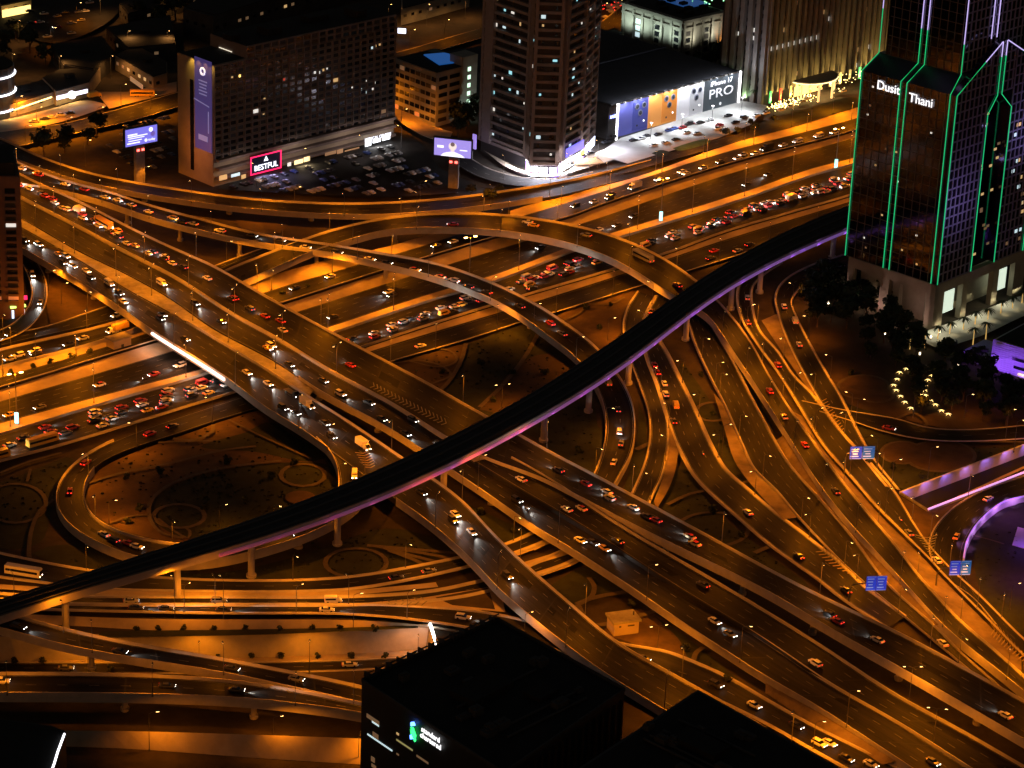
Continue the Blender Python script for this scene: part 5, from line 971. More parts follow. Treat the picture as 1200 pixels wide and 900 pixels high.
# white lit corner street and pavement
patch('pavement', 'white lit pavement sweeping around the corner tower', [(566, 180), (600, 203), (640, 211), (690, 200), (735, 183), (725, 176), (690, 186), (655, 208), (620, 206), (585, 190)], paving)
road('corner', 'road', 'curved street around the corner tower with striped kerb', [(548, 188), (575, 203), (610, 212), (650, 214), (700, 205), (775, 186), (840, 168), (920, 146), (1000, 122)], [(532, 196), (565, 213), (605, 222), (655, 221), (712, 212), (790, 191), (860, 171), (930, 153), (1000, 131)], lanes=2, bh=.2, barA=(0, .3), barB=None, m=asphalt2)
patch('pavement', 'white lit forecourt and parking under the phone billboard', [(700, 185), (727, 166), (800, 143), (864, 121), (900, 128), (880, 150), (842, 166), (775, 184), (735, 196)], mat('light_paving', (.45, .45, .43), .8, noise=.12, scale=.1), smooth=False)
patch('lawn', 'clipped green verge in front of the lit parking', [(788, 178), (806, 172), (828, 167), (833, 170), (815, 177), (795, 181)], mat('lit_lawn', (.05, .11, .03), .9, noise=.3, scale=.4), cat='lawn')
patch('lawn', 'dark clipped shrub bed at the corner of the lit parking', [(763, 184), (775, 180), (785, 183), (775, 188)], lawn, cat='lawn')
patch('lawn', 'dark lawn before the hotel forecourt', [(880, 152), (930, 136), (1000, 118), (1010, 126), (930, 148), (880, 160)], lawn, cat='lawn')
# --- hall with the phone billboard
navy = mat('navy_roof', (.030, .032, .045), .9, noise=.25, scale=.08)
Ob = W(722, 163.5, 0); eb = dirv(45.6); nb = V3(eb[1], -eb[0], 0); Lb = float((onplane(864, 121, Ob, eb)-Ob)@eb); hb = hsolve(Ob, 121.5)
hall = thing('hall_building', 'huge flat dark hall behind the phone billboard', 'building', Ob)
mb = MB(); mb.prism([Ob-nb*1.5-eb*3, Ob-nb*1.5+eb*(Lb+2), Ob-nb*100+eb*(Lb+2), Ob-nb*118-eb*22], 0, hb-.6); put(mb, 'wall', roofg, hall)
mb = MB(); mb.prism([Ob-nb*2-eb*2.6, Ob-nb*2+eb*(Lb+1.6), Ob-nb*99+eb*(Lb+1.6), Ob-nb*117-eb*21], hb-.58, hb-.3); mb.box(Ob-nb*52+eb*Lb/2+Z*(hb), eb*Lb*1.05, nb*1.2, Z*.8); put(mb, 'roof', navy, hall)
bb = thing('billboard', 'long floodlit billboard of blue, orange and white phones', 'billboard', Ob)
mb = MB(); mb.box(Ob+eb*Lb/2-nb*.4+Z*hb/2, eb*Lb, nb*.8, Z*hb); put(mb, 'frame', steel, bb)
def bpx(x, y): p = onplane(x, y, Ob+nb*.1, eb); return float((p-Ob)@eb), p[2]
def bpanel(name, a0, a1, z0, z1, m, off=.1, t=.15):
    mb = MB(); mb.box(Ob+eb*(a0+a1)/2+nb*off+Z*(z0+z1)/2, eb*(a1-a0), nb*t, Z*(z1-z0)); return put(mb, name, m, bb)
xs = [bpx(x, 140)[0] for x in (730, 760, 792, 804, 822)]; a1_ = bpx(730, 140)[0]; zt, zb = hb-.6, 1.2
Fa = [0.6, Lb*.245, Lb*.48, Lb*.70, Lb-.6]
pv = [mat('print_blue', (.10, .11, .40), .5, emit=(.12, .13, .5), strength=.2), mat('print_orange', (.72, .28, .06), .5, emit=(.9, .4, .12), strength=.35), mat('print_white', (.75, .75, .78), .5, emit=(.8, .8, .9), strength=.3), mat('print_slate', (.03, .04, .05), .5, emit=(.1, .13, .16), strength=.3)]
for k in range(4): bpanel('poster_panel', Fa[k], Fa[k+1], zb, zt, pv[k])
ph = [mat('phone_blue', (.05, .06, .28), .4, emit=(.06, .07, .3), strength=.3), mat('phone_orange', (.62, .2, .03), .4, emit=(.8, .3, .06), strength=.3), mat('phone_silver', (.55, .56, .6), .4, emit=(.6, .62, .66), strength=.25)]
lens = mat('phone_lens', (.03, .035, .05), .2); lens2 = mat('phone_lens_rim', (.22, .24, .32), .3)
for k in range(3):
    w_ = (Fa[k+1]-Fa[k]); c0 = Fa[k]+w_*.48; c1 = Fa[k+1]-w_*.03; o_ = bpanel('phone', c0, c1, zb+1, zt-1.0, ph[k], .24, .2)
    for (u, v_) in ((.25, .80), (.72, .80), (.48, .58)):
        c = Ob+eb*(c0+(c1-c0)*u)+nb*.4+Z*(zb+(zt-zb)*v_); mb = MB(); mb.tube([c, c+nb*.2], 1.55, 16); l_ = put(mb, 'lens_ring', lens2, bb)
        mb = MB(); mb.tube([c+nb*.2, c+nb*.3], 1.05, 14); put(mb, 'lens', lens, bb)
    for (u, v_, mm) in ((.3, .2, lens), (.75, .3, glow('phone_spark', (.9, .95, 1), 1.6))):
        c = Ob+eb*(c0+(c1-c0)*u)+nb*.4+Z*(zb+(zt-zb)*v_); mb = MB(); mb.tube([c, c+nb*.15], .5, 10); put(mb, 'phone_mark', mm, bb)
wt = glow('print_lettering', (.85, .86, .92), .7); ca = (Fa[3]+Fa[4])/2
txt(bb, 'PRO', Ob+eb*(ca+.2)+nb*.3+Z*(zb+(zt-zb)*.52), eb, Z, 6.6, wt, .08, sx=1.45); txt(bb, 'iPhone 17', Ob+eb*(ca)+nb*.3+Z*(zb+(zt-zb)*.85), eb, Z, 3.5, wt, .08, sx=1.15)
mb = MB(); c = Ob+eb*ca+nb*.3+Z*(zb+2.6); mb.tube([c, c+nb*.12], .75, 14); put(mb, 'emblem', wt, bb)
for k in range(16):
    a = Lb*(k+.5)/16; mb = MB(); p = Ob+eb*a+Z*(hb+.1); mb.tube([p, p+nb*1.8+Z*.5], .1, 5); mb.box(p+nb*1.9+Z*.4, eb*.7, nb*.5, Z*.4); put(mb, 'floodlight', dsteel, bb)
    if k % 2 == 0: spot(p+nb*3.4+Z*1.2, 6500, (.93, .95, 1), 135, .7, direction=tuple(-nb*.75-Z))
mb = MB(); p = Ob-eb*.4; mb.box(p+Z*hb/2+nb*.3, eb*.8, nb*.9, Z*hb); p = Ob+eb*(Lb+.4); mb.box(p+Z*hb/2+nb*.3, eb*.8, nb*.9, Z*hb); put(mb, 'lit_edge', white_led, bb)
for k in range(4):
    p = Ob+nb*14+eb*(Lb*(k+.4)/4); e_ = empty('floodlight_pole', (p[0], p[1], 0)); tag(e_, 'slim white floodlight pole in the lit parking', 'light pole', 'floodlight poles in the lit parking')
    mb = MB(); mb.tube([(0, 0, 0), (0, 0, 10)], .12, 6); mb.build('pole', steel, e_); mb = MB(); mb.box((0, 0, 10.1), (1.2, 0, 0), (0, .5, 0), (0, 0, .25)); mb.build('lamp_head', white_led, e_)
    spot(p+Z*9.6, 15000, (.9, .95, 1), 150, .7)
sg = thing('wall_sign', 'small blue lit sign beside the left edge of the phone billboard', 'sign', Ob-eb*5); p = Ob-eb*4.2+nb*.6
mb = MB(); mb.box(p+Z*hb*.5-eb*.2, eb*5.5, nb*.7, Z*hb*.99); put(mb, 'panel', dsteel, sg); txt(sg, 'auz', p+Z*hb*.72+nb*.6, eb, Z, 3.2, glow('blue_lettering', (.25, .3, 1), 6))
# --- low grey block with the blue roof
gr = mat('grey_render', (.36, .35, .30), .9, noise=.1, scale=.3); e1, e2 = dirv(47), dirv(133); O = W(510, 149, 0); h = hsolve(O, 86)
root = thing('office_block', 'low grey block with slotted parking floors and blue pool roof', 'building', O); La = float((onplane(558, 120, O, e1)-O)@e1); Lb2 = 4.0
while PX(O+e2*Lb2+Z*h)[0] > 463: Lb2 += .5
mb = MB(); mb.prism([O, O+e1*La, O+e1*La+e2*Lb2, O+e2*Lb2], 0, h); put(mb, 'wall', gr, root)
mb = MB(); mb.prism([O+e1*.7+e2*.7, O+e1*(La-.7)+e2*.7, O+e1*(La-.7)+e2*(Lb2-.7), O+e1*.7+e2*(Lb2-.7)], h+.02, h+.3); put(mb, 'roof', rooff, root)
mb = MB(); mb.prism([O+e1*La*.62, O+e1*La, O+e1*La+e2*9, O+e1*La*.62+e2*9], h+.03, h+4.5); put(mb, 'stair_tower', gr, root)
qs = []
for j in range(6):
    z = h*(j+.75)/6.6; 
    for a0, a1 in ((.06, .26), (.32, .56)): qs.append((O+e1*La*(a0+a1)/2-e2*.08+Z*z, e1*La*(a1-a0)/2, Z*.95, -e2, paneg))
    for k in range(8): qs.append((O+e2*Lb2*(k+.5)/8-e1*.08+Z*z, e2*Lb2*.05, Z*1.0, e1, win_dim if random.random() < .1 else paneg))
    qs.append((O+e1*La*.80-e2*.08+Z*(z+1.5), e1*1.0, Z*1.0, -e2, glow('green_window', (.65, 1, .72), 1.5)))
panes(root, qs)
pool = thing('roof_pool', 'blue lit pool on the low grey block roof', 'pool', O+e2*Lb2*.5+Z*h)
mb = MB(); mb.prism([O+e1*9+e2*8, O+e1*17+e2*6, O+e1*25+e2*18, O+e1*24+e2*(Lb2-10), O+e1*14+e2*(Lb2-6)], h+.32, h+.8); put(mb, 'water', mat('pool_water', (.02, .10, .3), .15, emit=(.02, .14, .5), strength=.45), pool)
mb = MB(); mb.prism([O+e1*20+e2*14, O+e1*(La-2)+e2*14, O+e1*(La-2)+e2*(Lb2-2), O+e1*20+e2*(Lb2-2)], h+.31, h+.5); put(mb, 'pool_deck', mat('teal_deck', (.12, .2, .22), .8, noise=.2, scale=.3), pool)
spot(O-e1*9-e2*7+Z*9, 4200, SODIUM, 140, direction=(.5, .6, -.1)); spot(O+e2*30-e1*9+Z*9, 5200, SODIUM, 140, direction=(.7, .2, -.1)); spot(O+e1*La*.8-e2*14+Z*3, 3000, (.75, .9, .8), 110, direction=tuple(e2+Z*.4))
# --- pale building with pilasters, top right of centre
e1, e2 = dirv(44), dirv(134); O = W(798, 70, 0); h = hsolve(O, 24); root = thing('pilaster_building', 'pale pilastered low building lit greenish white near the hotel', 'building', O)
La = float((onplane(848, 45, O, e1)-O)@e1); Lb2 = 10.0
while PX(O+e2*Lb2+Z*h)[0] > 731: Lb2 += 1
mb = MB(); mb.prism([O, O+e1*La, O+e1*La+e2*Lb2, O+e2*Lb2], 0, h); put(mb, 'wall', gr, root)
mb = MB(); mb.prism([O+e1*2+e2*2, O+e1*(La-2)+e2*2, O+e1*(La-2)+e2*(Lb2-2), O+e1*2+e2*(Lb2-2)], h+.02, h+.4)
for k in range(9): mb.box(O+e1*random.uniform(5, La-5)+e2*random.uniform(5, Lb2-6)+Z*(h+1.2), e1*4, e2*3, Z*2)
put(mb, 'roof', rooff, root); mb = MB()
for (e, L, n) in ((e1, La, -e2), (e2, Lb2, -e1)):
    for k in range(int(L/7)+1): mb.box(O+e*min(L-.5, k*7+.8)+n*.5+Z*h*.5, e*1.6, n*1.0, Z*h)
    mb.box(O+e*L/2+n*.6+Z*(h-.8), e*(L+1.2), n*1.3, Z*1.5); mb.box(O+e*L/2+n*.45+Z*(h*.78), e*(L+.6), n*.8, Z*.7)
put(mb, 'pilaster', gr, root); qs = []
for (e, L, n) in ((e1, La, -e2), (e2, Lb2, -e1)):
    for k in range(int(L/7)):
        if k % 2 == 0:
            for j in range(4): qs.append((O+e*(k*7+4.3)+n*.08+Z*(h*(.12+.17*j)), e*1.6, Z*h*.06, n, win_cool if (e is e2 and k == int(L/7)-1-(int(L/7)-1) % 2 and j) else paneg))
panes(root, qs)
for k in range(4): spot(O+e2*Lb2*(k+.5)/4-e1*7+Z*(h*.55), 3600, (.80, 1, .86), 130, .9, direction=tuple(e1+Z*.35))
for k in range(2): spot(O+e1*La*(k+.4)/2-e2*7+Z*(h*.5), 3000, (1, .93, .72), 130, .9, direction=tuple(e2+Z*.4))
spot(O+e1*La*.95-e2*6+Z*3, 3600, (1, .35, .08), 130, .9, direction=tuple(e2+Z*.6))
pool = thing('roof_pool', 'blue and green lit pool terrace on the pale pilastered roof', 'pool', O+Z*h); mb = MB(); mb.prism([O+e1*18+e2*14, O+e1*34+e2*14, O+e1*34+e2*34, O+e1*18+e2*40], h+.42, h+.9); put(mb, 'water', mat('pool_water2', (.02, .08, .2), .15, emit=(.03, .12, .4), strength=.4), pool)
mb = MB()
for k in range(14): mb.box(O+e1*random.uniform(30, 50)+e2*random.uniform(3, 30)+Z*(h+1.5), e1*.5, e2*.5, Z*.5)
put(mb, 'garden_light', glow('green_spark', (.3, 1, .4), 3), pool)
# --- hotel with the vertical fins
hs = mat('hotel_stone', (.30, .28, .24), .9, noise=.1, scale=.2); Oh = W(893, 124, 0); eh = dirv(45); nh = V3(eh[1], -eh[0], 0); Lh = float((onplane(1034, 83, Oh, eh)-Oh)@eh)+30
root = thing('hotel', 'tall finned hotel glowing golden at its decorated entrance', 'hotel', Oh); HH = 100.0; Lw = 10.0
while PX(Oh-nh*Lw+Z*40)[0] > 848: Lw += .5
mb = MB(); mb.prism([Oh, Oh+eh*Lh, Oh+eh*Lh-nh*Lw, Oh-nh*Lw], 0, HH); put(mb, 'wall', mat('hotel_dark', (.06, .055, .055), .5), root)
mb = MB(); k = 0
while k*4.3 < Lh: mb.box(Oh+eh*(k*4.3+.6)+nh*.9+Z*(HH/2+3), eh*1.5, nh*1.8, Z*(HH-6)); k += 1
put(mb, 'fin', hs, root); mb = MB(); k = 0
while k*5 < Lw: mb.box(Oh-nh*(k*5+.6)-eh*.9+Z*(HH/2), nh*2.6, eh*1.8, Z*HH); k += 1
put(mb, 'side_pier', hs, root); qs = []
for k in range(int(Lh/4.3)):
    for j in range(1, 22):
        mm = paneg; z = 4+j*4.1
        if j == 6 and 0 <= k < 9: mm = win_white
        elif random.random() < .05: mm = random.choice([win_white, win_cool, win_warm, win_dim])
        qs.append((Oh+eh*(k*4.3+2.75)+nh*.1+Z*z, eh*1.0, Z*1.1, nh, mm))
for k in range(4):
    for j in range(1, 20): qs.append((Oh-nh*(k*5+3.1)-eh*.1+Z*(4+j*4.1), nh*.8, Z*1.0, -eh, win_white if random.random() < .06 else paneg))
panes(root, qs)
col_l = [(.1, 1, .25), (1, .08, .04), (1, .72, .2), (.1, 1, .25), (1, .5, .1), (1, .2, .05), (1, .72, .25), (1, .72, .25), (1, .7, .2), (.1, 1, .3), (1, .2, .05), (1, .5, .1)]
for k in range(12):
    p = Oh+eh*(3+k*Lh*.062)+nh*4+Z*1.2; spot(p, 15000, (1, .62, .15), 70, .9, direction=tuple(-nh*.32+Z)); 
    mb = MB(); c = Oh+eh*(3+k*Lh*.062)+nh*2.4+Z*4.5; mb.box(c, eh*1.3, nh*.5, Z*6); put(mb, 'festive_panel', glow('festive_%d' % k, col_l[k], 1.3 if k in (1, 5, 10) else .9), root)
ca = thing('entrance_canopy', 'curved golden entrance canopy in front of the finned hotel', 'canopy', Oh+eh*34+nh*8)
mb = MB(); arc = [Oh+eh*(34+15*math.cos(t))+nh*(3+11*math.sin(t)) for t in np.linspace(0, math.pi, 14)]; mb.prism(arc, 9, 10.2); put(mb, 'canopy_roof', hs, ca)
mb = MB(); mb.tube([p+Z*9.3 for p in arc], .3, 5); put(mb, 'light_rim', glow('gold_rim', (1, .75, .35), 2.5), ca)
for k in (2, 5, 8, 11):
    mb = MB(); mb.tube([arc[k]*.97+Oh*.03, arc[k]*.97+Oh*.03+Z*9], .55, 8); put(mb, 'column', glow('gold_column', (1, .68, .28), 1.0), ca)
for k in range(3): spot(Oh+eh*(28+k*6)+nh*7+Z*8.6, 4600, (1, .68, .25), 150, .8)
mb = MB(); mb.box(Oh+eh*34+nh*.9+Z*4, eh*22, nh*.4, Z*7); put(mb, 'entrance_glass', glow('gold_entrance', (1, .62, .22), 1.6), ca)
for k in range(4): spot(Oh-nh*(4+k*6)-eh*14+Z*10, 9000, (.8, .8, 1), 90, .9, direction=tuple(eh*.5+Z))
strg = thing('string_lights', 'carpet of golden string lights along the hotel forecourt', 'string lights', Oh+nh*8); mb = MB()
for k in range(170):
    p = Oh+eh*random.uniform(-4, 30)+nh*random.uniform(5, 12)+Z*random.uniform(.6, 2.5); mb.box(p, eh*.32, nh*.32, Z*.32)
put(mb, 'bulb', glow('gold_bulb', (1, .72, .25), 6), strg); mb = MB()
for k in range(60):
    p = Oh+eh*(58+random.uniform(-12, 30))+nh*random.uniform(4, 8)+Z*random.uniform(1, 7); mb.box(p, eh*.3, nh*.3, Z*.3)
put(mb, 'bulb', glow('gold_bulb', (1, .72, .25), 6), strg)
for k in range(5): spot(Oh+eh*(2+k*14)+nh*11+Z*6, 1700, (1, .7, .25), 150)
# --- hotel tower with green light lines
glassgrid = bpy.data.materials.new('curtain_glass'); glassgrid.use_nodes = True; t = glassgrid.node_tree; b = t.nodes['Principled BSDF']
b.inputs['Base Color'].default_value = (.105, .105, .12, 1); b.inputs['Metallic'].default_value = 1.0; b.inputs['Roughness'].default_value = .09; b.inputs['Specular IOR Level'].default_value = .9
nz = t.nodes.new('ShaderNodeTexNoise'); nz.inputs['Scale'].default_value = .35; g_ = t.nodes.new('ShaderNodeNewGeometry'); bp_ = t.nodes.new('ShaderNodeBump'); bp_.inputs['Strength'].default_value = .06; bp_.inputs['Distance'].default_value = .5
t.links.new(g_.outputs['Position'], nz.inputs[0]); t.links.new(nz.outputs[0], bp_.inputs['Height']); t.links.new(bp_.outputs[0], b.inputs['Normal'])
O = W(1085, 384, 0); e1 = dirv(47.5); e2 = dirv(137.5); n1 = -e2; n2 = -e1     # e1 along the gabled face, e2 along the glass face
h1 = hsolve(O, 0) if False else None
def edge_h(px, py, Q, e): return onplane(px, py, Q, e)
h1 = edge_h(1107, 113, O, e1)[2]; Wd = float((onplane(1190, 335, O, e1)-O)@e1); hA = edge_h(1171, 46, O, e1)[2]; uA = float((edge_h(1171, 46, O, e1)-O)@e1)
Wd = max(Wd, 2*uA*.96); Ld = 10.0
while PX(O+e2*Ld+Z*60)[0] > 1001: Ld += .5
pd = edge_h(1126, 87, O+e2*3, e1); h2 = pd[2]; d1 = max(5.0, float((pd-O)@e1)); HD = 172.0
tw = thing('hotel_tower', 'dark glass hotel tower outlined in green and violet light lines', 'hotel tower', O)
purp = mat('violet_grid', (.30, .27, .36), .7); dglass = mat('tower_glass_dark', (.014, .012, .022), .1, spec=.8)
zp = 19.0
mb = MB(); mb.prism([O, O+e1*Wd, O+e1*Wd+e2*Ld, O+e2*Ld], zp, h1); put(mb, 'lower_glass', glassgrid, tw)
sl = [O+Z*h1, O+e1*d1+Z*h2, O+e1*(Wd-d1)+Z*h2, O+e1*Wd+Z*h1]; mb = MB(); v = sl+[p+e2*Ld for p in sl]
mb.add(v, [(0, 1, 5, 4), (1, 2, 6, 5), (2, 3, 7, 6), (3, 2, 1, 0), (4, 5, 6, 7), (0, 4, 7, 3)]); put(mb, 'sloped_roof', mat('slope_panel', (.02, .024, .034), .35, noise=.2, scale=.3), tw)
mb = MB(); mb.prism([O+e1*d1+e2*3.2, O+e1*(Wd-d1)+e2*3.2, O+e1*(Wd-d1)+e2*(Ld-3), O+e1*d1+e2*(Ld-3)], h2-.5, HD); put(mb, 'upper_glass', glassgrid, tw)
# gabled front plate with the tall notch
uL = float((edge_h(1138, 250, O, e1)-O)@e1)*.0+Wd*.37; uR = Wd*.63; hn = edge_h(1145, 134, O, e1)[2]; hp = edge_h(1167, 108, O, e1)[2]
front = [(0, zp), (0, h1), (uA-2, hA), (uA+2, hA), (Wd, h1), (Wd, zp), (uR, zp), (uR, hn), (uA+1.5, hp), (uA-1.5, hp), (uL, hn), (uL, zp)]
vv = [Vector((u, z, 0)) for u, z in front]; tri = tessellate_polygon([vv]); mb = MB(); k = len(front)
P0 = [O+e1*u+Z*z+n1*2.6 for u, z in front]; P1 = [O+e1*u+Z*z-n1*.0+e2*.0 for u, z in front]
mb.add(P0+P1, [tuple(t_) for t_ in tri]+[(i, (i+1) % k, k+(i+1) % k, k+i) for i in range(k)]); put(mb, 'gabled_front', dglass, tw)
# mullion grids
def grid(Q, e, n, a0, a1, z0, z1, da, dz, m, w=.22, dep=.25, zl=None, name='mullion_grid'):
    mb = MB(); a = a0
    while a <= a1+.01:
        top = zl(a) if zl else z1
        if top > z0+2: mb.box(Q+e*a+n*dep/2+Z*(z0+top)/2, e*w, n*dep, Z*(top-z0))
        a += da
    z = z0
    while z <= z1+.01:
        lo, hi = a0, a1
        if zl:
            s = [a for a in np.linspace(a0, a1, 80) if zl(a) >= z]
            if not s: break
            lo, hi = min(s), max(s)
        mb.box(Q+e*(lo+hi)/2+n*(dep/2-.03)+Z*z, e*(hi-lo), n*(dep-.06), Z*w); z += dz
    return put(mb, name, m, tw)
mull = mat('mullion', (.17, .14, .12), .6)
grid(O, e2, n2, 1.5, Ld-1, zp, h1, 3.6, 3.9, mull); grid(O+e1*d1, e2, n2, 4, Ld-4, h2, HD, 3.6, 3.9, mull)
gab = lambda a: h1+(hA-h1)*min(1, min(a, 2*uA-a)/uA) if 0 <= a <= 2*uA else h1
F = O+n1*2.6
grid(F, e1, n1, 1.2, uL-.6, zp, hA, 3.0, 3.9, purp, .6, .3, gab); grid(F, e1, n1, uR+.6, min(Wd-1.0, 2*uA-.5), zp, hA, 3.0, 3.9, purp, .6, .3, gab); grid(F, e1, n1, uL+.3, uR-.3, hp+1, hA-1, 3.0, 3.9, purp, .6, .3, gab)
grid(O+e2*3.2, e1, n1, d1+1, Wd-d1-1, max(h2, h1+6), HD, 3.0, 3.9, purp, .6, .3)
qs = []
for k in range(60):
    s = random.random()
    if s < .45: a = random.choice((uL+random.uniform(1, (uR-uL)-1),)); qs.append((O+e1*a+n1*.12+Z*random.uniform(zp+4, hn), e1*.9, Z*.5, n1, random.choice([win_warm, win_dim])))
    elif s < .75: qs.append((F+e1*random.uniform(uR+2, Wd-3)+n1*.14+Z*(zp+3.9*int(random.uniform(1, 18))+2), e1*.9, Z*.7, n1, random.choice([win_warm, win_dim, win_cool])))
    else: qs.append((O+e2*random.uniform(3, Ld-3)+n2*.1+Z*(zp+3.9*int(random.uniform(1, 20))+2), e2*.4, Z*.35, n2, random.choice([win_warm, win_dim, win_white])))
panes(tw, qs)
# light lines
gled = glow('green_led', (.03, .95, .33), .5); vled = glow('violet_led', (.62, .5, 1), 1.1)
def line(pts, m, r=.2):
    mb = MB(); mb.tube(pts, r, 6); put(mb, 'light_line', m, tw)
zc = edge_h(1120, 45, O, e1)[2]
off = (n1+n2)*.35
for a in (0.0,):
    line([O+off+Z*zp, O+off+Z*h1, O+e1*d1+off+e2*3+Z*h2], gled); line([O+e1*d1+off+e2*3+Z*h2, O+e1*d1+off+e2*3+Z*(h2+12)], gled); line([O+e1*d1+off+e2*3+Z*(h2+12), O+e1*d1+off+e2*3+Z*HD], vled)
for a in (Ld*.475, Ld*.545):
    q = O+e2*a+n2*.5; line([q+Z*zp, q+Z*h1, q+e1*d1+Z*h2, q+e1*d1+Z*(h2+14)], gled); line([q+e1*d1+Z*(h2+14), q+e1*d1+Z*HD], vled)
q = O+e2*(Ld-.2)+n2*.5; line([q+Z*zp, q+Z*h1, q+e1*d1+Z*h2, q+e1*d1+Z*(h2+18)], gled); line([q+e1*d1+Z*(h2+18), q+e1*d1+Z*HD], vled)
Fo = F+n1*.4; mid = .62
line([Fo+e1*.4+Z*zp, Fo+e1*.4+Z*h1, Fo+e1*(.4+(uA-2)*mid)+Z*(h1+(hA-h1)*mid)], gled); line([Fo+e1*(.4+(uA-2)*mid)+Z*(h1+(hA-h1)*mid), Fo+e1*(uA-1.6)+Z*hA], vled)
line([Fo+e1*(Wd-.4)+Z*zp, Fo+e1*(Wd-.4)+Z*h1, Fo+e1*(Wd-(Wd-uA-2)*mid)+Z*(h1+(hA-h1)*mid)], gled); line([Fo+e1*(Wd-(Wd-uA-2)*mid)+Z*(h1+(hA-h1)*mid), Fo+e1*(uA+2)+Z*hA], vled)
line([Fo+e1*(Wd-2.6)+Z*zp, Fo+e1*(Wd-2.6)+Z*(h1-8)], gled)
for s, u in ((-1, uL), (1, uR)):
    line([Fo+e1*(u)+Z*zp, Fo+e1*u+Z*hn, Fo+e1*(uA+s*1.5)+Z*hp, Fo+e1*(uA+s*1.5)+Z*(hp+(hA-hp)*.72)], gled); line([Fo+e1*(uA+s*1.5)+Z*(hp+(hA-hp)*.72), Fo+e1*(uA+s*1.5)+Z*hA], vled)
    line([O+e2*3.2+n1*.8+e1*(uA+s*1.9)+Z*hA, O+e2*3.2+n1*.8+e1*(uA+s*1.9)+Z*HD], vled)
# sign on the glass face
sm = glow('white_letters', (1, .98, 1), 1.4); sg = thing('building_sign', 'white glowing hotel name high on the dark glass face', 'sign', O+e2*Ld/2+n2*.6+Z*h1)
for s, x, y in (('Dusit', 1041, 103), ('Thani', 1079, 118)):
    txt(sg, s, onplane(x, y, O+n2*.7, e2), -e2, Z, 5.1, sm, .12)
# podium with portals
stone = mat('pale_stone', (.40, .34, .25), .85, noise=.1, scale=.3); qd = []
mb = MB(); C4 = [O+n1*3.2+n2*.6, O+e1*(Wd+1)+n1*3.2, O+e1*(Wd+1)+e2*Ld, O+e2*(Ld+.6)+n2*.6]
for (A_, e, n, L, op) in ((C4[0], e1, n1, Wd+1, ((.10, .30), (.36, .64), (.70, .88))), (C4[0], e2, n2, Ld+1, ((.10, .40), (.47, .52), (.62, .93)))):
    s = 0.0
    for a, b_ in op:
        mb.box(A_+e*L*(s+a)/2-n*1.2+Z*zp/2, e*L*(a-s), n*2.4, Z*zp); mb.box(A_+e*L*(a+b_)/2-n*1.2+Z*(zp-2), e*L*(b_-a), n*2.4, Z*4); s = b_
    mb.box(A_+e*L*(s+1)/2-n*1.2+Z*zp/2, e*L*(1-s), n*2.4, Z*zp)
mb.prism([O+e1*5+e2*5, O+e1*(Wd-5)+e2*5, O+e1*(Wd-5)+e2*(Ld-5), O+e1*5+e2*(Ld-5)], 0, zp-.1); put(mb, 'podium', stone, tw)
for u0, u1 in ((.13, .27), (.73, .85)):
    mb = MB(); mb.box(O+e1*(Wd+1)*(u0+u1)/2+n1*.2+Z*8, e1*(Wd+1)*(u1-u0), n1*.3, Z*9); put(mb, 'lit_entrance', glow('pale_green_lobby', (.85, 1, .8), .8), tw)
for u in (.05, .33, .5, .67, .92): spot(O+e1*Wd*u+n1*11+Z*1.5, 11000, (1, .95, .58), 100, .9, direction=tuple(-n1*.8+Z*.75))
for u in (.05, .5, .95): spot(O+e2*Ld*u+n2*9+Z*1.5, 1500, (1, .6, .55), 110, .9, direction=tuple(-n2*.8+Z*.7))
spot(O+e1*6+n1*20+Z*50, 5500, (.5, .4, 1), 140, 1, direction=tuple(-n1+Z*.2)); spot(O+e1*50+n1*20+Z*70, 5500, (.5, .4, 1), 120, 1, direction=tuple(-n1+Z*.2))
patch('pavement', 'pale lit drive in front of the green outlined tower', [(1075, 396), (1100, 388), (1200, 350), (1260, 330), (1260, 352), (1200, 375), (1140, 402), (1095, 412)], mat('light_paving', (.45, .45, .43)))
# --- dark office block at the bottom with lettering
RZ = 34.0; P_ = [W(424, 799, RZ), W(583, 727, RZ), W(732, 810, RZ), W(590, 908, RZ)]
root = thing('office_building', 'black flat roofed office block with white lettering at the bottom', 'building', (P_[0]+P_[2])/2-Z*RZ)
mb = MB(); mb.prism(P_, 0, RZ); put(mb, 'wall', mat('black_cladding', (.022, .022, .022), .6), root)
cc = sum(P_)/4; cc[2] = 0; mb = MB(); mb.prism([p+(cc-p)*.03 for p in P_], RZ+.02, RZ+.25); mb.box(cc+Z*(RZ+1.2)-V3(4, 2, 0), dirv(50)*16, dirv(140)*9, Z*2.2); mb.box(cc+Z*(RZ+.9)+V3(12, -2, 0), dirv(50)*8, dirv(140)*6, Z*1.5); put(mb, 'roof', mat('black_roof', (.012, .012, .012), .95, noise=.3, scale=.3), root)
u1 = (P_[1]-P_[0])/np.linalg.norm(P_[1]-P_[0]); u2 = (P_[2]-P_[1])/np.linalg.norm(P_[2]-P_[1]); RNG = random.Random(3)
gu = mat('plant_grey', (.045, .045, .046), .8, noise=.3, scale=.5)
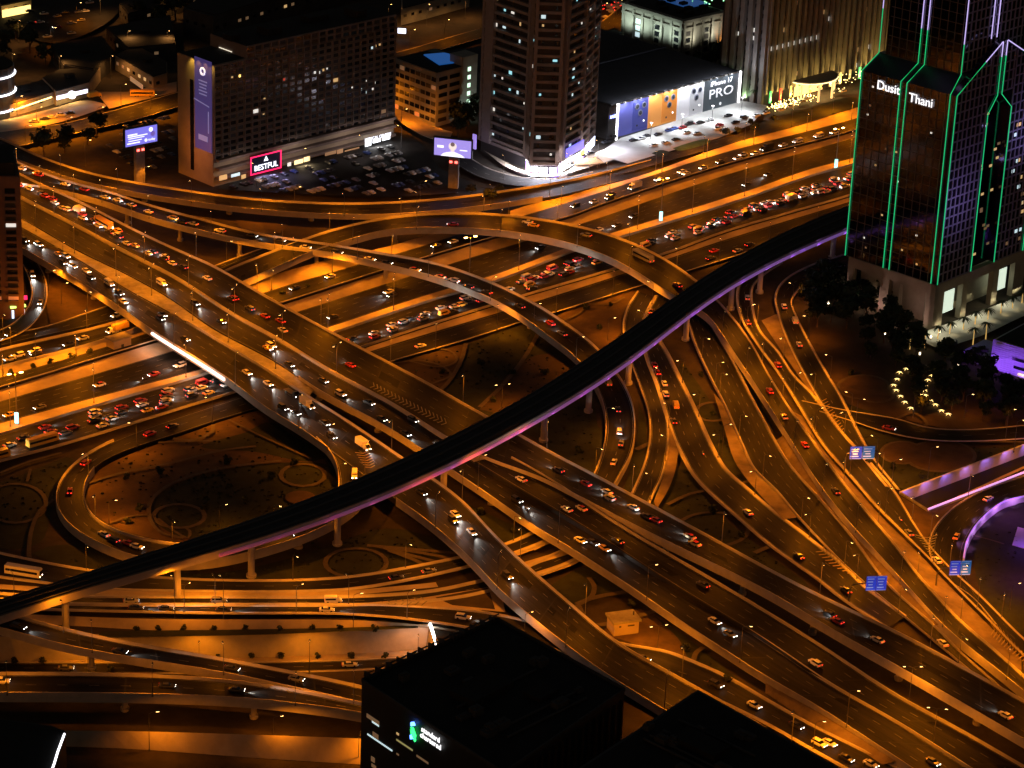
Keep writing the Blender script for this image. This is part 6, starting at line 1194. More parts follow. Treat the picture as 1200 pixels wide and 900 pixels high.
def rooftop(root, c, u1, u2, hw1, hw2, z, n):
    for k in range(n):
        q = c+u1*RNG.uniform(-hw1, hw1)+u2*RNG.uniform(-hw2, hw2); hh = RNG.uniform(.8, 2.2); mb = MB(); mb.box(V3(q[0], q[1], z+hh/2), u1*RNG.uniform(2, 4.5), u2*RNG.uniform(1.6, 3.4), Z*hh)
        for s in (-.5, .5): mb.tube([V3(q[0], q[1], z+hh)+u1*s, V3(q[0], q[1], z+hh+.35)+u1*s], .55, 10)
        put(mb, 'air_conditioner', gu, root)
    for k in range(3):
        q = c+u2*RNG.uniform(-hw2, hw2); mb = MB(); mb.tube([V3(q[0], q[1], z+.5)-u1*hw1*.8, V3(q[0], q[1], z+.5)+u1*hw1*.8], .35, 6); put(mb, 'duct', gu, root)
rooftop(root, cc, u1, u2, 19, 21, RZ+.25, 16)
mb = MB()
for k in range(4): a_, b_ = P_[k], P_[(k+1) % 4]; mb.box((a_+b_)/2+Z*.5, (b_-a_), np.cross(Z, (b_-a_)/np.linalg.norm(b_-a_))*.4, Z*1.0)
put(mb, 'parapet', gu, root)
d = (P_[1]-P_[0]); L = np.linalg.norm(d); d /= L; n_ = V3(-d[1], d[0], 0)
for k in range(13):
    c = P_[0]+d*L*(k+.5)/13; mb = MB(); mb.box(c+Z*1.1, d*.5, n_*2.2+Z*.0, Z*2.0); mb.box(c+d*1.2+Z*1.9, d*2.6, n_*.3, Z*.35); put(mb, 'parapet_fin', mat('black_cladding', (.022, .022, .022)), root)
dl = P_[3]-P_[0]; L = np.linalg.norm(dl); dl /= L; nl = V3(dl[1], -dl[0], 0); qs = []
for x0, y0, wv, hv, mm in ((437, 843, 5.5, 1.2, win_dim), (440, 848, 3.0, .6, win_cool), (445, 870, 11, .45, win_cool), (440, 862, 2.5, 1.5, win_dim), (474, 873, 7, .5, glow('dim_yellow_window', (.9, .8, .3), .25)), (466, 860, 1.0, .6, win_warm), (437, 890, 1.6, 1.5, win_dim), (466, 884, 1.0, .5, win_dim), (495, 890, 5, .6, win_dim), (438, 898, 2, 1, win_dim)):
    qs.append((onplane(x0, y0, P_[0]+nl*.1, dl), dl*wv/2, Z*hv/2, nl, mm))
panes(root, qs)
mb = MB(); d3 = P_[2]-P_[3]; L3 = np.linalg.norm(d3); d3 /= L3; n3 = V3(d3[1], -d3[0], 0)
for k in range(18): mb.box(P_[3]+d3*L3*(k+.5)/18+n3*.35+Z*(RZ/2-RZ-1+0)+Z*0, d3*.5, n3*.7, Z*(RZ-2))
put(mb, 'side_fin', mat('black_cladding', (.022, .022, .022)), root)
sg = thing('building_sign', 'white two line lettering with green and blue emblem on black office', 'sign', onplane(505, 862, P_[0], dl))
Q = P_[0]+nl*.5; txt(sg, 'standard', onplane(504.5, 861, Q, dl), dl, Z, 2.25, sm, .1); txt(sg, 'chartered', onplane(504.5, 868.6, Q, dl), dl, Z, 2.25, sm, .1)
c = onplane(484.5, 857, Q, dl)
for pts, mm in ((((-1.0, 2.4), (.2, 3.0), (.9, 2.2), (-1.0, 1.2)), glow('emblem_blue', (.12, .3, 1), 4)), (((-1.1, .9), (.0, 1.2), (1.2, -.6), (1.0, -1.8), (-.3, .2)), glow('emblem_green', (.03, .9, .15), 3)), (((-1.1, .4), (.2, -.8), (1.2, -2.0), (1.0, -2.8), (-.8, -.9)), glow('emblem_green', (.03, .9, .15), 3)), (((-1.2, -1.6), (-.4, -1.2), (-.1, -2.4), (-1.0, -2.8)), glow('emblem_blue', (.12, .3, 1), 4))):
    mb = MB(); pp = [c+dl*x+Z*y for x, y in pts]; mb.add(pp+[p+nl*.3 for p in pp], [tuple(range(len(pp))), tuple(range(len(pp), 2*len(pp)))]); put(mb, 'emblem', mm, sg)
# neighbour blocks at the frame edge
bk = mat('black_cladding', (.022, .022, .022)); br = mat('black_roof', (.012, .012, .012))
A_ = [W(818, 808, 36), W(640, 925, 36), W(830, 1010, 36), W(1005, 912, 36)]; root = thing('office_building', 'black flat roofed block at the bottom right of the lettering office', 'building', A_[0]-Z*36)
mb = MB(); mb.prism(A_[::-1], 0, 36); put(mb, 'wall', bk, root); cc = sum(A_)/4; cc[2] = 36; mb = MB(); mb.prism([p+(cc-p)*.04 for p in A_[::-1]], 36.02, 36.3); mb.box(cc+V3(0, 14, 1.2), dirv(-42)*14, dirv(48)*7, Z*2.4); put(mb, 'roof', br, root)
mb = MB(); mb.box(onplane(740, 892, A_[0], A_[1]-A_[0])*.0+W(742, 893, 34), dirv(50)*6, dirv(140)*.3, Z*.4); put(mb, 'window', glow('amber_lamp', (1, .8, .4), 3), root); rooftop(root, cc+V3(0, 14, 0), dirv(-42), dirv(48), 16, 14, 36.3, 12)
A_ = [W(-40, 838, 30), W(60, 850, 30), W(77, 857, 30), W(62, 905, 30), W(30, 960, 30), W(-40, 960, 30)]; root = thing('office_building', 'black rounded block at bottom left with a white light line', 'building', A_[1]-Z*30)
mb = MB(); mb.prism(A_[::-1], 0, 30); put(mb, 'wall', bk, root); mb = MB(); cc = sum(A_)/6; mb.prism([p+(cc-p)*.03 for p in A_[::-1]], 30.02, 30.2); put(mb, 'roof', br, root)
mb = MB(); mb.tube([W(75.5, 860, 30.4), W(68, 880, 30.4), W(63.5, 895, 30.4), W(57, 912, 30.4)], .3, 5); put(mb, 'light_line', glow('white_line', (.95, .95, 1), 3), root)
# --- left tower
O = W(29, 374, 0); e1 = dirv(186); nf = V3(math.sin(math.radians(186)), -math.cos(math.radians(186)), 0); nf = nf if nf[1] < 0 else -nf
h = hsolve(O, 207); root = thing('tower', 'brown apartment tower cut by the left edge, neon shop at its foot', 'building', O); es = dirv(104)
mb = MB(); mb.prism([O, O+es*26, O+es*26+e1*30, O+e1*30], 0, h); put(mb, 'wall', mat('maroon_render', (.22, .125, .10), .9, noise=.1, scale=.3), root)
mb = MB(); mb.prism([O+e1*1.5+es*1.5, O+es*24+e1*1.5, O+es*24+e1*29, O+e1*29+es*1.5], h+.02, h+5); put(mb, 'roof', rooff, root); qs = []
for j in range(17):
    for k in range(4):
        qs.append((O+e1*(4+k*6.5)+nf*.1+Z*(9+j*(h-12)/17), e1*1.9, Z*1.0, nf, random.choice([win_dim, win_white]) if random.random() < .09 else paneg))
panes(root, qs); mb = MB()
for j in range(17):
    for k in range(4): mb.box(O+e1*(4+k*6.5)+nf*.6+Z*(9+j*(h-12)/17-1.4), e1*4.2, nf*1.2, Z*.9)
put(mb, 'balcony', mat('maroon_render2', (.20, .13, .11), .9), root)
spot(O+V3(14, -22, 10), 5000, SODIUM, 120, direction=(-.6, .6, .35)); spot(O+V3(4, -6, 7), 3000, SODIUM, 130, direction=(-.3, .6, .2))
sg = thing('shop_sign', 'yellow green lit shop awning at the foot of the left tower', 'sign', W(20, 372, 0)); c = W(21, 359, 5); mb = MB(); mb.box(c, dirv(25)*6, dirv(115)*1.2, Z*.8); put(mb, 'awning', glow('lime_awning', (.6, 1, .15), 2.6), sg); mb = MB(); mb.box(c-Z*3, dirv(25)*5, dirv(115)*.6, Z*3.4); put(mb, 'shop_window', glow('bluewhite_shop', (.6, .75, 1), 2), sg)
sg = thing('neon_sign', 'small red neon sign on the left tower corner', 'sign', W(28, 350, 0)); mb = MB(); mb.box(W(27, 349, 4), dirv(20)*3.2, dirv(110)*.5, Z*1.6); put(mb, 'sign_board', glow('red_neon', (1, .02, .12), 1.8), sg)
road('tow', 'road', 'curved service road around the left tower in the headlights', [(28, 315), (36, 335), (38, 352), (30, 370), (10, 388), (-30, 402)], [(42, 310), (52, 330), (54, 355), (46, 375), (25, 395), (-20, 412)], lanes=1, bh=.2)
traffic('tow', 'on the curved road around the left tower', G4, '32 322 cwh,46 354 cwh,17 392 cbh', beam=1)
kio = W(139, 408, 1.7); root = thing('kiosk', 'beige flat roofed kiosk beside the highway bank', 'kiosk', kio); mb = MB(); mb.box(kio+Z*2.2, dirv(45)*8, dirv(135)*5, Z*4.4); put(mb, 'wall', beige, root); mb = MB(); mb.box(kio+Z*4.6, dirv(45)*8.8, dirv(135)*5.8, Z*.4); put(mb, 'roof', concrete_d, root); mb = MB(); mb.box(kio+Z*1.3-dirv(135)*2.55, dirv(45)*1.2, dirv(135)*.1, Z*2.2); put(mb, 'door', dsteel, root)
# --- plant house in the sandy yard
O = W(719, 747, 0); e1, e2 = dirv(20), dirv(110); root = thing('plant_house', 'small orange lit plant house with flat roof in the sandy yard', 'hut', O)
mb = MB(); mb.prism([O, O+e1*8.2, O+e1*8.2+e2*6, O+e2*6], 0, 4.6); put(mb, 'wall', beige, root); mb = MB(); mb.prism([O-e1*.5-e2*.6, O+e1*8.8-e2*.6, O+e1*8.8+e2*6.6, O-e1*.5+e2*6.6], 4.62, 5.3); put(mb, 'roof', concrete_d, root)
mb = MB(); mb.box(O+e1*5.6-e2*.06+Z*3.4, e1*2.2, e2*.1, Z*.4); mb.box(O+e1*2.0-e2*.06+Z*3.4, e1*.7, e2*.1, Z*.5); put(mb, 'vent', dsteel, root); mb = MB(); mb.tube([O+e1*7.5+e2*3+Z*5.3, O+e1*7.5+e2*3+Z*6.6], .25, 8); put(mb, 'chimney', steel, root)
spot(O-e2*9+e1*3+Z*6, 4200, SODIUM, 120, direction=(.1, 1, -.3))
# --- violet lit building at the right edge
vr = mat('white_render', (.62, .62, .64)); O = W(1160, 432, 0); e1 = dirv(-38); e2 = dirv(52); h = 12.0
root = thing('pavilion_building', 'white louvred building washed violet at the right edge', 'building', O)
mb = MB(); mb.prism([O, O+e1*40, O+e1*40+e2*30, O+e2*30], 0, h); put(mb, 'wall', vr, root); n_ = -e2; mb = MB()
for k in range(14): mb.box(O+e1*20+n_*.12+Z*(k+.6)*h/14.5, e1*39.5, n_*.25, Z*.25)
put(mb, 'louvre', vr, root); mb = MB(); mb.prism([O+e1*1+e2*1, O+e1*39+e2*1, O+e1*39+e2*29, O+e1*1+e2*29], h+.02, h+.3); mb.box(O+e1*16+e2*14+Z*(h+2), e1*12, e2*10, Z*3.6); put(mb, 'roof', rooff, root)
mb = MB(); mb.box(O+e1*16+n_*.3+Z*7, e1*14, n_*.2, Z*1.2); mb.box(O+e1*17+n_*.3+Z*3.8, e1*14, n_*.2, Z*1.2); put(mb, 'window', paneg, root)
mb = MB(); mb.box(O+e1*20+n_*.6+Z*1.6, e1*15, n_*.8, Z*.5); put(mb, 'glow_strip', glow('warm_strip', (1, .75, .3), 1.5), root)
mb = MB(); T0 = [W(1133, 404, 5), W(1160, 420, 5), W(1160, 426, 5), W(1133, 410, 5)]; mb.prism([O-e1*12, O, O+e2*16, O-e1*12+e2*16], 0, 4.2); put(mb, 'low_wing', vr, root)
for k in range(3): spot(O+e1*(4+k*11)+n_*9+Z*2, 5200, (.30, .08, 1), 130, .9, direction=tuple(-n_+Z*.5))
spot(O-e1*16+n_*5+Z*6, 1600, (.30, .08, 1), 130, .9, direction=tuple(e1-n_+Z*-.1))
mb = MB(); O2 = W(1186, 640, 0); mb.prism([O2, O2+V3(14, -9, 0), O2+V3(18, 6, 0), O2+V3(4, 14, 0)], 0, .5); o_ = mb.build('plinth', mat('white_render', (.62, .62, .64))); tag(o_, 'low white plinth glowing violet on the dark right lawn', 'plinth', rank=False); spot(O2+V3(6, -4, 7), 2500, (.3, .08, 1), 150); spot(O2+V3(4, 22, 9), 3500, (.5, .12, .9), 160); spot(O2+V3(2, -26, 9), 3500, (.7, .12, .7), 160)
# --- screens on columns
def screen(cx, cy, pts, ang, phrase, face, colb):
    g = W(cx, cy, 0); e = dirv(ang); n = V3(e[1], -e[0], 0); cs = [onplane(x, y, g+n*.6, e) for x, y in pts]
    zt = (cs[0][2]+cs[1][2])/2; zb = (cs[2][2]+cs[3][2])/2; u0 = ((cs[0]-g)@e+(cs[3]-g)@e)/2; u1 = ((cs[1]-g)@e+(cs[2]-g)@e)/2
    r = thing('led_screen', phrase, 'screen', g); c = g+e*(u0+u1)/2
    mb = MB(); mb.box(c+Z*(zt+zb)/2, e*(u1-u0+1.2), n*1.2, Z*(zt-zb+1.2)); put(mb, 'housing', dsteel, r)
    mb = MB(); mb.box(c+n*.66+Z*(zt+zb)/2, e*(u1-u0), n*.1, Z*(zt-zb)); put(mb, 'screen_face', glow('screen_'+face, colb, 1.0), r)
    mb = MB(); mb.prism([g+e*a+n*b for a, b in ((-2.2, -1.2), (2.2, -1.2), (2.2, .9), (-2.2, .9))], 0, zb-.4); put(mb, 'column', concrete_d, r)
    mb = MB(); mb.box(g+n*1.0+Z*(zb-2.4)-e*1.2, e*1.2, n*.4, Z*.9); mb.box(g+n*1.0+Z*(zb-2.4)+e*1.2, e*1.2, n*.4, Z*.9); put(mb, 'warning_light', glow('red_beacon', (1, .08, .06), 7), r)
    H_, W_ = zt-zb, u1-u0; Q = c+n*.75+Z*(zt+zb)/2; wm = glow('screen_white', (.88, .88, 1), 1.6)
    if face == 'words':
        mb = MB()
        for (x, y, w_, hh) in ((-.28, .16, .3, .07), (-.12, .05, .62, .05), (-.16, -.06, .5, .04), (-.2, -.2, .42, .04), (-.25, -.34, .4, .06)): mb.box(Q+e*W_*x+Z*H_*y, e*W_*w_, n*.05, Z*H_*hh)
        mb.tube([Q+e*W_*.3+Z*H_*.28, Q+e*W_*.3+Z*H_*.28+n*.06], H_*.13, 14); mb.tube([Q+e*W_*.14-Z*H_*.3, Q+e*W_*.14-Z*H_*.3+n*.06], H_*.09, 12); put(mb, 'screen_picture', wm, r)
        mb = MB(); mb.tube([Q+e*W_*.36+Z*H_*.02, Q+e*W_*.36+Z*H_*.02+n*.06], H_*.16, 12); put(mb, 'screen_figure', glow('screen_plum', (.2, .13, .5), .8), r)
        txt(r, 'today', Q+e*W_*.32-Z*H_*.3+n*.1, e, Z, H_*.2, wm, .02)
    else:
        mb = MB(); mb.tube([Q+Z*H_*.1, Q+Z*H_*.1+n*.06], H_*.23, 16); mb.box(Q-Z*H_*.12, e*W_*.1, n*.08, Z*H_*.2); put(mb, 'screen_figure', glow('screen_skin', (.95, .80, .74), 1.0), r)
        mb = MB(); mb.add([Q+n*.02+e*W_*a+Z*H_*b for a, b in ((-.32, -.5), (-.24, -.34), (-.08, -.24), (.08, -.24), (.24, -.36), (.34, -.5))], [(0, 1, 2, 3, 4, 5)]); mb.box(Q-e*W_*.33+Z*H_*.03, e*W_*.17, n*.05, Z*H_*.13); mb.box(Q+e*W_*.3-Z*H_*.08, e*W_*.2, n*.05, Z*H_*.05); put(mb, 'screen_picture', wm, r)
        mb = MB(); mb.tube([Q+Z*H_*.22+n*.03, Q+Z*H_*.22+n*.08], H_*.13, 12); put(mb, 'screen_hair', glow('screen_brown', (.3, .2, .2), .6), r)
    area(c+n*3+Z*(zt+zb)/2, 420, (.5, .45, 1), W_, H_, tuple(n-Z*.3))
screen(164, 216, ((147, 154), (184, 144.5), (184, 163), (147, 175)), 40, 'angled blue screen with white words on a lit column', 'words', (.22, .20, .85))
screen(531, 225, ((509, 161), (552, 166), (552, 186), (509, 181)), -12, 'wide violet screen showing a head and shoulders over dark car park', 'head', (.38, .30, .85))
# ------------------------------------------------------------------ vegetation
bark = mat('bark', (.09, .06, .04), .95, noise=.3, scale=2)
leafs = [mat('leaf_dark', (.022, .032, .014), .8, noise=.35, scale=.6), mat('leaf_mid', (.035, .05, .02), .8, noise=.35, scale=.6)]
palmleaf = mat('palm_leaf', (.045, .065, .025), .75, noise=.3, scale=.8)
def crown_mesh(rad, hgt, n, leaf, zc, seed, mi):
    R = random.Random(seed); mb = MB(); lobes = [(R.uniform(-.5, .5)*rad, R.uniform(-.5, .5)*rad, zc+R.uniform(-.3, .35)*hgt, R.uniform(.45, .75)) for _ in range(7)]
    for _ in range(n):
        lx, ly, lz, lr = R.choice(lobes); u = np.array([R.gauss(0, 1), R.gauss(0, 1), R.gauss(0, 1)]); u /= np.linalg.norm(u); k = lr*(R.random()**.4)
        c = np.array([lx, ly, lz])+u*np.array([rad*k, rad*k, hgt*.5*k]); a = np.array([R.gauss(0, 1), R.gauss(0, 1), R.gauss(0, .6)]); a /= np.linalg.norm(a); b = np.cross(a, u+.01); b /= np.linalg.norm(b); s = leaf*R.uniform(.6, 1.3)
        mb.quad(c-a*s-b*s*.6, c+a*s-b*s*.6, c+a*s*.8+b*s*.6, c-a*s*.8+b*s*.6)
    return mb.mesh('crown', mi)
def trunk_mesh(h, r, lean=.2):
    mb = MB(); mb.tube([(0, 0, 0), (lean*.4, .1, h*.5), (lean, 0, h)], [r, r*.8, r*.5], 7)
    for a in (0, 2.1, 4.2): mb.tube([(lean*.7, 0, h*.75), (lean+math.cos(a)*h*.25, math.sin(a)*h*.25, h*1.2)], [r*.4, r*.2], 5)
    return mb.mesh('trunk', bark)
TREES = [(trunk_mesh(3.2, .3), crown_mesh(3.6, 5.0, 420, .55, 5.6, k, leafs[k % 2])) for k in range(5)]
BUSH = [crown_mesh(1.35, 2.2, 190, .33, 1.2, 40+k, leafs[k % 2]) for k in range(3)]; BST = trunk_mesh(.8, .1, .02)
def palm_meshes(seed, lit=None, h=7.5, fr=3.2):
    R = random.Random(seed); t = MB(); t.tube([(0, 0, 0), (.1, 0, h*.5), (.25, 0, h)], [.28, .2, .17], 8); f = MB()
    for k in range(15):
        a = k*2.4+R.uniform(-.2, .2); el = R.uniform(.1, .9); d = np.array([math.cos(a), math.sin(a), 0]); s_ = np.array([-math.sin(a), math.cos(a), 0]); pts = []
        for q in np.linspace(0, 1, 6): pts.append(np.array([.25, 0, h])+d*fr*q+Z*(el*fr*.6*q-1.5*q*q*fr*.5))
        for i in range(5):
            w0, w1 = .42*(1-abs(i/5-.35)), .42*(1-abs((i+1)/5-.35))*(1 if i < 4 else .1)
            f.quad(pts[i]-s_*w0-Z*.12, pts[i], pts[i+1], pts[i+1]-s_*w1-Z*.12); f.quad(pts[i], pts[i]+s_*w0-Z*.12, pts[i+1]+s_*w1-Z*.12, pts[i+1])
    return t.mesh('trunk', lit or bark), f.mesh('fronds', palmleaf)
PALMS = [palm_meshes(k) for k in range(3)]; PLIT = [palm_meshes(9, glow('lit_trunk', (1, .6, .16), .55))]
def plant(p, meshes, names, nm, phrase, cat, group, s=1.0):
    e = empty(nm, tuple(p)); e.rotation_euler = (0, 0, random.uniform(0, 6.28)); e.scale = (s, s, s*random.uniform(.9, 1.1))
    for m_, n_ in zip(meshes, names): link(bpy.data.objects.new(n_, m_), e)
    return tag(e, phrase, cat, group)
def inside(p, poly):
    c = False
    for (x0, y0), (x1, y1) in zip(poly, poly[1:]+poly[:1]):
        if (y0 > p[1]) != (y1 > p[1]) and p[0] < (x1-x0)*(p[1]-y0)/(y1-y0)+x0: c = not c
    return c
def grove(poly, gap, phrase, group, big=1.0):
    xs = [p[0] for p in poly]; ys = [p[1] for p in poly]; pts = []; tries = 0
    while tries < 1500:
        tries += 1; q = (random.uniform(min(xs), max(xs)), random.uniform(min(ys), max(ys)))
        if not inside(q, poly): continue
        g = W(*q)
        if all(np.linalg.norm(g-o) > gap for o in pts): pts.append(g)
    for g in pts: plant(g, random.choice(TREES), ('trunk', 'crown'), 'leafy_tree', phrase, 'tree', group, big*random.uniform(.8, 1.3))
grove([(942, 345), (965, 325), (990, 322), (1030, 352), (1060, 395), (1040, 412), (1000, 395), (950, 385)], 7.2, 'dark park tree at the foot of the hotel tower', 'dark park trees', 1.15)
grove([(1000, 400), (1045, 405), (1085, 400), (1080, 425), (1050, 432), (1010, 425)], 8, 'dark leafy tree between hotel tower and star lights', 'dark park trees', 1.0)
grove([(1090, 430), (1140, 425), (1165, 455), (1197, 470), (1197, 505), (1140, 500), (1105, 480)], 8, 'dark leafy tree near the violet building', 'dark park trees', 1.05)
grove([(1058, 440), (1070, 436), (1078, 470), (1085, 485), (1072, 487), (1064, 465)], 7, 'dark leafy tree between the two arcs of star lights', 'dark park trees', .9)
grove([(40, 185), (95, 165), (118, 158), (112, 170), (70, 185), (50, 192)], 9, 'dark round tree beside the wide road at upper left', 'trees behind the upper ramp', 1.2)
grove([(0, 40), (30, 45), (60, 75), (30, 80), (0, 75)], 12, 'dark tree in the unlit garden at far upper left', 'trees at the top of the photograph', 1.3)
grove([(160, 25), (200, 15), (215, 30), (180, 42)], 12, 'dark tree above the long shed', 'trees at the top of the photograph', 1.4)
grove([(525, 140), (548, 120), (556, 150), (535, 165)], 7, 'dark tree between the grey block and corner tower', 'trees by the corner tower', 1.25)
grove([(800, 80), (845, 62), (848, 78), (810, 92)], 8, 'dark tree in front of the pilastered building', 'trees by the pilastered building', .9)
grove([(540, 232), (580, 225), (600, 232), (570, 243)], 10, 'low dark tree on the verge below the corner street', 'trees by the corner tower', .7)
grove([(845, 165), (880, 150), (910, 143), (905, 150), (860, 168)], 9, 'small round tree in the verge beside the lit parking', 'trees on the lit verge', .55)
for i, x in enumerate((215, 250, 288, 328, 366, 399, 440, 160, 185)):
    plant(W(x, 739.5, .0), (BST, BUSH[i % 3]), ('trunk', 'crown'), 'round_bush', 'round dark bush against the lit planter wall', 'bush', 'bushes along the planter wall', .85)
for i, x in enumerate((412, 451, 486, 255, 295, 330, 372)):
    plant(W(x, 771, UZ+.0), (BST, BUSH[i % 3]), ('trunk', 'crown'), 'round_bush', 'small round tree in the underpass before the retaining wall', 'bush', 'bushes in the underpass', .8)
for i, (x, y) in enumerate(((17, 777), (50, 777), (108, 785), (130, 786))):
    plant(W(x, y, UZ), (BST, BUSH[i % 3]), ('trunk', 'crown'), 'round_bush', 'round bush under the descending ramp at lower left', 'bush', 'bushes in the underpass', .85)
for i, (x, y) in enumerate(((12, 437), (40, 430), (60, 424), (85, 418), (105, 412), (330, 344), (360, 335), (470, 303))):
    plant(W(x, y+3, 1.7), (BST, BUSH[i % 3]), ('trunk', 'crown'), 'low_shrub', 'low dark shrub on the strip between the stone banks', 'shrub', 'shrubs between the stone banks', 1.0)
for i, (x, y) in enumerate(((1083, 408), (1098, 402), (1112, 396), (1128, 391), (1142, 385), (1157, 379), (1172, 372), (1186, 366), (1197, 360), (1066, 410), (1140, 404), (1155, 398))):
    plant(W(x, y), PLIT[0], ('trunk', 'fronds'), 'palm_tree', 'palm with glowing wrapped trunk along the tower drive', 'palm tree', 'lit palms along the tower drive', .9); spot(W(x, y)+V3(1.5, -1.5, 3.5), 70, (1, .75, .35), 160)
for i, (x, y) in enumerate(((870, 105), (866, 112), (875, 117), (884, 122), (858, 108))):
    plant(W(x, y), PALMS[i % 3], ('trunk', 'fronds'), 'palm_tree', 'green lit palm at the corner of the finned hotel', 'palm tree', 'palms at the finned hotel', .9)
spot(W(872, 118)+V3(0, -3, 2), 3000, (.55, 1, .5), 140, direction=(0, .4, 1))
GARD = [((120, 545), (150, 560), (190, 555), (165, 600), (240, 600), (290, 590), (320, 560), (345, 545), (150, 612), (270, 545)), ((480, 470), (520, 440), (560, 430), (600, 440), (640, 440), (580, 470), (640, 500), (680, 530)), ((690, 365), (715, 360), (700, 385)), ((820, 440), (832, 485), (845, 520), (870, 560), (835, 600), (870, 630)), ((1020, 545), (1045, 550), (1075, 560), (1000, 440)), ((560, 605), (600, 625), (740, 712), (800, 765), (850, 800))]
for names_, pts_ in zip(('in the loop garden', 'on the large dark lawn', 'in the gravel garden by the curved ramp', 'on the lawns between the right hand ramps', 'on the lawn above the violet cutting', 'on the lawns beside the lower carriageway'), GARD):
    for x, y in pts_:
        plant(W(x+random.uniform(-4, 4), y+random.uniform(-2, 2)), (BST, random.choice(BUSH)), ('trunk', 'crown'), 'low_shrub', 'low dark shrub '+names_, 'shrub', 'shrubs '+names_, random.uniform(.7, 1.3))
gm = MB(); RG = random.Random(5)
for poly_, cnt in (([(176, 610), (200, 570), (250, 553), (385, 545), (392, 572), (340, 603), (215, 630)], 260), ([(102, 585), (150, 527), (300, 483), (388, 545), (320, 543), (200, 568), (150, 620)], 220), ([(430, 445), (546, 404), (620, 382), (690, 455), (695, 545), (560, 482)], 420), ([(800, 545), (900, 650), (950, 690), (790, 605)], 160), ([(800, 425), (868, 525), (905, 600), (815, 480)], 140), ([(985, 470), (1125, 525), (1197, 522), (1055, 575), (1005, 510)], 240), ([(1140, 640), (1260, 575), (1260, 760), (1150, 695)], 160), ([(36, 650), (160, 665), (450, 620), (530, 645), (400, 678), (150, 676)], 260), ([(-40, 580), (85, 535), (60, 600), (-40, 640)], 140), ([(765, 722), (900, 830), (812, 780)], 120)):
    xs = [q[0] for q in poly_]; ys = [q[1] for q in poly_]; k = 0
    while k < cnt:
        q = (RG.uniform(min(xs), max(xs)), RG.uniform(min(ys), max(ys)))
        if not inside(q, poly_): cnt -= .25; continue
        k += 1; g = W(*q); s = RG.uniform(.2, .65); a = RG.uniform(0, 3.14)
        for t in (0, 1.05, 2.1): d = V3(math.cos(a+t), math.sin(a+t), 0)*s; gm.quad(g-d, g+d, g+d*.7+Z*s*.9, g-d*.7+Z*s*.9)
tag(gm.build('ground_cover', mat('tuft', (.03, .038, .016), .9, noise=.4, scale=.3)), 'sparse tufts of ground cover on the gardens between the ramps', 'ground cover', None, 'stuff', rank=False)
# star shaped lights in two arcs
sm_ = MB()
for k in range(5):
    a = k*2*math.pi/5; d = V3(math.cos(a), math.sin(a), 0); s_ = V3(-d[1], d[0], 0)
    sm_.add([Z*2.2+s_*.32, Z*2.2-s_*.32, d*1.0+Z*2.1-s_*.22, d*2.1+Z*1.45, d*1.0+Z*2.1+s_*.22, Z*2.4], [(0, 5, 4), (5, 1, 2), (5, 2, 3, 4)])
starm = sm_.mesh('light_arms', glow('warm_star', (1, .68, .22), 3.2)); st_ = MB(); st_.tube([(0, 0, 0), (0, 0, 2.2)], [.14, .1], 6); stm = st_.mesh('stem', bark)
for arc, ph in (([(1070, 431), (1062, 435), (1054, 439), (1051, 447), (1047, 454), (1050, 460), (1055, 467), (1060, 474), (1067, 481)], 'golden star shaped garden light in the left arc by the park'), ([(1092, 443), (1087, 448), (1083, 454), (1083, 460), (1084, 466), (1090, 472), (1096, 477), (1103, 484), (1111, 488)], 'golden star shaped garden light in the right arc by the park')):
    for x, y in arc:
        e = empty('star_light', tuple(W(x, y+1))); e.rotation_euler = (0, 0, random.uniform(0, 6)); e.scale = (.7, .7, .7); link(bpy.data.objects.new('stem', stm), e); link(bpy.data.objects.new('light_arms', starm), e); tag(e, ph, 'garden light', 'star lights by the park')
# little lights under the park trees
ball = MB(); ball.tube([(0, 0, 0), (0, 0, 1.0)], .06, 5); bs = ball.mesh('stem', dsteel); ball = MB(); ball.tube([(0, 0, 1.0), (0, 0, 1.3)], .3, 8)
gb_ = {k: ball.mesh('lamp_head', m_) for k, m_ in (('warm', glow('garden_warm', (1, .8, .5), 7)), ('green', glow('garden_green', (.1, 1, .3), 7)), ('pink', glow('garden_pink', (1, .3, .5), 5)))}
for x, y, k in ((1001, 347, 'green'), (1004, 346, 'green'), (1008, 352, 'pink'), (1012, 360, 'warm'), (1016, 362, 'warm'), (1020, 364, 'warm'), (1026, 366, 'pink'), (1032, 366, 'warm'), (1036, 370, 'warm'), (1043, 372, 'warm'), (1048, 374, 'pink'), (1057, 377, 'warm'), (955, 362, 'warm'), (962, 360, 'warm'), (970, 364, 'warm'), (947, 358, 'warm'), (975, 376, 'warm'), (1036, 400, 'warm'), (1046, 403, 'pink'), (1090, 404, 'warm'), (1100, 398, 'warm'), (1120, 432, 'warm'), (1122, 436, 'warm'), (1154, 442, 'warm'), (1157, 431, 'warm'), (1077, 424, 'warm')):
    e = empty('garden_light', tuple(W(x, y))); e.scale = (1, 1, 3.0); link(bpy.data.objects.new('stem', bs), e); link(bpy.data.objects.new('lamp_head', gb_[k]), e); tag(e, {'warm': 'warm white', 'green': 'green', 'pink': 'pink'}[k]+' point light among the dark park trees', 'garden light', 'small lights in the park')
spot(W(1018, 362)+Z*5, 1500, (1, .6, .35), 160); spot(W(1045, 372)+V3(0, -4, 5), 1200, (1, .6, .4), 160)
for x, y in ((1092, 396), (1118, 386), (1144, 376), (1172, 362)): spot(W(x, y)+Z*7, 1700, (1, .92, .6), 160)
RB = random.Random(11)
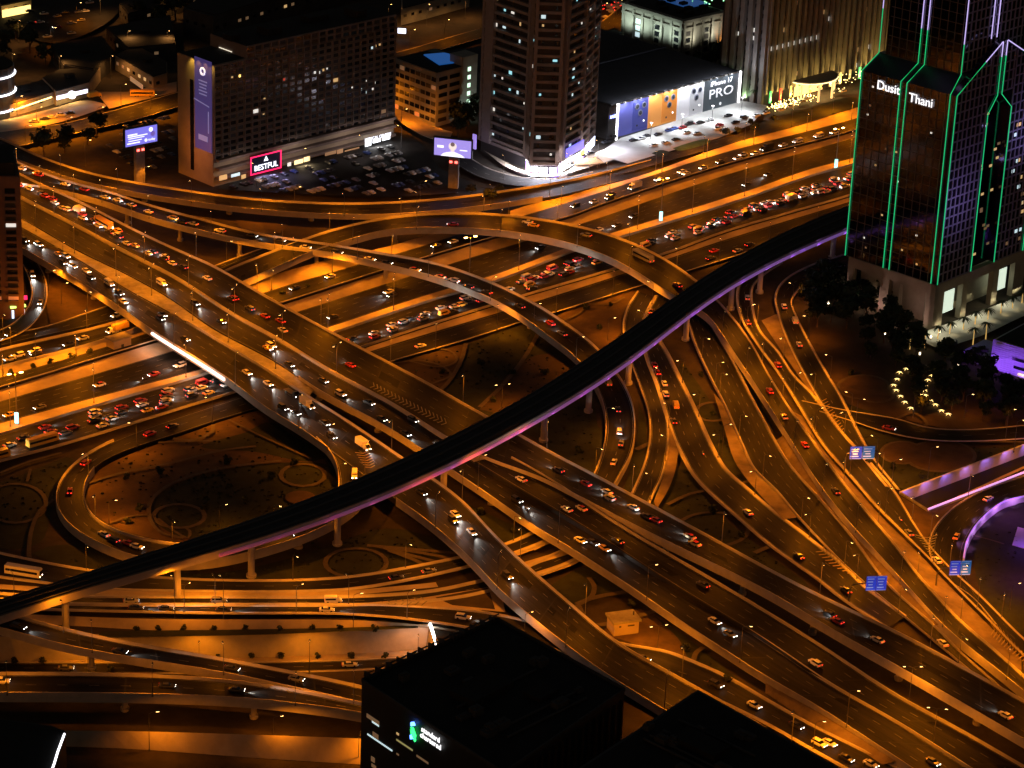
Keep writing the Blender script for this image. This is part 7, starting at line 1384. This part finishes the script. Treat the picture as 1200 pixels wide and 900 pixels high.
for k in range(13):     # low roofs scattered in the dark quarter at the top
    x, y = RB.choice([(RB.uniform(60, 200), RB.uniform(2, 100)), (RB.uniform(0, 120), RB.uniform(55, 105))]) if k < 9 else (RB.uniform(470, 560), RB.uniform(4, 60))
    pass
# ------------------------------------------------------------------ blue road signs
blue = mat('sign_blue', (.01, .03, .25), .4, emit=(.03, .06, .75), strength=.55); blue2 = mat('sign_blue_pale', (.01, .07, .22), .4, emit=(.03, .16, .5), strength=.5); swht = glow('sign_print', (.45, .6, .9), .22)
def gantry(phrase, x0, y0, x1, y1, feet, two):
    f0 = W(*feet[0]); f1 = W(*feet[1]) if len(feet) > 1 else None; e = dirv(8); n = V3(e[1], -e[0], 0); base = f0 if f1 is None else (f0+f1)/2
    c0, c1 = onplane(x0, y1, f0, e), onplane(x1, y0, f0, e); r = thing('road_sign', phrase, 'road sign', f0)
    w_ = (c1-c0)@e; zb, zt = c0[2], c1[2]; c = (c0+c1)/2
    for k in range(2):
        q = c+e*w_*(k-.5)/2; mb = MB(); mb.box(q, e*w_*.47, n*.25, Z*(zt-zb)); o_ = put(mb, 'sign_panel', blue if (k == 0 or not two) else blue2, r); mb = MB()
        for j in range(4): mb.box(q+n*.16+Z*(zt-zb)*(.32-.2*j)-e*w_*(.03+.02*(j % 2)), e*w_*(.32-.06*(j % 3)), n*.04, Z*(zt-zb)*.07)
        for s in (1, -1): mb.box(q+n*.16+Z*s*(zt-zb)*.47, e*w_*.45, n*.04, Z*.12)
        put(mb, 'sign_print', swht, r)
    mb = MB(); zc = (zb+zt)/2
    for f in feet:
        g = W(*f); t_ = c-e*w_/2 if (g-c)@e < 0 else c+e*w_/2
        mb.tube([g, g+Z*zc*.75, g+(t_-g)*.25+Z*(zc*.98-g[2])*1.0-Z*(t_-g)[2]*.25, V3(t_[0], t_[1], zc)-n*.3], [.28, .26, .24, .22], 8)
    mb.box(c-n*.3, e*w_, n*.25, Z*.3); put(mb, 'gantry_arm', steel, r)
    for k in (-.25, .25): spot(c+n*2.2+e*w_*k+Z*((zb-c[2])-.6), 60, (.55, .7, 1), 120, direction=tuple(-n+Z*.8))
gantry('blue road sign on two posts over the long slip road', 995, 523, 1026, 538, ((989, 556), (1027, 553)), True)
gantry('darker blue road sign on one curved post over the broad road', 1014, 675, 1040, 692, ((994, 708),), False)
gantry('blue road sign on one curved post before the violet parapet', 1112, 657, 1139, 674, ((1096, 692),), True)
# ------------------------------------------------------------------ parked vehicles
def parked(lst, where, group, ang=45, jitter=.06, z=.06, lights='off'):
    for t in lst.split(','):
        x, y, kc = t.split(); a = math.radians(ang+(90 if len(kc) > 2 and kc[2] == 'x' else 0))+random.uniform(-jitter, jitter)
        p = W(float(x), float(y)); p[2] = LIFT[0]+.03; li = 'h' if kc.endswith('h') else ('t' if kc.endswith('t') else 'off')
        e = vehicle(p, a if random.random() < .5 else a+math.pi, kc[0], kc[1], desc(kc[0], kc[1])+' '+where, group, li, full=li != 'off')
headon_, tailon_ = headon, tailon
G5 = 'cars parked under the phone billboard'
parked('742 170 cb,751 168 cs,757 165 cb,771 163 cb,766 176 cw,780 173 cw,792 169 cb,784 158 cu,790 156 cu,799 155 cr,804 161 cw,816 162 cs,840 156 cw,807 151 Sb,853 141 cb,831 146 cs,809 150 cr,821 149 cb,843 152 cr,861 149 cb,717 167 Sb,710 172 cb,872 143 Sb', 'in the floodlit parking under the billboard', G5, 40)
parked('886 141 cw,897 138 cw,915 134 cw,926 130 cw,940 124 cs,945 121 cw,963 101 cr,961 107 cb,978 103 cw,998 99 cb,980 112 cb,987 112 cw,1005 95 cs,1012 108 cg', 'on the hotel forecourt', 'cars at the finned hotel', 45)
parked('680 188 cb,692 185 cb,626 207 cr,655 201 cs,663 199 cw,670 197 cb', 'at the white lit corner tower shop', 'cars at the corner tower', 40)
parked('52 21 cw,67 24 cg,76 20 cb,100 18 cw,92 19 cg,105 8 cw,95 29 cs,84 32 cs,84 44 cs,67 37 crt,47 31 cwh,37 32 cb,56 48 cs,35 18 cb', 'in the dim car park at upper left', 'cars in the upper left car park', 30)
parked('40 148 cw,52 145 cb,60 143 cw,72 140 cw,82 138 cb', 'in the row at the yellow lit forecourt', 'cars at the yellow forecourt', 15)
g = W(167, 117); g[2] = LIFT[0]+.05; vehicle(g, math.radians(8), 'B', 'y', 'pale coach parked on the street before the long shed', 'coaches', 'off', full=True)
g = W(111, 119); g[2] = LIFT[0]+.05; vehicle(g, math.radians(40), 'T', 'y', 'yellow lit box truck parked by the white sign', 'trucks at upper left', 'off', full=True)
# cars in the unlit car parks: too many and too dark to tell apart
def carpark(phrase, poly, rows, gap, colors, ang=45):
    mb = MB(); secs = [(-2.3, .85, .78, .3, .95), (-1.2, .92, .8, .22, 1.0), (-.9, .9, .62, .3, 1.42), (.5, .9, .62, .3, 1.42), (1.1, .92, .8, .22, .96), (2.3, .8, .62, .3, .7)]
    P = [W(*q)[:2] for q in poly]; d = dirv(ang); s = dirv(ang+90); c = sum(P)/len(P); R = 90; n_ = 0
    for i in range(-int(R/rows), int(R/rows)):
        for j in range(-int(R/2.9), int(R/2.9)):
            q = V3(c[0], c[1], 0)+s*i*rows+d*j*2.9
            if not inside((q[0], q[1]), [tuple(p) for p in P]) or random.random() > gap: continue
            m0 = MB(); loft(m0, secs); a = s if True else d; v = [q+a*x+V3(-a[1], a[0], 0)*y+Z*(z_+LIFT[0]+.02) for x, y, z_ in m0.v]; mb.add(v, m0.f, random.randrange(len(colors)))
    o = mb.build('parked_cars', colors); return tag(o, phrase, 'parked cars', None, 'stuff', rank=False)
pc = [pm('w'), pm('s'), pm('b'), pm('g'), pm('b'), pm('u')]
carpark('rows of dark parked cars in the car park between slab block and ramp', [(262, 226), (330, 205), (400, 185), (455, 172), (505, 205), (520, 228), (450, 234), (350, 230), (290, 228)], 8.5, .5, pc)
carpark('parked cars around the column of the blue words screen', [(125, 175), (150, 150), (205, 140), (208, 205), (215, 216), (180, 210), (140, 195)], 9, .4, pc)
mbj = MB(); secs = [(-2.3, .85, .78, .3, .95), (-1.2, .92, .8, .22, 1.0), (-.9, .9, .62, .3, 1.42), (.5, .9, .62, .3, 1.42), (1.1, .92, .8, .22, .96), (2.3, .8, .62, .3, .7)]; hd = dirv(150); sd = V3(-hd[1], hd[0], 0)
for k in range(34):
    q = W(random.uniform(694, 730), random.uniform(2, 26)); m0 = MB(); loft(m0, secs); mbj.add([q+hd*x+sd*y+Z*(z_+.1) for x, y, z_ in m0.v], m0.f, random.choice((0, 0, 1, 2)))
    for s in (.55, -.55): mbj.box(q-hd*2.35+sd*s+Z*.9, hd*.15, sd*.5, Z*.3, 3)
tag(mbj.build('distant_cars', [pm('w'), pm('s'), pm('b'), tailon]), 'distant jam of cars glowing with red tail lights at the top', 'distant cars', None, 'stuff', rank=False)
# ------------------------------------------------------------------ upper left streets and low buildings
road('ul', 'road', 'wide lit road at upper left leading to the slab building', [(-40, 158), (60, 152), (130, 135), (207, 113), (260, 98)], [(-40, 185), (20, 176), (100, 158), (150, 147), (207, 130), (260, 113)], lanes=4, bh=.2, m=asphalt2)
patch('pavement', 'yellow lit forecourt pavement at upper left', [(-20, 150), (20, 142), (60, 132), (100, 122), (125, 128), (110, 135), (60, 150), (-20, 160)], paving)
patch('pavement', 'pavement plaza around the parked coach', [(112, 112), (150, 112), (207, 100), (207, 112), (150, 126), (128, 132)], paving, smooth=False)
patch('road', 'asphalt of the dim upper left car park', [(10, 35), (60, 5), (115, -5), (140, 12), (110, 40), (60, 55)], asphalt2)
patch('road', 'asphalt of the dark car park behind the ramps', [(250, 226), (330, 200), (470, 160), (520, 205), (560, 225), (450, 236), (350, 232)], asphalt2)
def lowb(phrase, pts, h, wallm, name='low_building', roofm=None):
    P = [W(*q) for q in pts]; r = thing(name, phrase, 'building', sum(P)/len(P)); mb = MB()
    a = sum((P[i][0]*P[(i+1) % len(P)][1]-P[(i+1) % len(P)][0]*P[i][1]) for i in range(len(P)))
    if a < 0: P = P[::-1]
    mb.prism(P, 0, h); put(mb, 'wall', wallm, r); c = sum(P)/len(P); mb = MB(); mb.prism([p+(c-p)*.03 for p in P], h+.02, h+.5); mb.box(c+Z*(h+1.2), dirv(45)*4, dirv(135)*3, Z*1.5); put(mb, 'roof', roofm or rooff, r)
    for i in range(len(P)):
        a_, b_ = P[i], P[(i+1) % len(P)]; d_ = b_-a_; L_ = np.linalg.norm(d_); d_ = d_/L_; n_ = V3(d_[1], -d_[0], 0)
        if n_[1] > -.2 or L_ < 8: continue
        for k in range(int(L_/6)):
            mb = MB(); mb.box(a_+d_*(k*6+3)+n_*.12+Z*(h*.55), d_*2.2, n_*.2, Z*1.5); put(mb, 'window', random.choice((paneg, blind1, paneg, win_dim, win_warm if random.random() < .4 else paneg)), r)
    return r, P
r, P = lowb('long low shed with an orange lit end wall behind the coach', [(135, 82), (180, 108), (196, 103), (196, 90), (160, 70)], 7.5, beige); mb = MB(); mb.box(onplane(165, 100, W(180, 108), W(135, 82)-W(180, 108))*0+W(160, 97, 3), dirv(120)*16, dirv(30)*.4, Z*2.2); put(mb, 'window_strip', glow('shed_strip', (1, .6, .3), .25), r)
r, P = lowb('low showroom with a white lit sign at upper left', [(66, 124), (105, 113), (118, 95), (70, 98), (50, 108)], 7, beige)
sg = thing('shop_sign', 'long white lit sign on the low showroom', 'sign', W(85, 118, 0)); a, b = W(67, 118.5, 6), W(103, 110, 6); d = b-a; L = np.linalg.norm(d); d /= L; mb = MB(); mb.box((a+b)/2+V3(0, -1, 1.8), d*L, V3(-d[1], d[0], 0)*.4, Z*1.8); put(mb, 'sign_board', glow('lilac_sign', (.85, .8, 1), 2.6), sg); mb = MB(); q = (a+b)/2+V3(0, -1.5, 1.8); mb.tube([q, q+V3(0, -.3, 0)], 2.0, 14); put(mb, 'sign_disc', glow('lilac_sign2', (.95, .92, 1), 3.5), sg)
r, P = lowb('low shop row with a golden lit eave at far upper left', [(10, 138), (64, 122), (52, 108), (-5, 122)], 6, beige); a, b = W(17, 128, 6), W(61, 113, 6); d = b-a; mb = MB(); mb.tube([a+V3(0, -1, 0), b+V3(0, -1, 0)], .35, 5); put(mb, 'glow_strip', glow('gold_strip', (1, .72, .25), 4), r)
for q in ((25, 138), (45, 133), (65, 128), (85, 124), (10, 143)): spot(W(*q)+Z*6, 2600, (1, .6, .14), 160)
r, P = lowb('bright yellow lit glass hall in the top left corner', [(2, 18), (37, 11), (30, -6), (-8, -2)], 5, beige); a, b = W(3, 16, 2.5), W(36, 9.5, 2.5); d = b-a; L = np.linalg.norm(d); d /= L; mb = MB(); mb.box((a+b)/2+V3(0, -.6, 0), d*L, V3(-d[1], d[0], 0)*.3, Z*4); put(mb, 'lit_window', glow('gold_hall', (1, .68, .2), 2.2), r)
r = thing('round_building', 'dark rounded building at the left edge with three white light bands', 'building', W(-12, 130)); c = W(-14, 132); ring = [c+V3(13*math.cos(t), 13*math.sin(t), 0) for t in np.linspace(0, 2*math.pi, 24, endpoint=False)]
mb = MB(); mb.prism(ring, 0, 24); put(mb, 'wall', mat('round_dark', (.05, .05, .055), .4), r); mb = MB(); mb.prism([c+(p-c)*.95 for p in ring], 24.02, 24.4); put(mb, 'roof', rooff, r)
for z in (3.5, 11.5, 20): mb = MB(); mb.tube([c+(p-c)*1.03+Z*z for p in ring+ring[:1]], .42, 6); put(mb, 'light_band', glow('white_band', (.95, .93, 1), 3.5), r)
for ph, pts, h, m_ in (('dark flat warehouse behind the showroom', [(60, 70), (120, 60), (135, 80), (110, 100), (75, 95)], 8, roofg), ('large dark shed behind the slab building end', [(125, 50), (200, 35), (206, 70), (150, 75)], 8, roofg), ('dark block far behind the slab building', [(215, 40), (260, 10), (330, -5), (420, -25), (430, -5), (330, 25), (250, 50)], 14, roofg),
                   ('pale crenellated wall building at the top behind the blue roof', [(470, 30), (500, 22), (550, 8), (548, -6), (470, 10)], 9, gr), ('dark low block in the street at the top left', [(140, 20), (180, 5), (240, -10), (245, 5), (190, 22), (150, 32)], 7, roofg), ('dark block at the top beyond the corner tower', [(690, 60), (720, 45), (728, 52), (700, 70)], 6, roofg)): lowb(ph, pts, h, m_)
sg = thing('led_screen', 'small white lit screen on a wall behind the slab building', 'screen', W(471, 36)); mb = MB(); mb.box(W(471, 36, 4), dirv(-5)*5, dirv(85)*.5, Z*3.4); put(mb, 'housing', dsteel, sg); mb = MB(); mb.box(W(471, 36, 4)-dirv(85)*.35, dirv(-5)*4.4, dirv(85)*.1, Z*2.8); put(mb, 'screen_face', glow('white_screen', (.8, .82, 1), 2.2), sg)
road('bk', 'road', 'orange lit street behind the grey block', [(440, 72), (480, 62), (520, 50), (562, 38)], [(445, 84), (485, 72), (525, 60), (566, 48)], lanes=2, bh=.15, m=asphalt2); road('bk2', 'road', 'lit lane between the slab building and the grey block', [(462, 120), (480, 135), (505, 152), (530, 160)], [(455, 132), (470, 148), (500, 165), (525, 172)], lanes=1, bh=.15, m=paving)
road('bk3', 'road', 'street of the distant red jam at the top', [(690, 40), (715, 22), (735, 5), (745, -10)], [(722, 46), (738, 25), (750, 8), (758, -8)], lanes=3, bh=.15, m=asphalt2)
pav = W(688, 196); r = thing('pavilion', 'brown thatched pavilion on the verge by the pavement', 'pavilion', pav); mb = MB()
for a in (-5, 0, 5):
    for b_ in (-2.5, 2.5): mb.tube([pav+dirv(20)*a+dirv(110)*b_, pav+dirv(20)*a+dirv(110)*b_+Z*2.8], .15, 6)
put(mb, 'post', bark, r); mb = MB(); q = [pav+dirv(20)*a+dirv(110)*b_+Z*2.8 for a, b_ in ((-7, -4), (7, -4), (7, 4), (-7, 4))]; mb.add(q+[pav-dirv(20)*4+Z*4.4, pav+dirv(20)*4+Z*4.4], [(0, 1, 5, 4), (2, 3, 4, 5), (1, 2, 5), (3, 0, 4), (3, 2, 1, 0)]); put(mb, 'roof', mat('thatch', (.26, .15, .07), .95, noise=.4, scale=2), r)
# fence of posts at the foot of the far bank
fe = MB(); Tb = catmull([W(x, y, 0) for x, y in FA[1:9]], 400)
for p in Tb[::2]: fe.box(p+V3(.4, -.4, .55), (.18, 0, 0), (0, .18, 0), (0, 0, 1.1))
fe.tube([p+V3(.4, -.4, 1.0) for p in Tb[::4]], .07, 4); tag(fe.build('post_fence', mat('fence_steel', (.25, .24, .22), .6)), 'low fence of posts along the foot of the stone bank', 'fence', rank=False)
# pink white light strip under the nearest flyover edge
f3 = ROADS['f3']; ii = [i for i in range(len(f3.B)) if 178 < PX(f3.B[i])[0] < 268]
mb = MB(); mb.tube([f3.B[i]+f3.X[i]*.75+np.array([0, 0, -.35]) for i in ii], .55, 6); tag(mb.build('glow_strip', glow('pinkwhite_strip', (1, .62, .48), 3.2)), 'pink white light strip on the nearest flyover edge over the highway', 'light strip', rank=False)
for i in ii[::3]: spot(f3.B[i]+f3.X[i]*2.2+np.array([0, 0, -1.5]), 1300, (1, .6, .4), 150)
# white light line in the highway median
# ------------------------------------------------------------------ labels that single out: rank look-alikes by place in the photo
bpy.context.view_layer.update()
ORD = ['leftmost', 'second', 'third', 'fourth', 'fifth', 'sixth', 'seventh', 'eighth', 'ninth', 'tenth', 'eleventh', 'twelfth', 'thirteenth', 'fourteenth', 'fifteenth', 'sixteenth', 'seventeenth', 'eighteenth', 'nineteenth', 'twentieth']
by = {}
for o in PENDING: by.setdefault(o['label'], []).append(o)
for ph, L in by.items():
    if len(L) == 1: continue
    L.sort(key=lambda o: PX(o.matrix_world.translation)[0])
    for i, o in enumerate(L):
        w = ph.split(); w = ' '.join(w)
        if i == 0: o['label'] = 'leftmost '+w
        elif i == len(L)-1: o['label'] = 'rightmost '+w
        else: o['label'] = (ORD[i] if i < 20 else 'number %d' % (i+1))+' from left, '+w
        if 'group' not in o: o['group'] = ph
print('VEHICLES', NCAR[0], 'LIGHTS', len([o for o in bpy.data.objects if o.type == 'LIGHT']))
